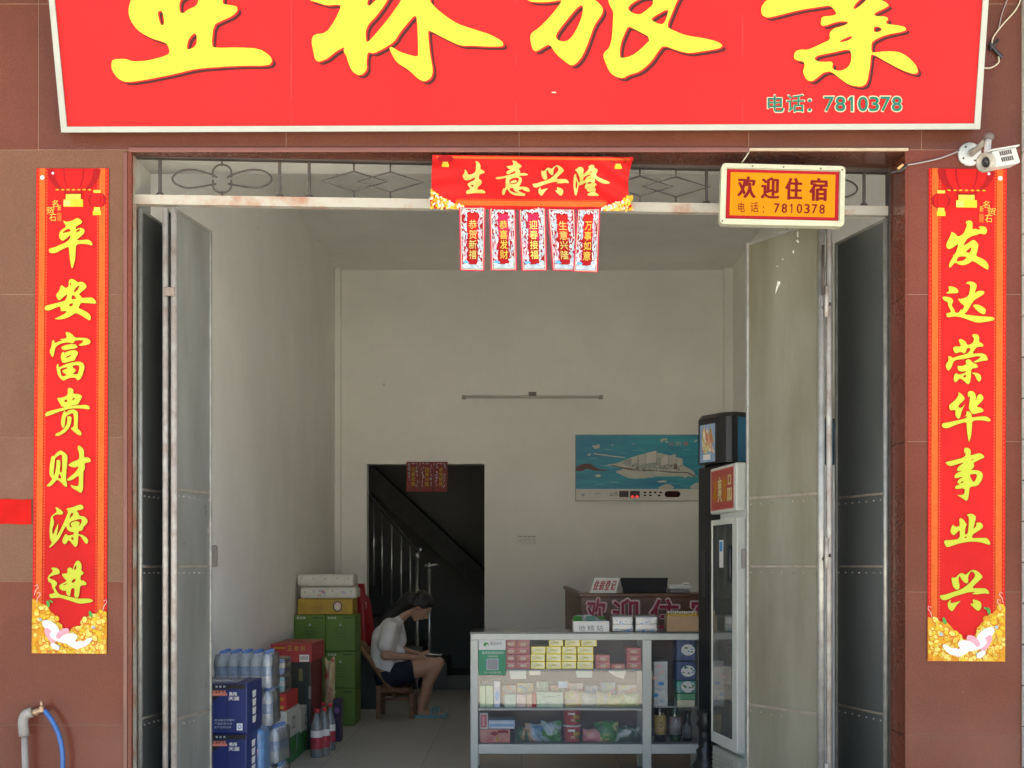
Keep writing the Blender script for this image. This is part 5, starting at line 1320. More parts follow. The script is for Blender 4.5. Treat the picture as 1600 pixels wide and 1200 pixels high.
for i, (a, b, t_, cs, lb) in enumerate(((884, 912, 1082, [w2, w_, c_lpink], 'orange and yellow snack bag just right of the wide green box'), (908, 936, 1085, [w_, w4, w3], 'pale yellow snack bag, second of the row on the middle shelf'),
                        (932, 956, 1084, [w2, w_, w4], 'yellowish snack bag with orange print in the middle of the shelf row'), (950, 980, 1087, [w3, w_, w4], 'lime and yellow snack bag, second from the post on the middle shelf'),
                        (974, 1003, 1085, [w2, w3, w4], 'orange and lime snack bag nearest the counter post'))):
    pouch('snack_bag', lb, 'snack bag', q_(a), q_(b), qy(t_), qy(z_m), sp, .08, cs, gP, 30 + i)
gR = 'printed boxes in the back row of the middle counter shelf'
cs_ = [(.42, .10, .08), (.50, .42, .12), (.12, .28, .40), (.55, .52, .46), (.18, .36, .16), (.48, .26, .12), (.40, .40, .38)]
for i, (a, b, t_) in enumerate(((752, 776, 1071), (785, 806, 1076), (808, 834, 1072), (838, 858, 1070), (862, 884, 1076), (888, 914, 1072), (917, 938, 1077), (942, 966, 1071), (969, 1000, 1075))):
    sb_ = S(yc + .24); kb = sb_ / SC_; c1, c2, c3 = cs_[i % 7], cs_[(i * 3 + 2) % 7], cs_[(i * 2 + 4) % 7]
    small_box('small_box', 'back row printed box ' + ['behind the pale green boxes', 'behind the mint box', 'behind the pinkish and orange boxes', 'behind the left half of the green and white box', 'behind the right half of the green and white box', 'behind the leftmost yellow snack bag', 'behind the second snack bag', 'behind the middle snack bags', 'nearest the counter post'][i], 'box', VX + (a - VX) * kb, VX + (b - VX) * kb, VY + (t_ - VY) * kb, VY + (z_m - VY) * kb, sb_, .09, printed('row_print_%d' % i, [c1, c2, c3, c1], 12, i * 2.3), gR, None, .002)
# bottom shelf goods
z_l = 1162.5
def deco_r1(P, a, b, c, d): P.poly([((a + b) / 2 - 8, c + 7), ((a + b) / 2 - 1, c + 3), ((a + b) / 2 + 6, c + 7), ((a + b) / 2 - 1, c + 11)], c_dred, 1.5); P.poly(rect(b - 20, c + 2, b - 3, c + 6), c_mred, 1.5); P.poly(rect(a + 26, d - 12, a + 29, d - 2), c_amber, 1.5)
small_box('gift_box', 'red patterned box lying at the bottom left of the counter', 'box', q_(749), q_(797), qy(1141), qy(z_l), sp, .2, m_rpack2, 'boxes in the counter', deco_r1)
small_box('gift_box', 'pale blue striped box lying on the red patterned box', 'box', q_(763), q_(804), qy(1127), qy(1140.6), sp, .2, m_lb, 'boxes in the counter', lambda P, a, b, c, d: [P.poly(rect(a + 2, c + 3 + i * 4, b - 2, c + 4.5 + i * 4), c_blue if i % 2 else c_white, 1.5) for i in range(3)])
small_box('gift_box', 'small upright red framed box at the bottom left corner of the counter', 'box', q_(749), q_(762), qy(1116), qy(1140.6), sp, .05, c_white, 'boxes in the counter', lambda P, a, b, c, d: (P.poly(rect(a + 1.5, c + 2, b - 1.5, d - 2), m_rpack, 1.5), P.poly(rect(a + 4, c + 5, b - 5, d - 5), c_pink, 2)))
dk = [mat('snack_dark_green', (.05, .12, .06), .3, var=.3, scale=20), c_green, mat('snack_dark', (.04, .04, .05), .25), c_silver]
for i, (a, b, t_, cs, lb) in enumerate(((804, 830, 1140, [w2, dk[0], dk[2]], 'dark bag with orange print beside the blue striped box'), (820, 850, 1134, [mat('snack_blue', (.10, .25, .36), .35, var=.3, scale=20), c_silver, w2, dk[2]], 'blue and silver snack bag on the bottom shelf'),
                        (846, 878, 1130, [dk[0], c_green, c_silver, dk[2]], 'dark green snack bag left of the red noodle tubs'), (912, 945, 1142, [dk[2], w2, c_pink, w4], 'dark crinkled bag right of the red noodle tubs'),
                        (930, 968, 1130, [dk[2], w_, c_green, dk[0]], 'dark bag with yellow print in the middle of the bottom shelf'), (962, 1002, 1138, [dk[2], w4, dk[0], dk[2]], 'glossy dark bag nearest the post on the bottom shelf'))):
    pouch('snack_bag', lb, 'snack bag', q_(a), q_(b), qy(t_), qy(z_l), sp, .1, cs, gP, 50 + i)
for i, (t_, b_) in enumerate(((1110, 1135.5), (1136, 1162.3))):
    mb = MB(); x = X(q_(895), sp + 0); r0 = .062
    h = Z(qy(t_), sp) - Z(qy(b_), sp); zc = Z(qy(b_), sp)
    mb.lathe([(r0 * .82, 0), (r0 * .84, .004), (r0 * .98, h * .90, m_rpack), (r0 * 1.03, h * .93, c_white), (r0 * 1.03, h * .97, c_white), (r0 * .96, h, c_white)], x, yc + .06 + .07, zc, m_rpack, 20)
    P = Print(lambda a, b, l=0, x=x, zc=zc, h=h: Vector((x + (r0 * (.84 + .14 * b) + l) * math.sin(a), yc + .13 - (r0 * (.84 + .14 * b) + l) * math.cos(a), zc + h * b)), .0008); P.mb = mb
    for k, (a0, b0, w0, h0, mm) in enumerate(((-.5, .62, .8, .16, c_white), (.1, .40, .9, .22, c_gold), (-.2, .22, .5, .16, w2), (.5, .2, .4, .14, c_green))):
        P.poly([(a0, b0), (a0 + w0 / 2, b0 + .03), (a0 + w0, b0), (a0 + w0, b0 + h0), (a0 + w0 / 2, b0 + h0 * .9), (a0, b0 + h0)], mm, 2 + k)
    thing1(mb.build('noodle_tub'), f'{"upper" if i == 0 else "lower"} red instant noodle tub in the stack of two', 'noodle tub', 'noodle tubs in the counter')
# notes behind the glass between the shelves
for i, (a, b, c, d, m, lb) in enumerate(((796, 822, 1049, 1062, mat('note_pale_green', (.55, .60, .48), .6), 'wide pale paper tag under the red packs'), (826, 845, 1049, 1056, c_cream, 'small cream paper tag under the first gold packs'),
                            (872, 887, 1066, 1076, mat('note_blue', (.40, .58, .66), .6), 'pale blue paper note below the gold packs'), (900, 926, 1049, 1060, mat('note_pale_green', (.55, .60, .48), .6), 'pale paper tag under the fourth gold column'),
                            (950, 980, 1049, 1062, c_cream, 'torn cream paper tag under the right red packs'))):
    f_ = fronto(yc + .028); mb = MB()
    pts = [(q_(a), qy(c)), (q_(b), qy(c)), (q_(b - (4 if i == 4 else 0)), qy(d)), (q_(a + (12 if i == 4 else 2)), qy(d - (4 if i == 4 else 0)))]
    slab(mb, f_, pts, 0, .001, m); thing1(mb.build('price_tag'), lb, 'price tag', 'price tags inside the counter')
# right bay: packs and bottles
s2 = S(yc + .10); k2 = s2 / SC_
def q2(px): return VX + (px - VX) * k2
def q2y(py): return VY + (py - VY) * k2
def deco_t(P, a, b, c, d):
    r_ = random.Random(int(c)); P.poly(ell((a + b) / 2 + 3, (c + d) / 2, 11, 9, 0, 12), c_white, 1.5)
    for i in range(10): P.poly(ell((a + b) / 2 + r_.uniform(-9, 14), (c + d) / 2 + r_.uniform(-7, 7), 2, 1.3, 0, 6), r_.choice([c_blue, c_teal, c_green]), 2 + i * .05)
m_nb = mat('tissue_navy', (.03, .07, .20), .35, var=.3, scale=20); m_nt = mat('tissue_teal', (.04, .32, .28), .35, var=.3, scale=20); m_nw = mat('tissue_white', (.55, .58, .55), .4, var=.15, scale=20)
small_box('shelf_board_box', 'tall white packet pile at the left of the right counter bay', 'packet', q2(1024), q2(1046), q2y(1035), q2y(1106), s2 , .2, m_nw, None, lambda P, a, b, c, d: [P.poly(ell(a + 8 + 6 * math.sin(i * 2.3), c + 8 + i * 9, 5, 3), rr.choice([c_silver, c_blue, c_lpink, c_silver]), 1.5) for i in range(7)])
bpy.data.objects['shelf_board_box'].name = 'paper_packet'
gT = 'tissue packets stacked in the right bay of the counter'
for i, (c, d, m, lb) in enumerate(((1000, 1034, m_nb, 'dark blue'), (1036, 1065, m_nb, 'navy and white'), (1066, 1085, m_nt, 'teal and white'), (1086, 1096, mat('tissue_green', (.06, .30, .14), .35), 'thin green'))):
    small_box('tissue_packet', f'{lb} tissue packet, {["topmost", "second from top", "third from top", "lowest"][i]} in the right counter bay', 'tissue packet', q2(1060), q2(1090), q2y(c), q2y(d), s2, .2, m, gT, deco_t if i < 3 else None)
mb = MB(); mb.bbox(X(q2(1022), s2), X(q2(1100), s2), yc + .09, yd - .05, Z(q2y(1108), s2) , Z(q2y(1106.3), s2), m_shelf, .001)
mb2 = MB(); pbox(mb2, q2(1061), q2(1089), q2y(1096.3), q2y(1106), s2, .2, mat('pale_tray', (.62, .60, .42), .4), .003, 1); thing1(mb2.build('paper_tray'), 'pale yellow tray under the tissue packets in the right counter bay', 'tray')
o = mb.build('shelf'); under_all(cnt, [o])
def bottle(px, pyt, pyb, s_, m, label_m, lb, rw=.034, deco=None):
    x, z0, z1 = X(px, s_), Z(pyb, s_), Z(pyt, s_); h = z1 - z0; y = Y(s_) + .04
    mb = MB()
    mb.lathe([(rw * .9, 0), (rw, .008), (rw, h * .10), (rw, h * .52), (rw * .92, h * .60), (rw * .45, h * .72), (rw * .36, h * .80), (rw * .34, h * .93), (rw * .40, h * .935, m_black), (rw * .38, h, m_black)], x, y, z0, m, 18)
    mb.lathe([(rw * 1.03, h * .12), (rw * 1.03, h * .46)], x, y, z0, label_m, 18)
    P = Print(lambda a, b, l=0: Vector((x + (rw * 1.03 + l) * math.sin(a), y - (rw * 1.03 + l) * math.cos(a), z0 + h * b)), .0008); P.mb = mb
    if deco: deco(P)
    thing1(mb.build('wine_bottle'), lb, 'bottle', 'dark bottles in the right bay of the counter')
m_bot = mat('dark_bottle_glass', (.008, .010, .008), .08); m_botg = mat('green_bottle_glass', (.010, .045, .018), .08)
bottle(q2(1035), q2y(1072), q2y(1162), s2, m_bot, mat('label_gold', (.52, .35, .12), .4, var=.1), 'dark bottle with a large gold label and black ring', .040, lambda P: (P.poly([(.0 + .26 * math.cos(t / 12 * 2 * math.pi), .30 + .05 * math.sin(t / 12 * 2 * math.pi)) for t in range(12)], m_black, 2), P.poly([(.0 + .16 * math.cos(t / 12 * 2 * math.pi), .30 + .03 * math.sin(t / 12 * 2 * math.pi)) for t in range(12)], MATS['label_gold'], 3)))
bottle(q2(1059), q2y(1078), q2y(1162), s2, m_botg, mat('label_grey', (.25, .24, .23), .4, var=.3, scale=30), 'green bottle with a red and white label', .036, lambda P: (P.poly([(-1.0, .34), (0, .34), (1.0, .34), (1.0, .45), (0, .45), (-1.0, .45)], m_rpack, 2), P.poly([(-.12, .36), (.12, .36), (.12, .43), (-.12, .43)], c_white, 3)))
bottle(q2(1078), q2y(1112), q2y(1162), s2, m_bot, mat('label_dim', (.12, .13, .13), .4, var=.3, scale=30), 'short dark bottle nearest the black fridge', .032)

# ---- on the counter
zt = zt1 + .0105
s3 = S(yc + .03)
def top_py(s_): return VY - (zt - EYE) * s_
mb = MB(); y0, y1 = yc + .02, yc + .24; xa, xb = X(896, s3), X(952, s3); hh = .072
for (a, b, c, d) in ((xa, xb, y0, y0 + .005), (xa, xb, y1 - .005, y1), (xa, xa + .005, y0 + .005, y1 - .005), (xb - .005, xb, y0 + .005, y1 - .005)): mb.bbox(a, b, c, d, zt, zt + hh, c_white, .002, 1)
mb.bbox(xa + .005, xb - .005, y0 + .005, y1 - .005, zt, zt + .005, c_white, .001, 1)
P = Print(fronto(y0), .0008); P.mb = mb
for t_, a in (('地', 904), ('精', 918), ('站', 932)): P.text(t_, (a, 977, a + 10.5, 986), mat('ink_grey', (.16, .17, .18), .6), -.004, 1.5)
thing1(mb.build('paper_tray'), 'white open tray with handwriting on its front, leftmost on the counter top', 'tray')
for i in range(9):
    pass
gS = 'small packets in the white tray'
for i in range(6):
    mb = MB(); x = xa + .03 + i * .030; M = Matrix.Translation((x, y0 + .05 + .05 * (i % 3), zt + .078)) @ Matrix.Rotation(.5 * math.sin(i * 2.1), 4, 'Z') @ Matrix.Rotation(.35 + .15 * math.sin(i), 4, 'X')
    mb.bbox(-.03, .03, -.05, .05, -.004, .010, [c_green, c_silver, c_white, mat('packet_teal', (.10, .30, .24), .3), c_silver, c_green][i], .003, 1, M)
    thing1(mb.build('candy_packet'), ['green packet at the left end of the white tray', 'silver packet, second from the left in the white tray', 'white packet, third from the left in the white tray', 'teal packet in the middle right of the white tray', 'silver packet, second from the right in the white tray', 'green packet at the right end of the white tray'][i], 'packet', gS)
m_twrap = glass('plastic_wrap', dust=.10, rough=.15)
for i, (a, b, lb) in enumerate(((956, 991, 'left of the two wrapped white and blue tissue bundles on the counter top'), (992, 1029, 'right of the two wrapped white and blue tissue bundles on the counter top'))):
    s4 = S(yc + .04); e = empty('tissue_bundle', (X((a + b) / 2, s4), yc + .1, zt), lb, 'tissue bundle', 'wrapped tissue bundles on the counter')
    mb = MB(); xx0, xx1 = X(a, s4), X(b, s4)
    for l in range(2): mb.bbox(xx0 + .004, xx1 - .004, yc + .045, yc + .22, zt + .001 + l * .051, zt + .050 + l * .051, c_white, .008, 2)
    P = Print(fronto(yc + .045), .0008); P.mb = mb
    for l in range(2):
        for q in range(8): P.poly(ell(a + 5 + rr.random() * 26, 985 - l * 12 + rr.uniform(-3, 2), rr.uniform(1, 4), rr.uniform(.8, 2), 0, 7), rr.choice([c_blue, c_silver, m_lb]), 1.5 + q * .1)
    o1 = mb.build('tissues'); mb = MB(); mb.bbox(xx0, xx1, yc + .040, yc + .225, zt + .0005, zt + .112 , m_twrap, .02, 3); o2 = mb.build('wrapper'); under_all(e, [o1, o2])
m_card = mat('cardboard', (.36, .24, .13), .8, var=.08, scale=10, bump=.1, bscale=50)
s4 = S(yc + .03); xa, xb = X(1042, s4), X(1093, s4); y0, y1 = yc + .03, yc + .20
e = empty('lighter_box', ((xa + xb) / 2, yc + .1, zt), 'brown cardboard box of yellow lighters at the fridge end of the counter top', 'box')
mb = MB(); hh = .105
for (a, b, c, d) in ((xa, xb, y0, y0 + .004), (xa, xb, y1 - .004, y1), (xa, xa + .004, y0 + .004, y1 - .004), (xb - .004, xb, y0 + .004, y1 - .004)): mb.bbox(a, b, c, d, zt, zt + hh, m_card, .001, 1)
mb.bbox(xa + .004, xb - .004, y0 + .004, y1 - .004, zt, zt + .03, m_card, .001, 1)
under_all(e, [mb.build('carton')])
for i in range(13):
    mb = MB(); x = xa + .014 + i * .0153; j = rr.uniform(-.004, .004)
    mb.bbox(x - .006, x + .006, y0 + .012, y0 + .032, zt + .032, zt + hh + .018 + j, c_gold, .003, 2); mb.bbox(x - .0055, x + .0055, y0 + .013, y0 + .031, zt + hh + .0185 + j, zt + hh + .034 + j, m_case, .002, 1)
    thing1(mb.build('lighter'), 'yellow lighter standing in the brown cardboard box', 'lighter', 'yellow lighters in the cardboard box')

# ------------------------------------------------ reception desk
m_wood = mat('desk_wood', (.155, .065, .035), .35, var=.3, scale=5, stretch=(1, 1, 6)); m_wood2 = mat('desk_wood_side', (.20, .13, .09), .5, var=.15, scale=5)
sd_ = 200.0; yk = Y(sd_); dx0 = X(908, sd_); dz = Z(927, sd_); dx1 = X(1100, sd_) + .42
desk = empty('reception_desk', (dx0 + .5, yk + .3, 0), 'dark red wooden reception desk with big outlined lettering, behind the glass counter', 'desk')
mb = MB(); mb.bbox(dx0, dx1, yk, yk + .03, .0, dz - .03, m_wood, .003); a = mb.build('front_panel')
mb = MB(); mb.bbox(dx0 - .02, dx1, yk - .02, yk + .55, dz - .03, dz, m_wood, .006); b = mb.build('top')
mb = MB(); mb.bbox(dx0 - .02, dx0 + .03, yk + .551, YB - .11, dz - .03, dz, m_wood, .004); mb.bbox(dx0, dx0 + .02, yk + .03, YB - .11, 0, dz - .031, m_wood2, .003); c = mb.build('side_panel')
P = Print(fronto(yk), .0010); P2 = None
for t_, rc in (('欢', (917, 935, 947, 984)), ('迎', (957, 936, 999, 984)), ('住', (1016, 936, 1061, 984)), ('宿', (1078, 936, 1122, 984))):
    P.text(t_, (rc[0] - 3, rc[1] - 3, rc[2] + 3, rc[3] + 3), c_lpink, .085, 1.5); P.text(t_, rc, mat('desk_letter_red', (.34, .012, .05), .4), .035, 3)
d_ = P.build('lettering'); under_all(desk, [a, b, c, d_])
sdk = S(yk + .04)
mb = MB(); fk = fronto(yk + .04); zk = dz + .002
def Yp(px, z, y): return Vector((X(px, S(y)), y, z))
h = .118
A_ = [(X(921, sdk), yk + .03, zk), (X(962, sdk), yk + .03, zk), (X(970, sdk), yk + .10, zk + h), (X(930, sdk), yk + .10, zk + h)]
mb.add(A_ + [(v[0], v[1] + .003, v[2]) for v in A_], [(0, 1, 2, 3), (7, 6, 5, 4), (0, 4, 5, 1), (1, 5, 6, 2), (2, 6, 7, 3), (3, 7, 4, 0)], c_white)
B_ = [(X(962, sdk), yk + .03, zk), (X(975, sdk), yk + .17, zk), (X(970, sdk), yk + .10, zk + h)]
mb.add(B_, [(0, 1, 2)], c_white); mb.add([(X(921, sdk), yk + .17, zk), (X(975, sdk), yk + .17, zk), (X(970, sdk), yk + .103, zk + h), (X(930, sdk), yk + .103, zk + h)], [(3, 2, 1, 0)], c_white)
A0, A1, A2, A3 = [Vector(v) for v in A_]
P = Print(lambda u, v, l=0: (A3.lerp(A2, u)).lerp(A0.lerp(A1, u), v) + Vector((0, -l, l * .6)), .0010); P.mb = mb
for i, t_ in enumerate('住宿登记'): P.text(t_, (.07 + i * .22, .18, .26 + i * .22, .82), m_rpack, .03, 1.5)
thing1(mb.build('desk_sign'), 'white folded registration sign with red characters on the reception desk', 'sign')
mb = MB(); y5 = yk + .14; s5 = S(y5); M = Matrix.Translation((X(1008, s5), y5, zk)) @ Matrix.Rotation(-.35, 4, 'X')
wd = X(1045, s5) - X(970, s5)
vs = [(-wd * .44, 0, .004), (wd * .44, 0, .004), (wd * .49, 0, .125), (-wd * .52, 0, .125)]
mb.add([M @ Vector(v) for v in vs] + [M @ Vector((v[0], .02, v[2])) for v in vs], [(0, 1, 2, 3), (7, 6, 5, 4), (0, 4, 5, 1), (1, 5, 6, 2), (2, 6, 7, 3), (3, 7, 4, 0)], m_black)
mb.bbox(X(975, s5), X(1040, s5), y5 + .02, y5 + .26, zk, zk + .018, m_black, .004)
thing1(mb.build('laptop'), 'open black laptop seen from behind on the reception desk', 'laptop')
mb = MB(); s5 = S(yk + .1); mb.bbox(X(1045, s5), X(1080, s5), yk + .1, yk + .3, zk + .03, zk + .062, c_white, .006); mb.bbox(X(1047, s5), X(1078, s5), yk + .11, yk + .29, zk, zk + .03, m_fix, .004)
mb.bbox(X(1068, s5), X(1077, s5), yk + .13, yk + .22, zk + .0625, zk + .078, c_white, .006)
thing1(mb.build('router_box'), 'flat white box with a small white gadget on top beside the laptop', 'box')

# ------------------------------------------------ fridges
m_fw = mat('fridge_white', (.84, .87, .88), .3, var=.03, scale=3); m_fg = mat('fridge_grey_green', (.42, .44, .36), .4, var=.05, scale=4)
m_fs = mat('fridge_silver', (.66, .68, .60), .35, .0, var=.04)
m_fblack = mat('fridge_black', (.012, .012, .012), .35); m_fblue = mat('fridge_blue', (.012, .10, .19), .4, col2=(.02, .14, .24), scale=4)
m_fglass = mat('fridge_glass', (.10, .105, .09), .03, spec=1.0)
# near white fridge: local frame, x' to the right along its side, y' along its front
def frame_m(xn, yn, xf, yf):
    ang = math.atan2(yf - yn, xf - xn)                      # direction of the front face (near -> far)
    return Matrix.Translation((xn, yn, 0)) @ Matrix.Rotation(ang - math.pi / 2, 4, 'Z')   # +y' along the front, +x' into the cabinet
xn, yn = X(1159, 263), Y(263); xf, yf = X(1118, 245), Y(245)
M = frame_m(xn, yn, xf, yf); Wf = math.hypot(xf - xn, yf - yn)
fr_ = empty('drinks_fridge', (xn + .3, yn + .3, 0), 'white upright drinks fridge with a mirrored glass door facing the counter and a red header', 'fridge')
ps = []
def mk2(name, fn):
    mb = MB(); fn(mb); o = mb.build(name); ps.append(o); return o
zH0 = Z(798, 263); zH1 = Z(722, 263)
mk2('cabinet', lambda mb: (mb.bbox(.03, .74, .0, Wf, .05, zH1 - .01, m_fw, .006, 2, M), mb.bbox(.06, .70, .03, Wf - .03, .0, .05, m_black, .003, 1, M)))
def _header(mb):
    mb.bbox(-.035, .028, .002, Wf - .002, zH0, zH1, m_fs, .010, 2, M)
    mb.box(-.037, -.034, .05, Wf - .03, zH0 + .02, zH1 - .02, mat('faded_red', (.50, .09, .07), .5), M)
    f = lambda a, b, l=0: M @ Vector((-.037 - l, Wf - a, b))
    P = Print(f, .001); P.mb = mb
    P.poly([(.035, zH1 - .03), (Wf - .055, zH1 - .03), (Wf - .055, zH0 + .03), (.035, zH0 + .03)], mat('header_deep_red', (.42, .06, .05), .5), 1)
    for i, t_ in enumerate('冰爽饮品'):
        vs_, fs_ = text2d(t_, 0, (.075 + i * .105, .0, .165 + i * .105, 1.0)); hgt = zH1 - zH0 - .13
        for kk in range(3): P.flat([(v[0] + kk * .006, zH1 - .065 - v[1] * hgt) for v in vs_], fs_, w_ if i % 2 else c_amber, 2 + kk * .2)
mk2('header', _header)
dz0, dz1 = Z(1178, 263), Z(808, 263)
def _door(mb):
    mb.bbox(-.030, .024, .0, .10, dz0, dz1, m_fs, .006, 2, M); mb.bbox(-.030, .024, Wf - .03, Wf, dz0, dz1, m_fs, .004, 2, M)
    mb.bbox(-.029, .024, .101, Wf - .031, dz1 - .035, dz1 - .001, m_fs, .003, 1, M); mb.bbox(-.029, .024, .101, Wf - .031, dz0 + .001, dz0 + .07, m_fs, .003, 1, M)
mk2('door', _door)
mk2('door_glass', lambda mb: mb.box(-.026, -.020, .10, Wf - .03, dz0 + .06, dz1 - .03, m_fglass, M))
mk2('handle', lambda mb: mb.tube([M @ Vector((-.034, .12, z)) for z in (1.30, 1.34, 1.42, 1.50, 1.53)], [.006, .014, .016, .014, .006], m_black, 8))
mk2('sticker', lambda mb: (mb.box(-.0275, -.0262, .30, .38, dz1 - .30, dz1 - .13, c_white, M), mb.box(-.0285, -.0272, .31, .37, dz1 - .20, dz1 - .14, c_blue, M)))
def _vent(mb):
    mb.bbox(-.020, .028, .0, Wf, .06, dz0 - .025, m_fg, .004, 1, M)
    for i in range(6): mb.bbox(-.030, -.016, .12, Wf - .02, .07 + i * .028, .085 + i * .028, m_fg, .003, 1, M)
mk2('vent_panel', _vent)
under_all(fr_, ps)
# far black cooler
xn, yn = X(1143, 242), Y(242); xf, yf = X(1095, 233.5), Y(233.5)
M = frame_m(xn, yn, xf, yf); Wf = math.hypot(xf - xn, yf - yn)
ck = empty('drinks_cooler', (xn + .3, yn + .3, 0), 'tall black cooler with a rounded blue and black header behind the white fridge', 'fridge')
ps = []
zt_, zh_ = Z(643, 241), Z(722, 241)
mk2('cabinet', lambda mb: mb.bbox(.02, .62, .0, Wf, .04, zh_ - .002, m_fblack, .012, 2, M))
def _hd(mb):
    n = 8; prof = [(.62, 0)] + [(.62, Wf)] + [(-.02 + .10 * (1 - math.sin(k / n * math.pi / 2)), Wf - .10 * (1 - math.cos(k / n * math.pi / 2)) * 1) for k in range(n + 1)]
    prof = [(.90, .0), (.90, Wf), (-.01, Wf), (-.04, Wf - .03)] + [(-.04 + .08 * (1 - math.cos(k / n * math.pi / 2)), .12 * (1 - math.sin(k / n * math.pi / 2))) for k in range(n + 1)]
    vs = [M @ Vector((a, b, zh_)) for a, b in prof] + [M @ Vector((a, b, zt_ - .03)) for a, b in prof] + [M @ Vector((.03 + a * .93, .02 + b * .95, zt_)) for a, b in prof]
    N = len(prof)
    for lv in range(2):
        mb.add(vs, [(lv * N + i, lv * N + (i + 1) % N, (lv + 1) * N + (i + 1) % N, (lv + 1) * N + i) for i in range(N)], m_fblack, False)
    mb.add(vs, [tuple(2 * N + i for i in range(N)), tuple(reversed(range(N)))], m_fblack)
    mb.box(.05, .901, -.004, -.001, zh_ + .002, zt_ - .035, m_fblue, M)
mk2('header', _hd)
def _pan(mb):
    f = lambda a, b, l=0: M @ Vector((-.0415 - l, a, b)); P = Print(f, .001); P.mb = mb
    z0, z1 = zh_ + .01, zt_ - .07; y0, y1 = .12, Wf - .05
    P.poly([(y1, z1), (y0, z1), (y0, z0), (y1, z0)], mat('header_pale_blue', (.14, .28, .48), .4, col2=(.35, .45, .6), scale=5), 1)
    r_ = random.Random(9)
    for i in range(26):
        a_, b_ = r_.uniform(y0 + .03, y1 - .03), r_.uniform(z0 + .09, z1 - .05)
        P.poly([(a_ - r_.uniform(.01, .04), b_ - .05), (a_ + r_.uniform(.0, .03), b_ - .03), (a_ + .01, b_ + r_.uniform(.02, .09))], r_.choice([c_gold, c_gold, w2, w_, m_rpack2, c_white]), 2 + i * .1)
    P.poly([(y1 - .04, z0 + .05), (y0 + .05, z0 + .05), (y0 + .05, z0 + .015), (y1 - .04, z0 + .015)], c_white, 3)
mk2('header_print', _pan)
mk2('door', lambda mb: (mb.bbox(-.03, .018, .01, Wf - .01, .12, zh_ - .02, m_fblack, .010, 2, M), mb.bbox(-.036, -.02, Wf - .10, Wf - .06, 1.2, 1.5, mat('handle_dark', (.03, .03, .03), .3), .006, 2, M)))
mk2('base', lambda mb: [mb.bbox(-.015, .6, .01, Wf - .01, .0 + i * .028, .024 + i * .028, m_fblack, .006, 1, M) for i in range(4)])
under_all(ck, ps)
mb = MB(); f_ = Y(239)   # crumpled black bag at the cooler foot
n, mm_ = 18, 14; cxx, cyy = X(1103, 239), f_
vs = []
for j in range(mm_ + 1):
    v = j / mm_; z = .47 * v if v < .93 else .47 * .93 + (v - .93) * .3; r0 = (.070 + .02 * math.sin(v * 9)) * (1 - .35 * v) + .012 * math.sin(v * 34)
    for i in range(n):
        a = 2 * math.pi * i / n; r1 = r0 * (1 + .22 * mnoise.noise(Vector((math.cos(a) * 1.5, math.sin(a) * 1.5, v * 6))))
        vs.append((cxx + r1 * math.cos(a), cyy + r1 * math.sin(a), z))
mb.add(vs, [(j * n + i, j * n + (i + 1) % n, (j + 1) * n + (i + 1) % n, (j + 1) * n + i) for j in range(mm_) for i in range(n)] + [tuple(mm_ * n + i for i in range(n)), tuple(reversed(range(n)))], mat('black_bag', (.016, .015, .014), .35), True)
thing1(mb.build('rubbish_bag'), 'crumpled black plastic bag standing at the foot of the black cooler', 'bag')

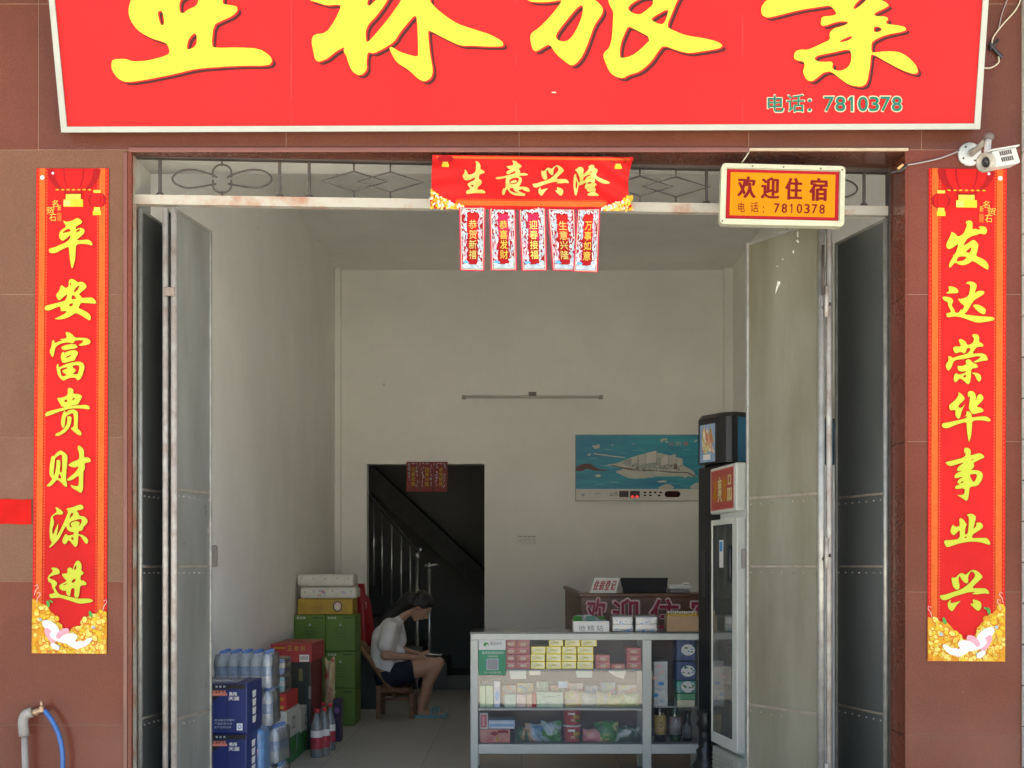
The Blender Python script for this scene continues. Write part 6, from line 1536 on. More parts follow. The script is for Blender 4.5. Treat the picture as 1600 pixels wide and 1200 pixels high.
# ------------------------------------------------ goods along the left wall
gBl = 'blue cartons stacked by the left door'
m_cb = mat('carton_navy', (.008, .020, .120), .45, var=.12, scale=8)
s = 300.0; bx0, bx1 = X(290, s), X(385, s); by = Y(s)
hts = [0, .262, .527, .79]
for i in range(3):
    mb = MB(); z0, z1 = hts[i] + .001, hts[i + 1] - .001
    mb.bbox(bx0 + .004 * i, bx1 + .004 * i - .004, by + .003 * (2 - i), by + .38, z0, z1, m_cb, .006, 2)
    f_ = lambda px, py, l=0, z1=z1, i=i: Vector((X(px, s), by + .003 * (2 - i) - l, z1 - (py - 1068) / s))
    P = Print(f_, .001); P.mb = mb
    P.poly(rect(329, 1069, 384, 1076), m_fblack, 1); P.poly([(329, 1077), (352, 1077), (340, 1090), (329, 1098)], m_fblack, 1)
    P.text('雪花啤酒', (333, 1078, 353, 1087), mat('carton_salmon', (.62, .20, .14), .5), .04, 2); P.poly(rect(331, 1083, 355, 1086.5), MATS['carton_salmon'], 2.5)
    P.text('勇闯', (358, 1081, 370, 1087), c_white, .05, 2); P.text('天涯', (357, 1088, 374, 1094), c_white, .05, 2)
    for q in range(3): P.text(('净含量五百毫升', '产品标准代号', '生产日期见箱')[q], (335, 1123 + q * 5.6, 335 + (32, 28, 26)[q], 1126.5 + q * 5.6), c_silver, 0, 2)
    P.poly(rect(370, 1130, 379, 1141), c_white, 2); P.poly(ell(374.5, 1135, 3.2, 3.6), c_blue, 3); P.poly(ell(374.5, 1135, 1.8, 2.2), c_white, 4)
    P.poly(rect(355, 1076, 355.6, 1145), m_fblack, 1)
    for q in range(3): P.poly(rect(337 + q * 6, 1071, 340 + q * 6, 1074), c_silver, 2)
    xs = bx1 + .004 * i - .004
    f2 = lambda a, b, l=0: Vector((xs + l, by + a, b)); P = Print(f2, .001); P.mb = mb
    for q, t_ in enumerate('雪花啤酒'): P.text(t_, (.16, -(z1 - .03 - q * .05), .24, -(z1 - .075 - q * .05)), c_white, .05, 2) if False else P.poly([(.12, z1 - .05 - q * .045), (.22, z1 - .05 - q * .045), (.20, z1 - .085 - q * .045), (.13, z1 - .085 - q * .045)], c_white, 2)
    if i == 2:
        mb.box(bx0 + .08, bx1 - .06, by + .05, by + .30, z1 + .0005, z1 + .002, mat('tape_clear', (.02, .035, .12), .2)); mb.box(bx0 + .12, bx1 - .1, by + .12, by + .17, z1 + .002, z1 + .003, c_silver)
        mb.bbox(bx1 - .03, bx1 + .004, by + .02, by + .26, z1 - .002, z1 + .004, m_cb, .002, 1)
    thing1(mb.build('drinks_carton'), f'{["bottom", "middle", "top"][i]} navy blue drinks carton of the stack beside the folded door', 'carton', gBl)

# bottled water packs
m_bw = glass('clear_bottle', (.80, .86, .90), dust=.22, rough=.08); m_bc = mat('cap_blue', (.10, .19, .48), .4); m_bl = mat('bottle_label', (.20, .32, .52), .4, var=.4, scale=40)
m_bbody = mat('water_bottle_plastic', (.62, .66, .68), .12, col2=(.40, .45, .48), scale=22)
m_film = glass('shrink_film', (.95, .97, .98), dust=.15, rough=.2)
bm_ = MB()
hb = .222
bm_.lathe([(.028, 0), (.032, .006), (.031, .03), (.032, .05), (.030, .06), (.032, .07, m_bl), (.0325, .075, m_bl), (.0325, .125, m_bl), (.032, .13), (.031, .15), (.023, .172), (.013, .192), (.012, .205), (.0145, .206, m_bc), (.0145, .221, m_bc), (.010, .222, m_bc)], 0, 0, 0, m_bbody, 14)
proto_b = bm_.build('bottle'); me_b = proto_b.data; bpy.data.objects.remove(proto_b)
gW = 'shrink wrapped packs of water bottles behind the blue cartons'
def water_pack(x, y, z, rz, label, nx_=4, ny_=3, lean=0):
    e = empty('water_pack', (x, y, z), label, 'water pack', gW); e.rotation_euler = (0, lean, rz)
    for i in range(nx_):
        for j in range(ny_):
            o = bpy.data.objects.new('bottle', me_b); SC.collection.objects.link(o); o.parent = e; o.location = ((i - (nx_ - 1) / 2) * .0665, (j - (ny_ - 1) / 2) * .0665, .001)
    mb = MB(); w, d = nx_ * .0333 + .003, ny_ * .0333 + .003
    n = 8; lv = ((0, 1.0), (.03, 1.02), (.09, .995), (.14, 1.01), (.175, 1.0), (.200, .96))
    vs = []; per = []
    for k in range(n): per.append((-w + 2 * w * k / n, -d))
    for k in range(n): per.append((w, -d + 2 * d * k / n))
    for k in range(n): per.append((w - 2 * w * k / n, d))
    for k in range(n): per.append((-w, d - 2 * d * k / n))
    for z_, k_2 in lv:
        for i, (a, b) in enumerate(per):
            wob = .004 * mnoise.noise(Vector((a * 30 + x * 9, b * 30, z_ * 25)))
            vs.append((a * k_2 + (wob if abs(a) > abs(b) else 0) * 1.3, b * k_2 + wob, z_ + .001))
    N = len(per)
    mb.add(vs, [(q * N + i, q * N + (i + 1) % N, (q + 1) * N + (i + 1) % N, (q + 1) * N + i) for q in range(len(lv) - 1) for i in range(N)], m_film, True)
    o = mb.build('film'); o.parent = e
    return e
yw1 = Y(262) + .12
water_pack(X(380, 262), yw1, .673, .02, 'topmost water pack with blue caps showing above the blue cartons', 5, 4)
water_pack(X(381, 262), yw1, .448, .02, 'third water pack from the floor, behind the blue cartons', 5, 4)
water_pack(X(394, 262), yw1 + .02, .224, -.08, 'second water pack from the floor, sticking out past the blue cartons', 5, 4)
water_pack(X(398, 262), yw1 + .01, 0, .05, 'lowest water pack on the floor beside the blue cartons', 5, 4)
# poster-like blue pack in front of the low water packs
def deco_w(P, a, b, c, d):
    P.poly([(a + 1, c + 3), (b - 3, c + 1), (b - 5, c + 22), (a + 1, c + 40)], c_silver, 1.5); P.poly([(a + 5, c + 20), (b - 3, c + 25), (b - 6, c + 48), (a + 3, c + 44)], c_lpink, 2)
    P.poly([(a + 4, c + 2), (a + 12, c + 4), (a + 8, c + 22)], c_blue, 2.5)
s = 290.0; mb = MB(); mb.bbox(X(388, s), X(409, s), Y(s) + .05, Y(s) + .24, 0, Z(1141, s), mat('bag_blue', (.10, .22, .40), .3, var=.3, scale=15), .03, 3)
mb2 = pr_on(mb, s); P = Print(fronto(Y(s) + .05), .001); P.mb = mb; deco_w(P, 390, 407, 1146, 1200)
thing1(mb.build('soap_powder_bag'), 'blue, white and pink printed bag squeezed between the blue cartons and the water packs', 'bag')

# two tone cartons, red box, tins
m_cw = mat('carton_white', (.55, .56, .51), .55, var=.05, scale=8); m_cg = mat('carton_green', (.02, .17, .05), .5, var=.15, scale=8); m_cr = mat('carton_red', (.50, .03, .03), .5, var=.1, scale=8)
gG = 'white and green cartons along the left wall'
def two_tone(y0, y1, x1, ztop, zmid, label):
    mb = MB(); x0 = XL + .02
    mb.bbox(x0, x1, y0, y1, .0, ztop, m_cw, .005, 2)
    mb.box(x0, x1 + .0012, y0 - .0012, y1 + .001, .002, zmid, m_cg)
    f2 = lambda a, b, l=0: Vector((x1 + l, a, b)); P = Print(f2, .001); P.mb = mb; ym = (y0 + y1) / 2
    P.poly([(ym - .05, ztop - .06), (ym + .06, ztop - .06), (ym + .06, ztop - .15), (ym - .05, ztop - .15)], m_fix, 2); P.poly([(ym - .02, ztop - .08), (ym + .03, ztop - .08), (ym + .03, ztop - .13), (ym - .02, ztop - .13)], m_cw, 3)
    P.poly([(ym - .10, zmid - .05), (ym + .10, zmid - .04), (ym + .08, zmid - .10), (ym - .08, zmid - .11)], c_green, 3)
    P.poly([(ym - .12, ztop - .18), (ym + .13, ztop - .18), (ym + .13, ztop - .187), (ym - .12, ztop - .187)], c_silver, 2)
    P.poly([(ym + .12, zmid + .0), (ym + .15, zmid + .0), (ym + .13, zmid - .12), (ym + .10, zmid - .12)], c_silver, 3)
    return thing1(mb.build('drinks_carton'), label, 'carton', gG)
yA = Y(223.6)
two_tone(yA, yA + .52, -1.641, .385, .185, 'nearer white and green drinks carton on the floor, under the red box')
two_tone(yA + .54, yA + 1.05, -1.641, .345, .165, 'farther white and green drinks carton on the floor beside the clear bottles')
mb = MB(); mb.bbox(XL + .1, -1.65, yA + .04, yA + .50, .387, .502, m_cr, .004, 2)
P = Print(lambda a, b, l=0: Vector((a, yA + .04 - l, b)), .001); P.mb = mb; P.poly([(-1.75, .48), (-1.67, .48), (-1.67, .455), (-1.75, .455)], c_amber, 2); P.poly([(-1.73, .42), (-1.67, .42), (-1.67, .40), (-1.73, .40)], c_gold, 2)
thing1(mb.build('gift_box'), 'small red box lying on the nearer white and green carton', 'box')
gK = 'packs of tins on the small red box'
for i in range(2):
    e = empty('tin_pack', (-1.76, yA + .24, .503 + i * .125), ['lower shrink wrapped pack of teal tins on the small red box', 'upper shrink wrapped pack of blue and cream tins, on top of the other'][i], 'tin pack', gK)
    ts = []
    for j in range(3):
        for k in range(2):
            mb = MB(); mt = mat(['tin_teal', 'tin_blue'][i], [(.10, .34, .36), (.10, .16, .42)][i], .3, .3, var=.4, scale=20); x, y_ = -1.76 + (k - .5) * .085, yA + .24 + (j - 1) * .085
            mb.lathe([(.038, 0, m_case), (.041, .004, m_case), (.041, .010, mt), (.041, .05, c_cream if i else c_silver), (.041, .085, mt), (.041, .112, m_case), (.038, .118, m_case)], x, y_, .503 + i * .125, m_case, 14); ts.append(mb.build('tin'))
    mb = MB(); mb.bbox(-1.76 - .088, -1.76 + .088, yA + .24 - .130, yA + .24 + .130, .5035 + i * .125, .5035 + i * .125 + .1225, m_film, .02, 3); ts.append(mb.build('film')); under_all(e, ts)
# red lid carton on dark carton
s = 205.0; y0 = Y(s); xr = X(487, s)
mb = MB(); mb.bbox(X(423, s), xr, y0, y0 + .62, Z(1035, s), Z(1006, s), mat('lid_red', (.36, .028, .03), .5, var=.12, scale=8), .006, 2)
P = pr_on(mb, s)
for i, t_ in enumerate('王老吉'): P.text(t_, (449 + i * 10, 1009, 457 + i * 10, 1017), c_gold, .02, 1.5)
P.poly(rect(427, 1011, 446, 1014), c_amber, 1.5); P.poly(rect(468, 1023, 483, 1034), c_white, 1.5)
for i in range(6): P.poly(rect(469.5 + i * 2.1, 1025, 470.6 + i * 2.1, 1031), m_fix, 2)
thing1(mb.build('drinks_carton'), 'red herbal tea carton with gold characters and a barcode, lying on the dark carton', 'carton', 'large cartons by the left wall')
mb = MB(); mb.bbox(X(430, s), xr - .01, y0 + .02, y0 + .60, 0, Z(1035.4, s), mat('carton_black_green', (.018, .024, .018), .4), .006, 2)
mb.box(xr - .0099, xr - .007, y0 + .04, y0 + .58, .03, Z(1037, s), mat('carton_wine_red', (.14, .014, .018), .5))
P = Print(fronto(y0 + .02), .001); P.mb = mb; P.poly(rect(467, 1045, 473, 1064), mat('dull_gold', (.16, .14, .05), .4), 1.5); P.poly(rect(482, 1072, 486, 1092), m_fix, 1.5)
thing1(mb.build('drinks_carton'), 'tall black and wine red carton standing under the red herbal tea carton', 'carton', 'large cartons by the left wall')
mb = MB(); s6 = 196.0
pouch('snack_sack', 'pale yellow printed sack leaning beside the wine red carton', 'sack', 505, 522, 1030, 1105, s6, .12, [w_, mat('sack_beige', (.40, .32, .20), .6, var=.2), m_rpack], None, 77)
# clear plastic bottles on the floor
m_pet = mat('pet_bottle', (.20, .205, .20), .12, var=.2, scale=30); m_lab = mat('bottle_red_label', (.42, .04, .06), .4, var=.2, scale=30)
def pet(x, y, z, h, r0, name='drink_bottle', mcap=None, lm=None):
    mb = MB(); mcap = mcap or m_cr
    mb.lathe([(r0 * .85, 0), (r0, .01), (r0 * .94, h * .10), (r0, h * .18, lm or m_lab), (r0, h * .42, c_white), (r0, h * .56), (r0 * .9, h * .66), (r0 * .4, h * .86), (r0 * .34, h * .92), (r0 * .42, h * .925, mcap), (r0 * .42, h, mcap)], x, y, z, m_pet, 16)
    return mb.build(name)
gPb = 'clear bottles with red labels on the floor'
for i, (px, s_, lb) in enumerate(((495, 213, 'front clear bottle with a red and white label on the floor'), (507, 211, 'clear red labelled bottle just right of the front one'), (516, 205, 'clear red labelled bottle, rightmost of the row on the floor'), (505, 203, 'clear red labelled bottle behind the front pair'))):
    o = pet(X(px, s_), Y(s_), 0, .355, .040 if i else .046); thing1(o, lb, 'bottle', gPb)
s_ = 196.0; mb = MB(); mb.bbox(X(521, s_), X(532, s_), Y(s_), Y(s_) + .15, 0, Z(1092, s_), mat('dark_violet_box', (.03, .02, .06), .4, var=.2), .006, 2); P = pr_on(mb, s_); P.poly(ell(526, 1110, 4, 5), mat('violet_print', (.16, .08, .25), .5), 1.5)
thing1(mb.build('gift_box'), 'small dark violet box standing right of the clear bottles', 'box')

# green cartons stack with toilet paper on top
m_grn = mat('carton_leaf_green', (.105, .20, .012), .5, col2=(.080, .165, .018), scale=3)
sg = 178.0; yg = Y(sg)
gN = 'green drinks cartons stacked by the left wall'
ws = [XL + .003, X(508.5, sg), X(555, sg)]
zs_ = [0, Z(1076, sg), Z(1018, sg), Z(960.5, sg)]
for c_ in range(2):
    for r_ in range(3):
        mb = MB(); x0, x1 = ws[c_] + .002, ws[c_ + 1] - .002; z0, z1 = zs_[r_] + .001, zs_[r_ + 1] - .001
        mb.bbox(x0, x1, yg + .004 * (r_ % 2), yg + .40, z0, z1, m_grn, .006, 2)
        f_ = lambda a, b, l=0: Vector((x0 + (x1 - x0) * a, yg + .004 * (r_ % 2) - l, z1 - (z1 - z0) * b)); P = Print(f_, .001); P.mb = mb
        P.text('青岛啤', (.07, .05, .36, .12), c_white, .02, 1.5)
        for q in range(5): P.text('清爽可口的好啤酒'[q:q + 3], (.30 + .02 * q, .34 + q * .08, .72 - .02 * q, .39 + q * .08), mat('carton_dark_green', (.02, .075, .02), .5), .01, 1.5)
        P.poly([(.5, .22), (.55, .30), (.45, .30)], c_silver, 1.5); P.poly(rect(0.02, .965, .98, .975), MATS['carton_dark_green'], 1.5); P.poly(rect(.60, .06, .93, .10), MATS['carton_dark_green'], 1.5)
        thing1(mb.build('drinks_carton'), f'{["lowest","middle","top"][r_]} green carton in the {["left", "right"][c_]} column of the green stack', 'carton', gN)
y0 = yg + .02; s7 = S(y0)
mb = MB(); z0 = zs_[3] + .001; z1 = Z(936, s7); mb.bbox(X(465, s7), X(551, s7), y0, y0 + .34, z0, z1, mat('carton_mustard', (.42, .27, .02), .4, var=.12, scale=6), .005, 2)
P = Print(fronto(y0), .001); P.mb = mb; P.poly(ell(527.5, 947.5, 7.5, 8.5, 0, 20), m_dark, 1.5); P.poly(ell(527.5, 947.5, 5.5, 6.5, 0, 20), c_lpink, 2); P.poly(ell(527, 949, 3.2, 3.6, 0, 12), c_cream, 3)
P.text('牛奶饮品', (482, 948, 504, 951.5), m_rpack, .01, 1.5); P.poly(rect(543, 944, 550, 957), c_gold, 1.5)
thing1(mb.build('drinks_carton'), 'flat mustard yellow carton with a round badge on top of the green stack', 'carton', 'goods on the green stack')
def roll_pack(px0, px1, pyt, pyb, label, dots, seed):
    z0, z1 = Z(pyb, s7) + .001, Z(pyt, s7); x0, x1 = X(px0, s7), X(px1, s7); mb = MB(); n = 5; w = (x1 - x0) / n; mw = mat('tissue_roll_wrap', (.66, .64, .56), .4, var=.08, scale=12, bump=.3, bscale=20)
    mb.bbox(x0, x1, y0 + .005, y0 + .30, z0, z1, mw, .028, 4)
    P = Print(fronto(y0 + .004), .001); P.mb = mb; r_ = random.Random(seed)
    for i in range(dots):
        x = px0 + 8 + (px1 - px0 - 16) * i / max(dots - 1, 1); P.poly(ell(x, pyt + 7 + r_.uniform(-1, 1), .9, 1.1), c_green if i % 2 else m_fix, 1.5)
    if seed == 2:
        for i in range(10): P.poly(ell(px0 + 18 + r_.random() * 22, pyt + 9 + r_.uniform(-5, 5), r_.uniform(1, 3), r_.uniform(.8, 1.8), 0, 7), r_.choice([c_blue, c_pink, c_silver]), 1.6)
        P.poly(ell(px1 - 19, pyt + 9, 2.3, 2.8), m_lb, 1.6)
    return thing1(mb.build('toilet_roll_pack'), label, 'toilet roll pack', 'wrapped toilet rolls on the green stack')
roll_pack(468, 556.5, 917, 935.8, 'lower wrapped pack of white toilet rolls, resting on the mustard carton', 6, 2)
roll_pack(463.5, 553, 897, 916.6, 'upper wrapped pack of white toilet rolls, at the very top of the stack', 5, 1)
# red bag behind the green stack
mb = MB(); s8 = 158.0; y8 = Y(s8); mr_ = mat('bag_crimson', (.32, .008, .02), .35, var=.2, scale=8)
n = 14; vs = []
lv = [(1010, 560, 584), (1000, 557, 586), (985, 556, 585), (965, 555, 583), (945, 556, 580), (935, 557, 577), (928, 558, 571), (912, 559, 569)]
for (py, a, b) in lv:
    for i in range(n):
        t_ = 2 * math.pi * i / n; cx_, rx = (a + b) / 2, (b - a) / 2
        vs.append((X(cx_ + rx * math.cos(t_), s8), y8 + .10 * math.sin(t_) * (1 + .3 * math.sin(t_ * 3)), Z(py, s8)))
mb.add(vs, [(j * n + i, j * n + (i + 1) % n, (j + 1) * n + (i + 1) % n, (j + 1) * n + i) for j in range(len(lv) - 1) for i in range(n)] + [tuple((len(lv) - 1) * n + i for i in range(n)), tuple(reversed(range(n)))], mr_, True)
P = Print(fronto(y8 - .09), .001); P.mb = mb; P.shape([[(562, 965), (568, 958), (570, 975), (566, 990), (560, 985)]], c_lpink, 2, 1); P.poly(rect(570, 940, 572.5, 952), c_lpink, 2)
thing1(mb.build('shopping_bag'), 'crimson printed bag standing on boxes behind the green stack', 'bag')
mb = MB(); mb.bbox(X(556, s8), X(590, s8), y8 - .12, y8 + .28, 0, Z(1010.5, s8), mat('carton_dark_teal', (.022, .038, .032), .5, var=.3), .006, 2)
thing1(mb.build('storage_box'), 'tall dark box behind the chair carrying the crimson bag', 'box')

# ------------------------------------------------ stairs behind the doorway
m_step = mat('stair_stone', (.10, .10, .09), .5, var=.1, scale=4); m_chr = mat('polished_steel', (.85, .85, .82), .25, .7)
st = empty('staircase', (X(660, 140), YB + .9, 0), 'dark staircase with polished steel balusters behind the inner doorway', 'staircase')
sx = X(735, 138); ps = []
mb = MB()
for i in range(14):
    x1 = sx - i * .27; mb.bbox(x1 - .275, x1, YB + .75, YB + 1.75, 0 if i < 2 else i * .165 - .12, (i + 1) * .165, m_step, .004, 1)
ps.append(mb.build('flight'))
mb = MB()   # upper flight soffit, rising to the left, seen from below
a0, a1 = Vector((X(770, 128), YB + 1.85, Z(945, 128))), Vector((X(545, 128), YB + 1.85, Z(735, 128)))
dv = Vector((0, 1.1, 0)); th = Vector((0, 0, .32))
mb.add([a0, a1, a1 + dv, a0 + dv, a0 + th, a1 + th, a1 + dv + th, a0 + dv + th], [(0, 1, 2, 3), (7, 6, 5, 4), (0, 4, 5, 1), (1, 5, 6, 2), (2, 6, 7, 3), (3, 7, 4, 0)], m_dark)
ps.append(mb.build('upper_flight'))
yb2 = YB + .80; sb = S(yb2)
for i, (px, t0, b0) in enumerate(((584, 815, 915), (597, 835, 930), (612, 848, 945), (627, 862, 955), (641, 875, 965))):
    mb = MB(); mb.tube([(X(px, sb), yb2, Z(t0 - 35, sb)), (X(px, sb), yb2, Z(b0, sb))], .011, m_chr, 10); ps.append(mb.build('baluster'))
for px, t0 in ((652, 872), (671, 888)):
    mb = MB(); mb.tube([(X(px, sb), yb2, Z(t0, sb)), (X(px, sb), yb2, 0)], .022, m_chr, 12)
    mb.ball((X(px, sb), yb2, Z(t0 - 4, sb)), (.03, .03, .035), m_chr, u=12, w=8)
    if px == 652: mb.ball((X(px + 5, sb), yb2, Z(t0 - 13, sb)), (.028, .028, .03), m_chr, u=12, w=8)
    else: mb.tube([(X(664, sb), yb2, Z(884, sb)), (X(685, sb), yb2, Z(882, sb))], .018, m_chr, 10)
    ps.append(mb.build('newel_post'))
mb = MB(); mb.tube([(X(652, sb), yb2, Z(862, sb)), (X(575, sb), yb2, Z(772, sb))], .02, m_dark, 10); ps.append(mb.build('handrail'))
under_all(st, ps)


# ------------------------------------------------ the woman on the low wooden chair
SW = 168.0; yW = Y(SW)
def H(px, py, dy=0.0): return Vector((X(px, SW), yW + dy, Z(py, SW)))
def caps(mb, a, b, ra, rb, m, n=14):
    k = 5; pts = [a.lerp(b, t / k) for t in range(k + 1)]; mb.tube(pts, [ra + (rb - ra) * t / k for t in range(k + 1)], m, n)
    mb.ball(a, ra, m, u=n, w=8); mb.ball(b, rb, m, u=n, w=8)
def remesh(mb, name, vox, smooth=6, mats=None, cut=None):
    o = mb.build('tmp_body')
    md = o.modifiers.new('r', 'REMESH'); md.mode = 'VOXEL'; md.voxel_size = vox
    ms = o.modifiers.new('s', 'SMOOTH'); ms.factor = .5; ms.iterations = smooth
    bpy.context.view_layer.update(); dg = bpy.context.evaluated_depsgraph_get()
    me = bpy.data.meshes.new_from_object(o.evaluated_get(dg)); bpy.data.objects.remove(o)
    me.name = name; me.materials.clear(); me.materials.append(mats)
    if cut:
        bm = bmesh.new(); bm.from_mesh(me)
        for co, no in cut:
            bmesh.ops.bisect_plane(bm, geom=list(bm.verts) + list(bm.edges) + list(bm.faces), plane_co=co, plane_no=no, clear_outer=True)
        bm.to_mesh(me); bm.free()
    for p in me.polygons: p.use_smooth = True; p.material_index = 0
    r = bpy.data.objects.new(name, me); SC.collection.objects.link(r); return r
m_skin = mat('skin', (.46, .27, .18), .5, var=.08, scale=8); m_hair = mat('black_hair', (.010, .008, .007), .42, var=.5, scale=60, stretch=(1, 1, .15), bump=.8, bscale=90)
m_shirt = mat('white_cotton', (.80, .78, .79), .85, var=.06, scale=14, bump=.8, bscale=9); m_short = mat('navy_cotton', (.012, .014, .035), .8, var=.2, scale=20, bump=.3, bscale=20)
who = empty('person', H(612, 1122), 'seated woman in a white T-shirt and dark shorts bending over a phone', 'person')
th = math.radians(50); f_v = Vector((math.cos(th), 0, -math.sin(th))); u_v = Vector((math.sin(th), 0, math.cos(th))); hc = H(657, 947)
mb = MB(); mk_ = m_skin
MH = Matrix(((f_v.x, 0, u_v.x), (0, 1, 0), (f_v.z, 0, u_v.z)))
mb.ball(hc + u_v * .03 - f_v * .015, (.108, .085, .095), mk_, MH, 20, 14)              # skull
mb.ball(hc + f_v * .035 - u_v * .035, (.066, .066, .088), mk_, MH, 18, 12)              # face
mb.ball(hc + f_v * .055 - u_v * .105, (.034, .036, .030), mk_, MH, 12, 8)               # chin
caps(mb, hc + f_v * .098 + u_v * .008, hc + f_v * .120 - u_v * .028, .009, .015, mk_, 10) # nose
mb.ball(hc + f_v * .102 - u_v * .064, (.014, .026, .012), mk_, MH, 10, 6)               # lips
for sg_ in (-1, 1): mb.ball(hc - f_v * .005 - u_v * .02 + Vector((0, sg_ * .083, 0)), (.020, .010, .032), mk_, MH, 10, 8)  # ears
caps(mb, H(619, 968), hc - f_v * .045 - u_v * .06, .062, .052, mk_)                     # neck
for dy in (-.06, 0, .06):
    caps(mb, H(607, 1056, dy * 1.3), H(600, 1030, dy), .105, .098, mk_); caps(mb, H(600, 1030, dy), H(604, 996, dy * 1.2), .098, .112, mk_)
    caps(mb, H(604, 996, dy * 1.2), H(612, 978, dy * 1.5), .112, .075, mk_)
for sgn, sh, el, wr in ((-1, (612, 979, -.175), (605, 1022, -.215), (650, 1026, -.10)), (1, (617, 979, .175), (622, 1018, .225), (654, 1023, .075))):
    caps(mb, H(*sh), H(*el), .056, .042, mk_); caps(mb, H(*el), H(*wr), .042, .027, mk_)
    w_p = H(*wr); pm = w_p + Vector((.055, -sgn * -.02 if False else sgn * -.0, -.004))
    for k in (-.018, 0, .018): caps(mb, w_p + Vector((.01, k * .6, 0)), w_p + Vector((.075, k, .002)), .018, .015, mk_, 8)    # palm
    for k in range(4):                                                                    # fingers curling round the phone
        b_ = w_p + Vector((.078, -.027 + k * .018, .0)); L1 = (.040, .046, .044, .034)[k]
        b2 = b_ + Vector((L1 * .9, sgn * -.008, -.012)); b3 = b2 + Vector((L1 * .35, sgn * -.020, .014)); caps(mb, b_, b2, .0105, .0095, mk_, 7); caps(mb, b2, b3, .0095, .008, mk_, 7)
    t0_ = w_p + Vector((.03, sgn * .024, .010)); t1_ = t0_ + Vector((.038, sgn * -.010, .020)); caps(mb, t0_, t1_, .013, .011, mk_, 7); caps(mb, t1_, t1_ + Vector((.032, sgn * -.022, .004)), .011, .009, mk_, 7)
for sgn in (-1, 1):
    dy = sgn * .09
    hip, knee, calf, ank = H(611, 1057, dy), H(684, 1036 + (1 if sgn > 0 else 0), sgn * .085), H(669, 1066, sgn * .08), H(659 + (3 if sgn > 0 else 0), 1103, sgn * .075)
    caps(mb, hip, hip.lerp(knee, .5), .096, .083, mk_); caps(mb, hip.lerp(knee, .5), knee, .083, .060, mk_)
    caps(mb, knee, calf, .060, .054, mk_); caps(mb, calf, ank, .054, .034, mk_)
    heel, ball_, toe = ank + Vector((-.012, 0, -.055)), ank + Vector((.13, 0, -.068)), ank + Vector((.19, 0, -.074))
    caps(mb, ank, heel, .034, .030, mk_); caps(mb, heel, ball_, .030, .026, mk_)
    for k in range(5): caps(mb, ball_ + Vector((-.01, (k - 2) * .016, 0)), toe + Vector((-abs(k - 1) * .008, (k - 2) * .017, 0)), .013, .011, mk_, 7)
body = remesh(mb, 'body', .0095, 5, m_skin)
mb = MB()
for dy in (-.07, 0, .07):
    caps(mb, H(603, 1049, dy * 1.15), H(598, 1028, dy), .122, .112, m_shirt); caps(mb, H(598, 1028, dy), H(603, 996, dy * 1.2), .112, .126, m_shirt)
    caps(mb, H(603, 996, dy * 1.2), H(611, 979, dy * 1.5), .126, .088, m_shirt)
caps(mb, H(612, 975), H(622, 966), .085, .066, m_shirt)
caps(mb, H(618, 1020), H(624, 1036), .09, .075, m_shirt)
for sh, el in (((612, 979, -.175), (606, 1005, -.20)), ((617, 979, .175), (620, 1003, .205))): caps(mb, H(*sh), H(*el), .070, .076, m_shirt)
shirt = remesh(mb, 'shirt', .010, 4, m_shirt, [(H(616, 1049), Vector((-.35, 0, -1)).normalized())] )
mb = MB()
for sgn in (-1, 1): caps(mb, H(610, 1055, sgn * .085), H(638, 1048, sgn * .09), .110, .104, m_short)
caps(mb, H(604, 1054, -.07), H(604, 1054, .07), .112, .112, m_short)
shorts = remesh(mb, 'shorts', .010, 4, m_short)
mb = MB()
mb.ball(hc + u_v * .042 - f_v * .026, (.110, .094, .097), m_hair, MH, 22, 14); mb.ball(hc + u_v * .088 + f_v * .030, (.056, .074, .036), m_hair, MH, 16, 10)
for sg_ in (-1, 1): caps(mb, hc + u_v * .05 + f_v * .02 + Vector((0, sg_ * .07, 0)), hc - u_v * .03 - f_v * .04 + Vector((0, sg_ * .072, 0)), .034, .022, m_hair)
for a, b, ra, rb in (((640, 938), (624, 950), .085, .060), ((624, 950), (603, 968), .060, .048), ((603, 968), (590, 990), .048, .036), ((590, 990), (584.5, 1020), .036, .022)):
    for dy in (-.03, .03): caps(mb, H(*a, dy), H(*b, dy), ra, rb, m_hair)
hair = remesh(mb, 'hair', .010, 4, m_hair)
mb = MB(); mb.ball(hc + f_v * .094 + u_v * .006 + Vector((0, .030, 0)), (.008, .012, .006), m_black, MH, 8, 6); mb.ball(hc + f_v * .094 + u_v * .006 + Vector((0, -.030, 0)), (.008, .012, .006), m_black, MH, 8, 6)
for sg_ in (-1, 1): caps(mb, hc + f_v * .098 + u_v * .030 + Vector((0, sg_ * .018, 0)), hc + f_v * .090 + u_v * .032 + Vector((0, sg_ * .046, 0)), .004, .003, m_hair, 6)
eyes = mb.build('eyes')
under_all(who, [body, shirt, shorts, hair, eyes])
m_sd = mat('sandal_blue', (.16, .34, .40), .5, var=.1)
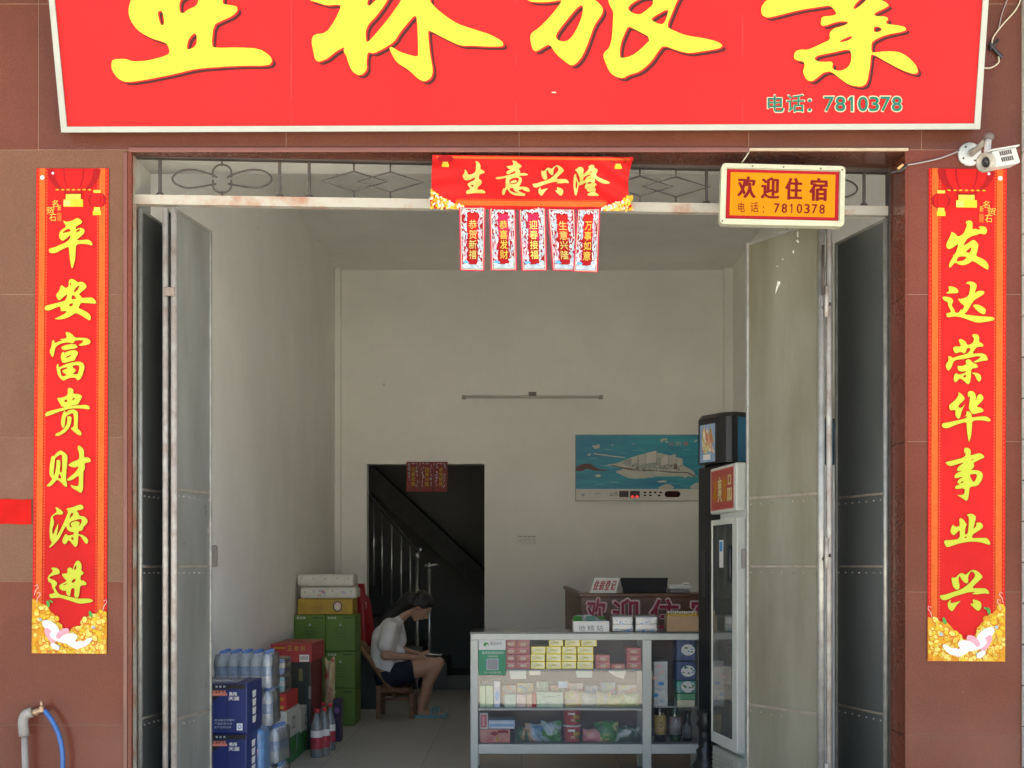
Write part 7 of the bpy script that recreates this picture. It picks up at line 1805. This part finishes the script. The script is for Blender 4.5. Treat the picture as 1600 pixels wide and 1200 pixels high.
for sgn in (-1, 1):
    ank = H(659 + (3 if sgn > 0 else 0), 1103, sgn * .075); mb = MB()
    pts = [(-.055, .034), (-.04, .044), (.05, .042), (.13, .052), (.19, .048), (.225, .02), (.225, -.02), (.19, -.048), (.13, -.052), (.05, -.042), (-.04, -.044), (-.055, -.034)]
    vs = [(ank.x + a, ank.y + b, .003) for a, b in pts] + [(ank.x + a, ank.y + b, .028) for a, b in pts]; n = len(pts)
    mb.add(vs, [tuple(reversed(range(n))), tuple(range(n, 2 * n))] + [(i, (i + 1) % n, n + (i + 1) % n, n + i) for i in range(n)], m_sd)
    arc = [Vector((ank.x + .10, ank.y + .052 * math.cos(t_), .02 + .072 * math.sin(t_))) for t_ in [math.pi * k / 10 for k in range(11)]]
    mb.tube(arc, .012, m_sd, 8); mb.tube([p + Vector((.035, 0, -.006)) for p in arc], .010, m_sd, 8)
    o = mb.build('sandal'); under_all(who, [o])
mb = MB(); M = Matrix.Translation(H(676, 1022)) @ Matrix.Rotation(.18, 4, 'Y') @ Matrix.Rotation(0, 4, 'X') @ Matrix.Rotation(-.12, 4, 'Y')
mb.bbox(-.075, .085, -.045, .045, -.005, .006, c_white, .004, 2, M); mb.box(-.068, .078, -.040, .040, .0062, .0068, mat('phone_screen', (.30, .33, .36), .15), M)
thing1(mb.build('mobile_phone'), 'white mobile phone held flat over the seated woman\'s knee', 'phone')

m_ch = mat('chair_wood', (.17, .075, .03), .5, var=.25, scale=8, stretch=(1, 1, 5)); m_bam = mat('chair_bamboo', (.22, .11, .05), .55, var=.2, scale=10)
ch = empty('wooden_chair', H(615, 1121), 'low folding wooden chair with a leaning slatted back under the seated woman', 'chair'); ps = []
def hp(px, py, dy): return H(px, py, dy)
wy = .19
mb = MB(); zseat = Z(1071.5, SW)
for i in range(7): x0 = X(600, SW) + i * .037; mb.bbox(x0, x0 + .032, yW - wy, yW + wy, zseat - .015, zseat, m_ch, .004, 2)
for dy in (-wy + .02, wy - .02): mb.bbox(X(597, SW), X(642, SW), yW + dy - .014, yW + dy + .014, zseat - .05, zseat - .0155, m_ch, .004, 2)
ps.append(mb.build('seat'))
for px, dxx in ((595, 0), (646, 0)):
    for dy in (-wy, wy):
        mb = MB(); mb.bbox(X(px, SW) - .022, X(px, SW) + .022, yW + dy - .014, yW + dy + .014, .002, zseat - (.052 if px > 600 else -.02), m_ch, .005, 2); ps.append(mb.build('leg'))
mb = MB()
for dy in (-wy + .035, wy - .035): mb.tube([hp(562, 1002, dy), hp(584, 1034, dy), hp(608, 1068, dy), hp(622, 1088, dy)], [.020, .022, .022, .018], m_bam, 8)
ps.append(mb.build('back_post'))
mb = MB()
for px, py in ((566, 1008), (573, 1018), (580, 1028), (587, 1038)): a_ = hp(px, py, -wy + .035); b_ = hp(px, py, wy - .035); mb.tube([a_, b_], .013, m_bam, 8)
for dy in (-.09, -.03, .03, .09): mb.tube([hp(564, 1005, dy), hp(592, 1045, dy)], .012, m_bam, 6)
ps.append(mb.build('backrest'))
for py, dy in ((1089, -wy), (1089, wy), (1078, -wy)):
    mb = MB(); mb.tube([hp(595, py, dy), hp(646, py, dy)], .011, m_ch, 8); ps.append(mb.build('stretcher'))
under_all(ch, ps)

# ---------------------------------------------------------------- turn layout units into metres
bpy.context.view_layer.update()
seen = set()
for o in bpy.data.objects:
    if o.type == 'MESH' and o.data.name not in seen:
        seen.add(o.data.name)
        o.data.transform(Matrix.Scale(K, 4))
for o in bpy.data.objects:
    o.location = o.location * K
    mi = o.matrix_parent_inverse.copy(); mi.translation = mi.translation * K; o.matrix_parent_inverse = mi
for o in bpy.data.objects:
    if o.type == 'EMPTY' and o.parent is None and o.children:
        pass
